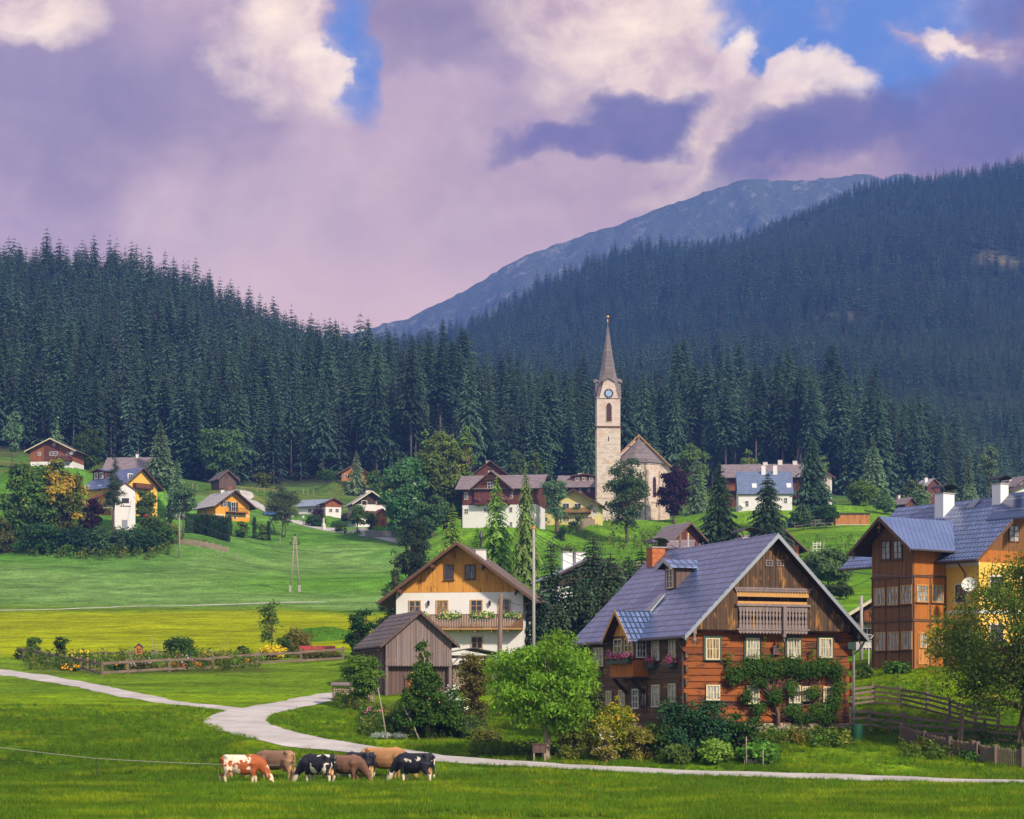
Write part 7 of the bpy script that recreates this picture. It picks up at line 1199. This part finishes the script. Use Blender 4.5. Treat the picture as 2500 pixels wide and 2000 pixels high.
wire('second lower cable crossing the dark spruce tops', P(1306, 1325, 180), P(1575, 1405, 140), .8, .02); wire('cable from the farmhouse gable to the timber veranda wing', P(1915, 1353, 124), P(2308, 1400, 145), .6, .022); wire('faint cable from the gable over the hollow', P(2000, 1420, 124), P(2130, 1408, 150), .5, .018)
wire('upper cable falling from the slope pole toward the garden', P(438, 1258, 393), P(830, 1350, 300), 1.5, .03); wire('cable from the transformer tower to the slope pole', P(325, 1212, 414), P(438, 1258, 393), 1.2, .03); wire('short cable from the weathered post toward the white house', P(1226, 1455, 152), P(1296, 1470, 182), .4, .02)
# fence posts on the far meadows
def posts(lst, label, group, h=1.3):
    for px, D in lst: q = G(px, D); o = MB().box(-.07,.07,-.07,.07,-.3,h).build('fence_post', 'pole_grey', None); o.location = q; tag(o, label, 'post', group, 'thing')
posts([(590,505),(597,512),(628,520),(645,522),(668,524),(718,528),(741,530),(752,530),(766,531),(560,508),(470,500),(482,503)], 'pale fence post in the thin line below the forest edge', 'fence posts along the forest edge')
posts([(1537,330),(1560,330),(2010,345),(2012,352),(2060,350),(2090,352),(1960,340),(1980,338),(532,398),(577,398),(684,428),(708,428)], 'small white meadow fence post', 'meadow fence posts', 1.1)
rail_fence('plank_gate', 'small white slatted gate on the right meadow', [pv(1985, 342), pv(2003, 342)], 1.3, (.3, .7, .95), .1, .1, .04, every=.45, mat='white_paint')
rail_fence('rail_fence', 'dark rail fence behind the fruit tree at the top of the right meadow', [pv(1940, 398), pv(1990, 398), pv(2035, 398)], 1.2, (.4, .9), .14, .14, .05, every=2.5)
# walls
def wall(name, label, px0, D0, px1, D1, h, mat, base=-1.5):
    a = G(px0, D0); b = G(px1, D1); v = b-a; v.z = 0; n = max(2, int(v.length/1.2)); k = MB(); pr = Vector((-v.y, v.x, 0)).normalized()*.22; rng = np.random.RandomState(len(label))
    for i in range(n):
        q0 = a+v*(i/n); q1 = a+v*((i+1)/n); z = float(HT((q0.x+q1.x)/2, (q0.y+q1.y)/2)); hh = h+rng.uniform(-.12, .12)*(mat != 'block_wall'); k.slab([(q0.x-pr.x-a.x, q0.y-pr.y-a.y, z+base-a.z), (q1.x-pr.x-a.x, q1.y-pr.y-a.y, z+base-a.z), (q1.x+pr.x-a.x, q1.y+pr.y-a.y, z+base-a.z), (q0.x+pr.x-a.x, q0.y+pr.y-a.y, z+base-a.z)], (0,0,hh-base))
    o = k.build(name, mat, None); o.location = a; return tag(o, label, 'wall', None, 'thing')
wall('dry_stone_wall', 'low dry stone wall under the church meadow', 1552, 352, 1650, 356, 1.1, 'rubble_stone', -.6); wall('concrete_wall', 'grey block retaining wall below the orange plank shed', 892, 438, 968, 440, 1.4, 'block_wall'); wall('dry_stone_wall', 'rough stone bank below the thuja hedge', 440, 407, 556, 404, .9, 'rubble_stone')
wall('dry_stone_wall', 'broken garden wall at the foot of the church tower', 1412, 430, 1455, 440, 1.2, 'rubble_stone', -.6); wall('wooden_palisade', 'tan board wall glimpsed beneath the yellow house', 186, 412, 224, 412, 1.2, 'board_tan')
# hut, bird house, hutch
p = G(775, 208); t_ = thing('low_hut', 'low hut with dark red metal roof behind the garden fence', 'hut', p, R(6)); MB().box(-1.5, 1.5, -.5, .6, -.3, .35).build('wall', 'board_old', t_); L = 1.7
MB().slab([(-L,-.75,.28),(L,-.75,.28),(L*.96,0,1.0),(-L*.96,0,1.0)], (0,0,.05)).build('roof', 'roof_red', t_); MB().slab([(-L*.96,0.001,1.0),(L*.96,0.001,1.0),(L,.85,.28),(-L,.85,.28)], (0,0,.05)).build('roof', 'roof_red', t_)
p = G(340, 196); t_ = thing('bird_house', 'wooden bird house on a post in the flower garden', 'bird house', p); MB().tube([(0,0,-.3),(0,0,1.15)], .05, 6).build('post', 'pole_grey', t_); MB().slab([(-.27,-.2,1.15),(.27,-.2,1.15),(.27,-.2,1.75),(0,-.2,2.0),(-.27,-.2,1.75)], (0,.4,0)).build('box', 'board_tan', t_)
MB().slab([(0,-.3,2.06),(.42,-.3,1.68),(.42,.3,1.68),(0,.3,2.06)], (0,0,.05)).slab([(-.42,-.3,1.68),(0,-.3,2.06),(0,.3,2.06),(-.42,.3,1.68)], (0,0,.05)).build('roof', 'roof_brown', t_); MB().box(-.15,-.03,-.215,-.2,1.5,1.62).box(.03,.15,-.215,-.2,1.5,1.62).box(-.15,.15,-.215,-.2,1.28,1.4).build('opening', 'wood_dark', t_)
for i, px in enumerate((243,257,282,318,325,372,376,382,396,520,540,556)): stick('thin bean pole among the fenced garden plants', px, 196+(i*7 % 9), 1.5+.4*(i % 3), .025, 'bean_pole')['group'] = 'bean poles in the flower garden'
# lamp post and dish-like spinner by the timber topped house
p = G(2121, 146); t_ = thing('clothes_spinner', 'white rotary clothes airer folded beside the veranda wing', 'clothes airer', p); MB().tube([(0,0,-.2),(0,0,2.2)], .03, 6).build('post', 'white_paint', t_)
for a in range(4): MB().beam((0,0,2.0), (.35*math.cos(a*PI/2+.4), .35*math.sin(a*PI/2+.4), 2.5), .025).build('arm', 'white_paint', t_)
# vehicle and bin on the lane
p = G(666, 470); t_ = thing('parked_car', 'small blue car parked on the lane behind the willow', 'car', p, R(15))
MB().slab([(-1.9,-.8,.3),(1.9,-.8,.3),(1.95,-.8,.75),(1.1,-.8,.9),(-1.7,-.8,.95),(-1.95,-.8,.7)], (0,1.6,0)).build('body', 'blue_paint', t_); MB().slab([(-1.6,-.7,.95),(1.1,-.7,.9),(.5,-.65,1.4),(-1.2,-.65,1.42)], (0,1.4,0)).build('cabin', 'glass_dark', t_)
for x in (-1.2, 1.2):
    for y in (-.72, .72): MB().tube([(x,y-.1,.3),(x,y+.1,.3)], .32, 12).build('wheel', 'iron', t_)
p = G(843, 446); t_ = thing('wheelie_bin', 'dark waste bin with yellow sticker at the lane edge', 'bin', p); MB().tube([(0,0,0),(0,0,1.0)], [.25,.33], 4).build('body', 'iron', t_); MB().box(-.3,.3,-.3,.3,1.0,1.08).build('lid', 'iron', t_); MB().box(-.08,.08,-.34,-.3,.6,.8).build('sticker', 'yellow_paint', t_)
p = G(740, 462); t_ = thing('lane_lantern', 'white garden lantern on a post beside the lane', 'lamp', p); MB().tube([(0,0,-.2),(0,0,1.5)], .06, 6).build('post', 'iron', t_); MB().tube([(0,0,1.5),(0,0,2.1)], [.2,.3], 6).build('lamp_glass', 'white_paint', t_); MB().tube([(0,0,2.1),(0,0,2.35)], [.36,.05], 6).build('lid', 'iron', t_)
p = G(790, 456); t_ = thing('chimney_grill', 'pale stone garden grill at the bungalow corner', 'grill', p); MB().tube([(0,0,-.2),(0,0,.9),(0,0,1.3),(0,0,2.2)], [.42,.4,.2,.16], 4).build('body', 'plaster_cream', t_)
# electric fence across the pasture
Qs = [(-60, 103, 1817), (235, 106.5, 1852), (530, 107.2, 1866), (745, 107.5, 1868), (1000, 109, 1868)]; t_ = thing('pasture_wire', 'thin white electric fence wire across the front pasture', 'wire fence', P(235, 1852, 106.5)); o = Vector(t_.location)
for (a, Da, ra), (b, Db, rb) in zip(Qs, Qs[1:]): MB().tube([P(a+(b-a)*i/6, ra+(rb-ra)*i/6+5*(i/6)*(1-i/6), Da+(Db-Da)*i/6)-o for i in range(7)], .011, 4).build('wire', 'concrete', t_)
for a, Da, ra in Qs[1:-1]: q = P(a, ra, Da); z = G(a, Da).z; MB().tube([(q.x-o.x, q.y-o.y, z-.2-o.z), (q.x-o.x, q.y-o.y, q.z+.05-o.z)], .012, 5).build('post', 'iron', t_)
# ------------------------------------------------------------------ cows
def cow_hide(name, fn): hide(name, fn)
def pale_legs(t, c, x, y, z, leg): return t.mix(t.mr(z, .62, .42, sm=True), c, leg)
def udder_col(t, c, x, y, z, u): d_ = t.m('ADD', t.m('POWER', t.m('MULTIPLY', t.m('ADD', x, .52), 3.2), 2), t.m('ADD', t.m('POWER', t.m('MULTIPLY', y, 4.2), 2), t.m('POWER', t.m('MULTIPLY', t.m('SUBTRACT', z, .58), 4.2), 2))); return t.mix(t.mr(d_, 1.3, .8, sm=True), c, u)
def h_red(t, v, x, y, z):
    n = t.noise(t.vm('ADD', v, (3.1, 2, 5)), 2.3, 3, .5, .3); c = t.mix(t.mr(n, .515, .535, sm=True), (.78, .62, .48), (.36, .085, .022)); c = t.mix(t.mr(x, .35, .5, sm=True), c, (.36, .085, .022)); c = t.mix(t.mr(x, -.72, -.8, sm=True), c, (.36, .085, .022)); c = t.mix(t.mr(z, .5, .38, sm=True), c, (.72, .55, .38)); c = t.mix(t.mr(x, 1.05, 1.15, sm=True), c, t.mix(t.mr(t.noise(v, 5, 2), .5, .54), (.8, .62, .42), (.36, .085, .022)))
    return udder_col(t, c, x, y, z, (.72, .42, .25))
def h_brown(a, b_, l_):
    def f(t, v, x, y, z): c = t.mix(t.noise(v, 1.6, 4, .6), a, b_); c = t.mix(t.mr(z, 1.2, 1.36), c, tuple(q*1.25 for q in b_)); c = t.mix(t.mr(x, -.62, -.85), c, l_); c = t.mix(t.mr(z, .4, .2), c, l_); return udder_col(t, c, x, y, z, (.68, .36, .17))
    return f
def h_black(off, th_=.6):
    def f(t, v, x, y, z): n = t.noise(t.vm('ADD', v, off), 1.9, 3, .5, .4); c = t.mix(t.mr(n, th_, th_+.02, sm=True), (.018, .018, .026), (.74, .64, .52)); c = t.mix(t.mr(z, .5, .4, sm=True), c, (.72, .6, .44)); return udder_col(t, c, x, y, z, (.72, .4, .16))
    return f
hide('hide_red', h_red); hide('hide_brown', h_brown((.15, .075, .045), (.2, .11, .07), (.38, .22, .12))); hide('hide_darkbrown', h_brown((.11, .05, .03), (.17, .085, .05), (.3, .17, .1))); hide('hide_tan', h_brown((.2, .09, .035), (.36, .18, .07), (.42, .26, .12)))
hide('hide_black', h_black((1.3, 4, 2))); hide('hide_black_two', h_black((7.7, 1, 6), .66)); hide('hide_black_three', h_black((5.9, 3.4, 1.2), .62))
mcol('hoof', (.05,.04,.03)); mcol('muzzle', (.3,.2,.17)); mcol('muzzle_pale', (.7,.55,.48))
def cow(label, px, D, th, mat, neck='down', yaw=0.0, step=0, scale=1.0, muzzle='muzzle', seed=0, tailcol=None):
    """x forward; grazing; the body (trunk, neck, head, legs, udder) is one closed skin"""
    p = G(px, D); p.z -= .07; t_ = thing('grazing_cow', label, 'cow', p, R(th)); t_.scale = (scale,)*3; k = MB()
    def ell(secs, n=14, m_=0):
        b_ = len(k.v)
        for (c_, ry, rz, ax) in secs:
            c_ = Vector(c_); ax = Vector(ax).normalized(); s_ = Vector((0,1,0)); s_ = (s_-ax*s_.dot(ax)).normalized(); u_ = ax.cross(s_)*-1
            for j in range(n): a = 2*PI*j/n; cy, cz = math.cos(a), math.sin(a); k.v.append(tuple(c_+s_*ry*cy+u_*rz*cz*(1 if cz < 0 else 1)))
        for i in range(len(secs)-1):
            for j in range(n): q = (j+1) % n; k.f.append((b_+i*n+j, b_+i*n+q, b_+(i+1)*n+q, b_+(i+1)*n+j)); k.mi.append(0)
        k.f.append(tuple(b_+j for j in range(n))[::-1]); k.f.append(tuple(b_+(len(secs)-1)*n+j for j in range(n))); k.mi += [0, 0]
    X = (1,0,0)
    ell([((-.88,0,1.18),.07,.1,X),((-.84,0,1.12),.2,.24,X),((-.72,0,1.04),.29,.35,X),((-.5,0,1.0),.32,.39,X),((-.2,0,.94),.39,.45,X),((.1,0,.92),.4,.46,X),((.4,0,.94),.34,.45,X),((.62,0,.97),.27,.41,X),((.8,0,1.0),.2,.31,(1,0,-.3))])
    ys = math.sin(R(yaw)); yc = math.cos(R(yaw)); Nk = lambda f, z: (.6+f*yc, f*ys, z)
    ell([(Nk(.0,1.1),.2,.3,(yc,ys,-.5)),(Nk(.25,.95),.18,.28,(yc,ys,-1)),(Nk(.45,.68),.135,.21,(yc*.8,ys*.8,-1)),(Nk(.58,.5),.1,.14,(yc*.6,ys*.6,-1))])
    ell([(Nk(.52,.56),.08,.1,(yc,ys,-1.2)),(Nk(.6,.47),.145,.15,(yc,ys,-1.5)),(Nk(.68,.32),.125,.135,(yc,ys,-1.6)),(Nk(.76,.17),.09,.1,(yc,ys,-1.5)),(Nk(.8,.08),.08,.07,(yc,ys,-1.4)),(Nk(.82,.04),.05,.04,(yc,ys,-1.4))], 12)
    rng = np.random.RandomState(seed)
    for sx, sy in ((1,1),(1,-1),(-1,1),(-1,-1)):
        st = rng.uniform(-.14, .14)+step*sx*sy*.5
        if sx > 0: pts = [(.5,sy*.17,.85),(.52,sy*.19,.62),(.54+st*.5,sy*.17,.4),(.53+st*.8,sy*.16,.36),(.52+st,sy*.16,.14),(.54+st,sy*.16,.06),(.57+st,sy*.16,.0)]; rr = [.17,.12,.078,.078,.052,.062,.068]
        else: pts = [(-.62,sy*.18,.95),(-.58,sy*.21,.7),(-.66+st*.3,sy*.19,.52),(-.75+st*.6,sy*.17,.42),(-.72+st,sy*.16,.14),(-.7+st,sy*.16,.06),(-.67+st,sy*.16,.0)]; rr = [.26,.2,.105,.078,.054,.062,.068]
        k.tube(pts, rr, 8)
        MB().tube([(pts[-1][0],pts[-1][1],-.02),(pts[-1][0],pts[-1][1],.06)], [.066,.055], 8).build('hoof', 'hoof', t_)
    k.ball((-.5,0,.62), .21, 10, sz=.95)
    for a, b_ in ((-.58,.08),(-.58,-.08),(-.42,.08),(-.42,-.08)): k.tube([(a,b_,.5),(a,b_,.36)], [.04,.025], 6)
    k.ball((-.62,.22,1.29), .12, 8); k.ball((-.62,-.22,1.29), .12, 8); k.ball((-.86,.13,1.2), .08, 8); k.ball((-.86,-.13,1.2), .08, 8); k.ball((.5,0,1.27), .16, 8); k.ball((.5,.2,1.0), .22, 8); k.ball((.5,-.2,1.0), .22, 8)
    k.tube([(-.8,0,1.3),(.2,0,1.31),(.55,0,1.3)], [.07,.07,.09], 8)
    o = k.build('body', mat, t_, True); md = o.modifiers.new('skin', 'REMESH'); md.mode = 'VOXEL'; md.voxel_size = .03; md.use_smooth_shade = True; sm_ = o.modifiers.new('soft', 'SMOOTH'); sm_.iterations = 4; sm_.factor = .6
    dg = bpy.context.evaluated_depsgraph_get(); me = bpy.data.meshes.new_from_object(o.evaluated_get(dg)); o.modifiers.clear(); o.data = me
    for sg in (-1, 1):
        hx, hy, hz = Nk(.56, .52); s2 = Vector((-ys, yc, 0))*sg; c_ = Vector((hx,hy,hz))+s2*.1; MB().add([tuple(c_), tuple(c_+s2*.13+Vector((0,0,.07))), tuple(c_+s2*.22+Vector((0,0,-.01))), tuple(c_+s2*.12+Vector((0,0,-.06))), tuple(c_+s2*.11+Vector((.03*yc,.03*ys,0)))], [(0,1,4),(1,2,4),(2,3,4),(3,0,4),(0,3,2,1)]).build('ear', mat, t_)
        e_ = Vector(Nk(.66, .38))+s2*.105; MB().ball(tuple(e_), .024, 6).build('eye', 'iron', t_, True)
    mz = MB().ball(Nk(.82, .06), .07, 8, sz=.8).build('muzzle', muzzle, t_, True)
    tl = MB().tube([(-.88,0,1.27),(-.95,0,1.1),(-.96,.02,.8),(-.95,.03,.55)], [.035,.03,.022,.03], 6).tube([(-.95,.03,.56),(-.95,.03,.42),(-.95,.03,.25)], [.035,.055,.01], 6).build('tail', tailcol or mat, t_, True)
    return t_
cow('red and white spotted cow grazing, leftmost of the herd', 590, 104.6, 0, 'hide_red', step=.2, muzzle='muzzle_pale', seed=1, scale=1.06)
cow('grey brown cow standing behind the red spotted cow', 672, 107.8, 165, 'hide_brown', yaw=20, seed=2, scale=1.04)
cow('black and white cow seen from behind, third from the left', 778, 104.8, 142, 'hide_black', seed=3, scale=1.06, yaw=15)
cow('dark brown cow grazing toward the right in the middle of the herd', 838, 105.3, -12, 'hide_darkbrown', seed=4, scale=1.0)
cow('black cow partly hidden between the two brown cows', 878, 107.6, 140, 'hide_black_two', seed=5, scale=1.03)
cow('big tan cow standing sideways behind the rightmost black cow', 936, 108.2, 3, 'hide_tan', seed=6, scale=1.16)
cow('black and white cow grazing leftward, rightmost of the herd', 1014, 105, 152, 'hide_black_three', seed=7, scale=1.07, yaw=5, step=.2)
# ------------------------------------------------------------------ grass tufts in the near pasture
rng = np.random.RandomState(40); srcs = []
for v_ in range(4):
    n = 15; a = rng.uniform(0, 2*PI, n); r = rng.uniform(0, .11, n); h = rng.uniform(.08, .27, n); w_ = rng.uniform(.008, .016, n); b_ = np.stack([r*np.cos(a), r*np.sin(a), np.zeros(n)-.02], -1); tl = b_+np.stack([np.cos(a)*h*.6, np.sin(a)*h*.6, h], -1); sd_ = np.stack([-np.sin(a)*w_, np.cos(a)*w_, np.zeros(n)], -1)
    V = np.stack([b_-sd_, b_+sd_, tl], 1).reshape(-1, 3); srcs.append(mesh_only(V, np.arange(n*3).reshape(-1, 3), np.repeat(rng.uniform(.7, 1.3, (n, 1))*np.ones((1, 3)), 3, 0), 'lf_grass'))
N_ = 170000; D_ = 66*np.exp(rng.uniform(0, 1, N_)*math.log(150/66)); px = rng.uniform(-60, 2560, N_); x = (px-CX)/F*D_; keep = vnoise(x, D_, 1.7, 31)+.5*vnoise(x, D_, 5, 32)+rng.uniform(-.25, .25, N_) > .62
rd = np.array([m_[:2] for m_ in main]+[b_[:2] for b_ in br]); segs = list(zip(rd[:len(main)-1], rd[1:len(main)]))+list(zip(rd[len(main):-1], rd[len(main)+1:])); pt = np.stack([x, D_], -1); dm = np.full(N_, 99.)
for a_, b2 in segs: ab = b2-a_; tt = np.clip(((pt-a_)@ab)/(ab@ab), 0, 1); dm = np.minimum(dm, np.linalg.norm(pt-(a_+tt[:, None]*ab), axis=1))
keep &= dm > 1.75; lq = np.array([(LH.I @ Vector((a, b, 0)))[:2] for a, b in zip(x, D_)]); keep &= ~((lq[:, 0] > -.5) & (lq[:, 0] < LH.w+.5) & (lq[:, 1] > -.5)); x, D_ = x[keep], D_[keep]
tag(instancer('pasture_grass', np.c_[x, D_, HT(x, D_)], rng.uniform(.55, 1.25, len(x)), rng.uniform(0, 6.28, len(x)), rng.randint(0, 4, len(x)), srcs), kind='stuff')

# ------------------------------------------------------------------ weeds and herbs around the gardens
srcs = []
for v_ in range(4):
    n = 26; a = rng.uniform(0, 2*PI, n); r = rng.uniform(0, .22, n)**1; z_ = rng.uniform(.05, .5, n)*(1 if v_ < 2 else .6); pos = np.stack([r*np.cos(a), r*np.sin(a), z_], -1); V, Fc, Co = leaves(pos, np.stack([np.cos(a), np.sin(a), np.full(n, .6)], -1), .13 if v_ % 2 else .1, rng, 2.2 if v_ % 2 else 1.5, droop=-.3); srcs.append(mesh_only(V, Fc, Co, 'lf_weed'))
zones = [(1370, 1890, 116.8, 121.0, 2000), (1150, 1370, 119.5, 123, 350), (880, 1190, 131, 149, 2200), (60, 640, 189, 207, 650), (2200, 2520, 116.5, 120, 350), (2180, 2330, 136, 142, 30), (40, 420, 392, 412, 500), (820, 900, 150, 165, 400), (1320, 1600, 178, 200, 500), (2080, 2500, 122, 124, 120), (1330, 1650, 300, 440, 420), (1960, 2080, 290, 370, 160), (1880, 2080, 119, 121.5, 240)]
X_, D_ = [], []
for a0, a1, d0, d1, n in zones: q = rng.uniform(d0, d1, n); X_.append((rng.uniform(a0, a1, n)-CX)/F*q); D_.append(q)
x = np.concatenate(X_); D_ = np.concatenate(D_); lq = np.array([(LH.I @ Vector((a, b, 0)))[:2] for a, b in zip(x, D_)]); bq = np.array([(BN.I @ Vector((a, b, 0)))[:2] for a, b in zip(x, D_)])
keep = ~((lq[:, 0] > -.3) & (lq[:, 0] < LH.w+.3) & (lq[:, 1] > -.3)) & ~((bq[:, 0] > -.2) & (bq[:, 0] < BN.w+.2) & (bq[:, 1] > -.2) & (bq[:, 1] < 8)) & (vnoise(x, D_, 2.2, 51)+rng.uniform(-.15, .15, len(x)) > .36); x, D_ = x[keep], D_[keep]
tag(instancer('garden_weeds', np.c_[x, D_, HT(x, D_)], rng.uniform(.6, 1.7, len(x))*np.where(D_ > 180, 1.5, 1)*np.where(D_ > 380, 2, 1), rng.uniform(0, 6.28, len(x)), rng.randint(0, 4, len(x)), srcs), kind='stuff')
# ------------------------------------------------------------------ haze
hz = MB().box(-2400, 2400, -350, 4900, -60, 1400).build('haze', [], None); tag(hz, kind='stuff')
m = bpy.data.materials.new('haze'); m.use_nodes = True; t = T(m.node_tree); m.node_tree.nodes.remove(m.node_tree.nodes['Principled BSDF'])
pv = t.n('ShaderNodeVolumePrincipled'); pv.inputs['Density'].default_value = 1.9e-4; pv.inputs['Color'].default_value = (.16, .33, 1, 1); pv.inputs['Anisotropy'].default_value = 0
t.put(m.node_tree.nodes['Material Output'].inputs['Volume'], pv.outputs[0]); hz.data.materials.append(m)
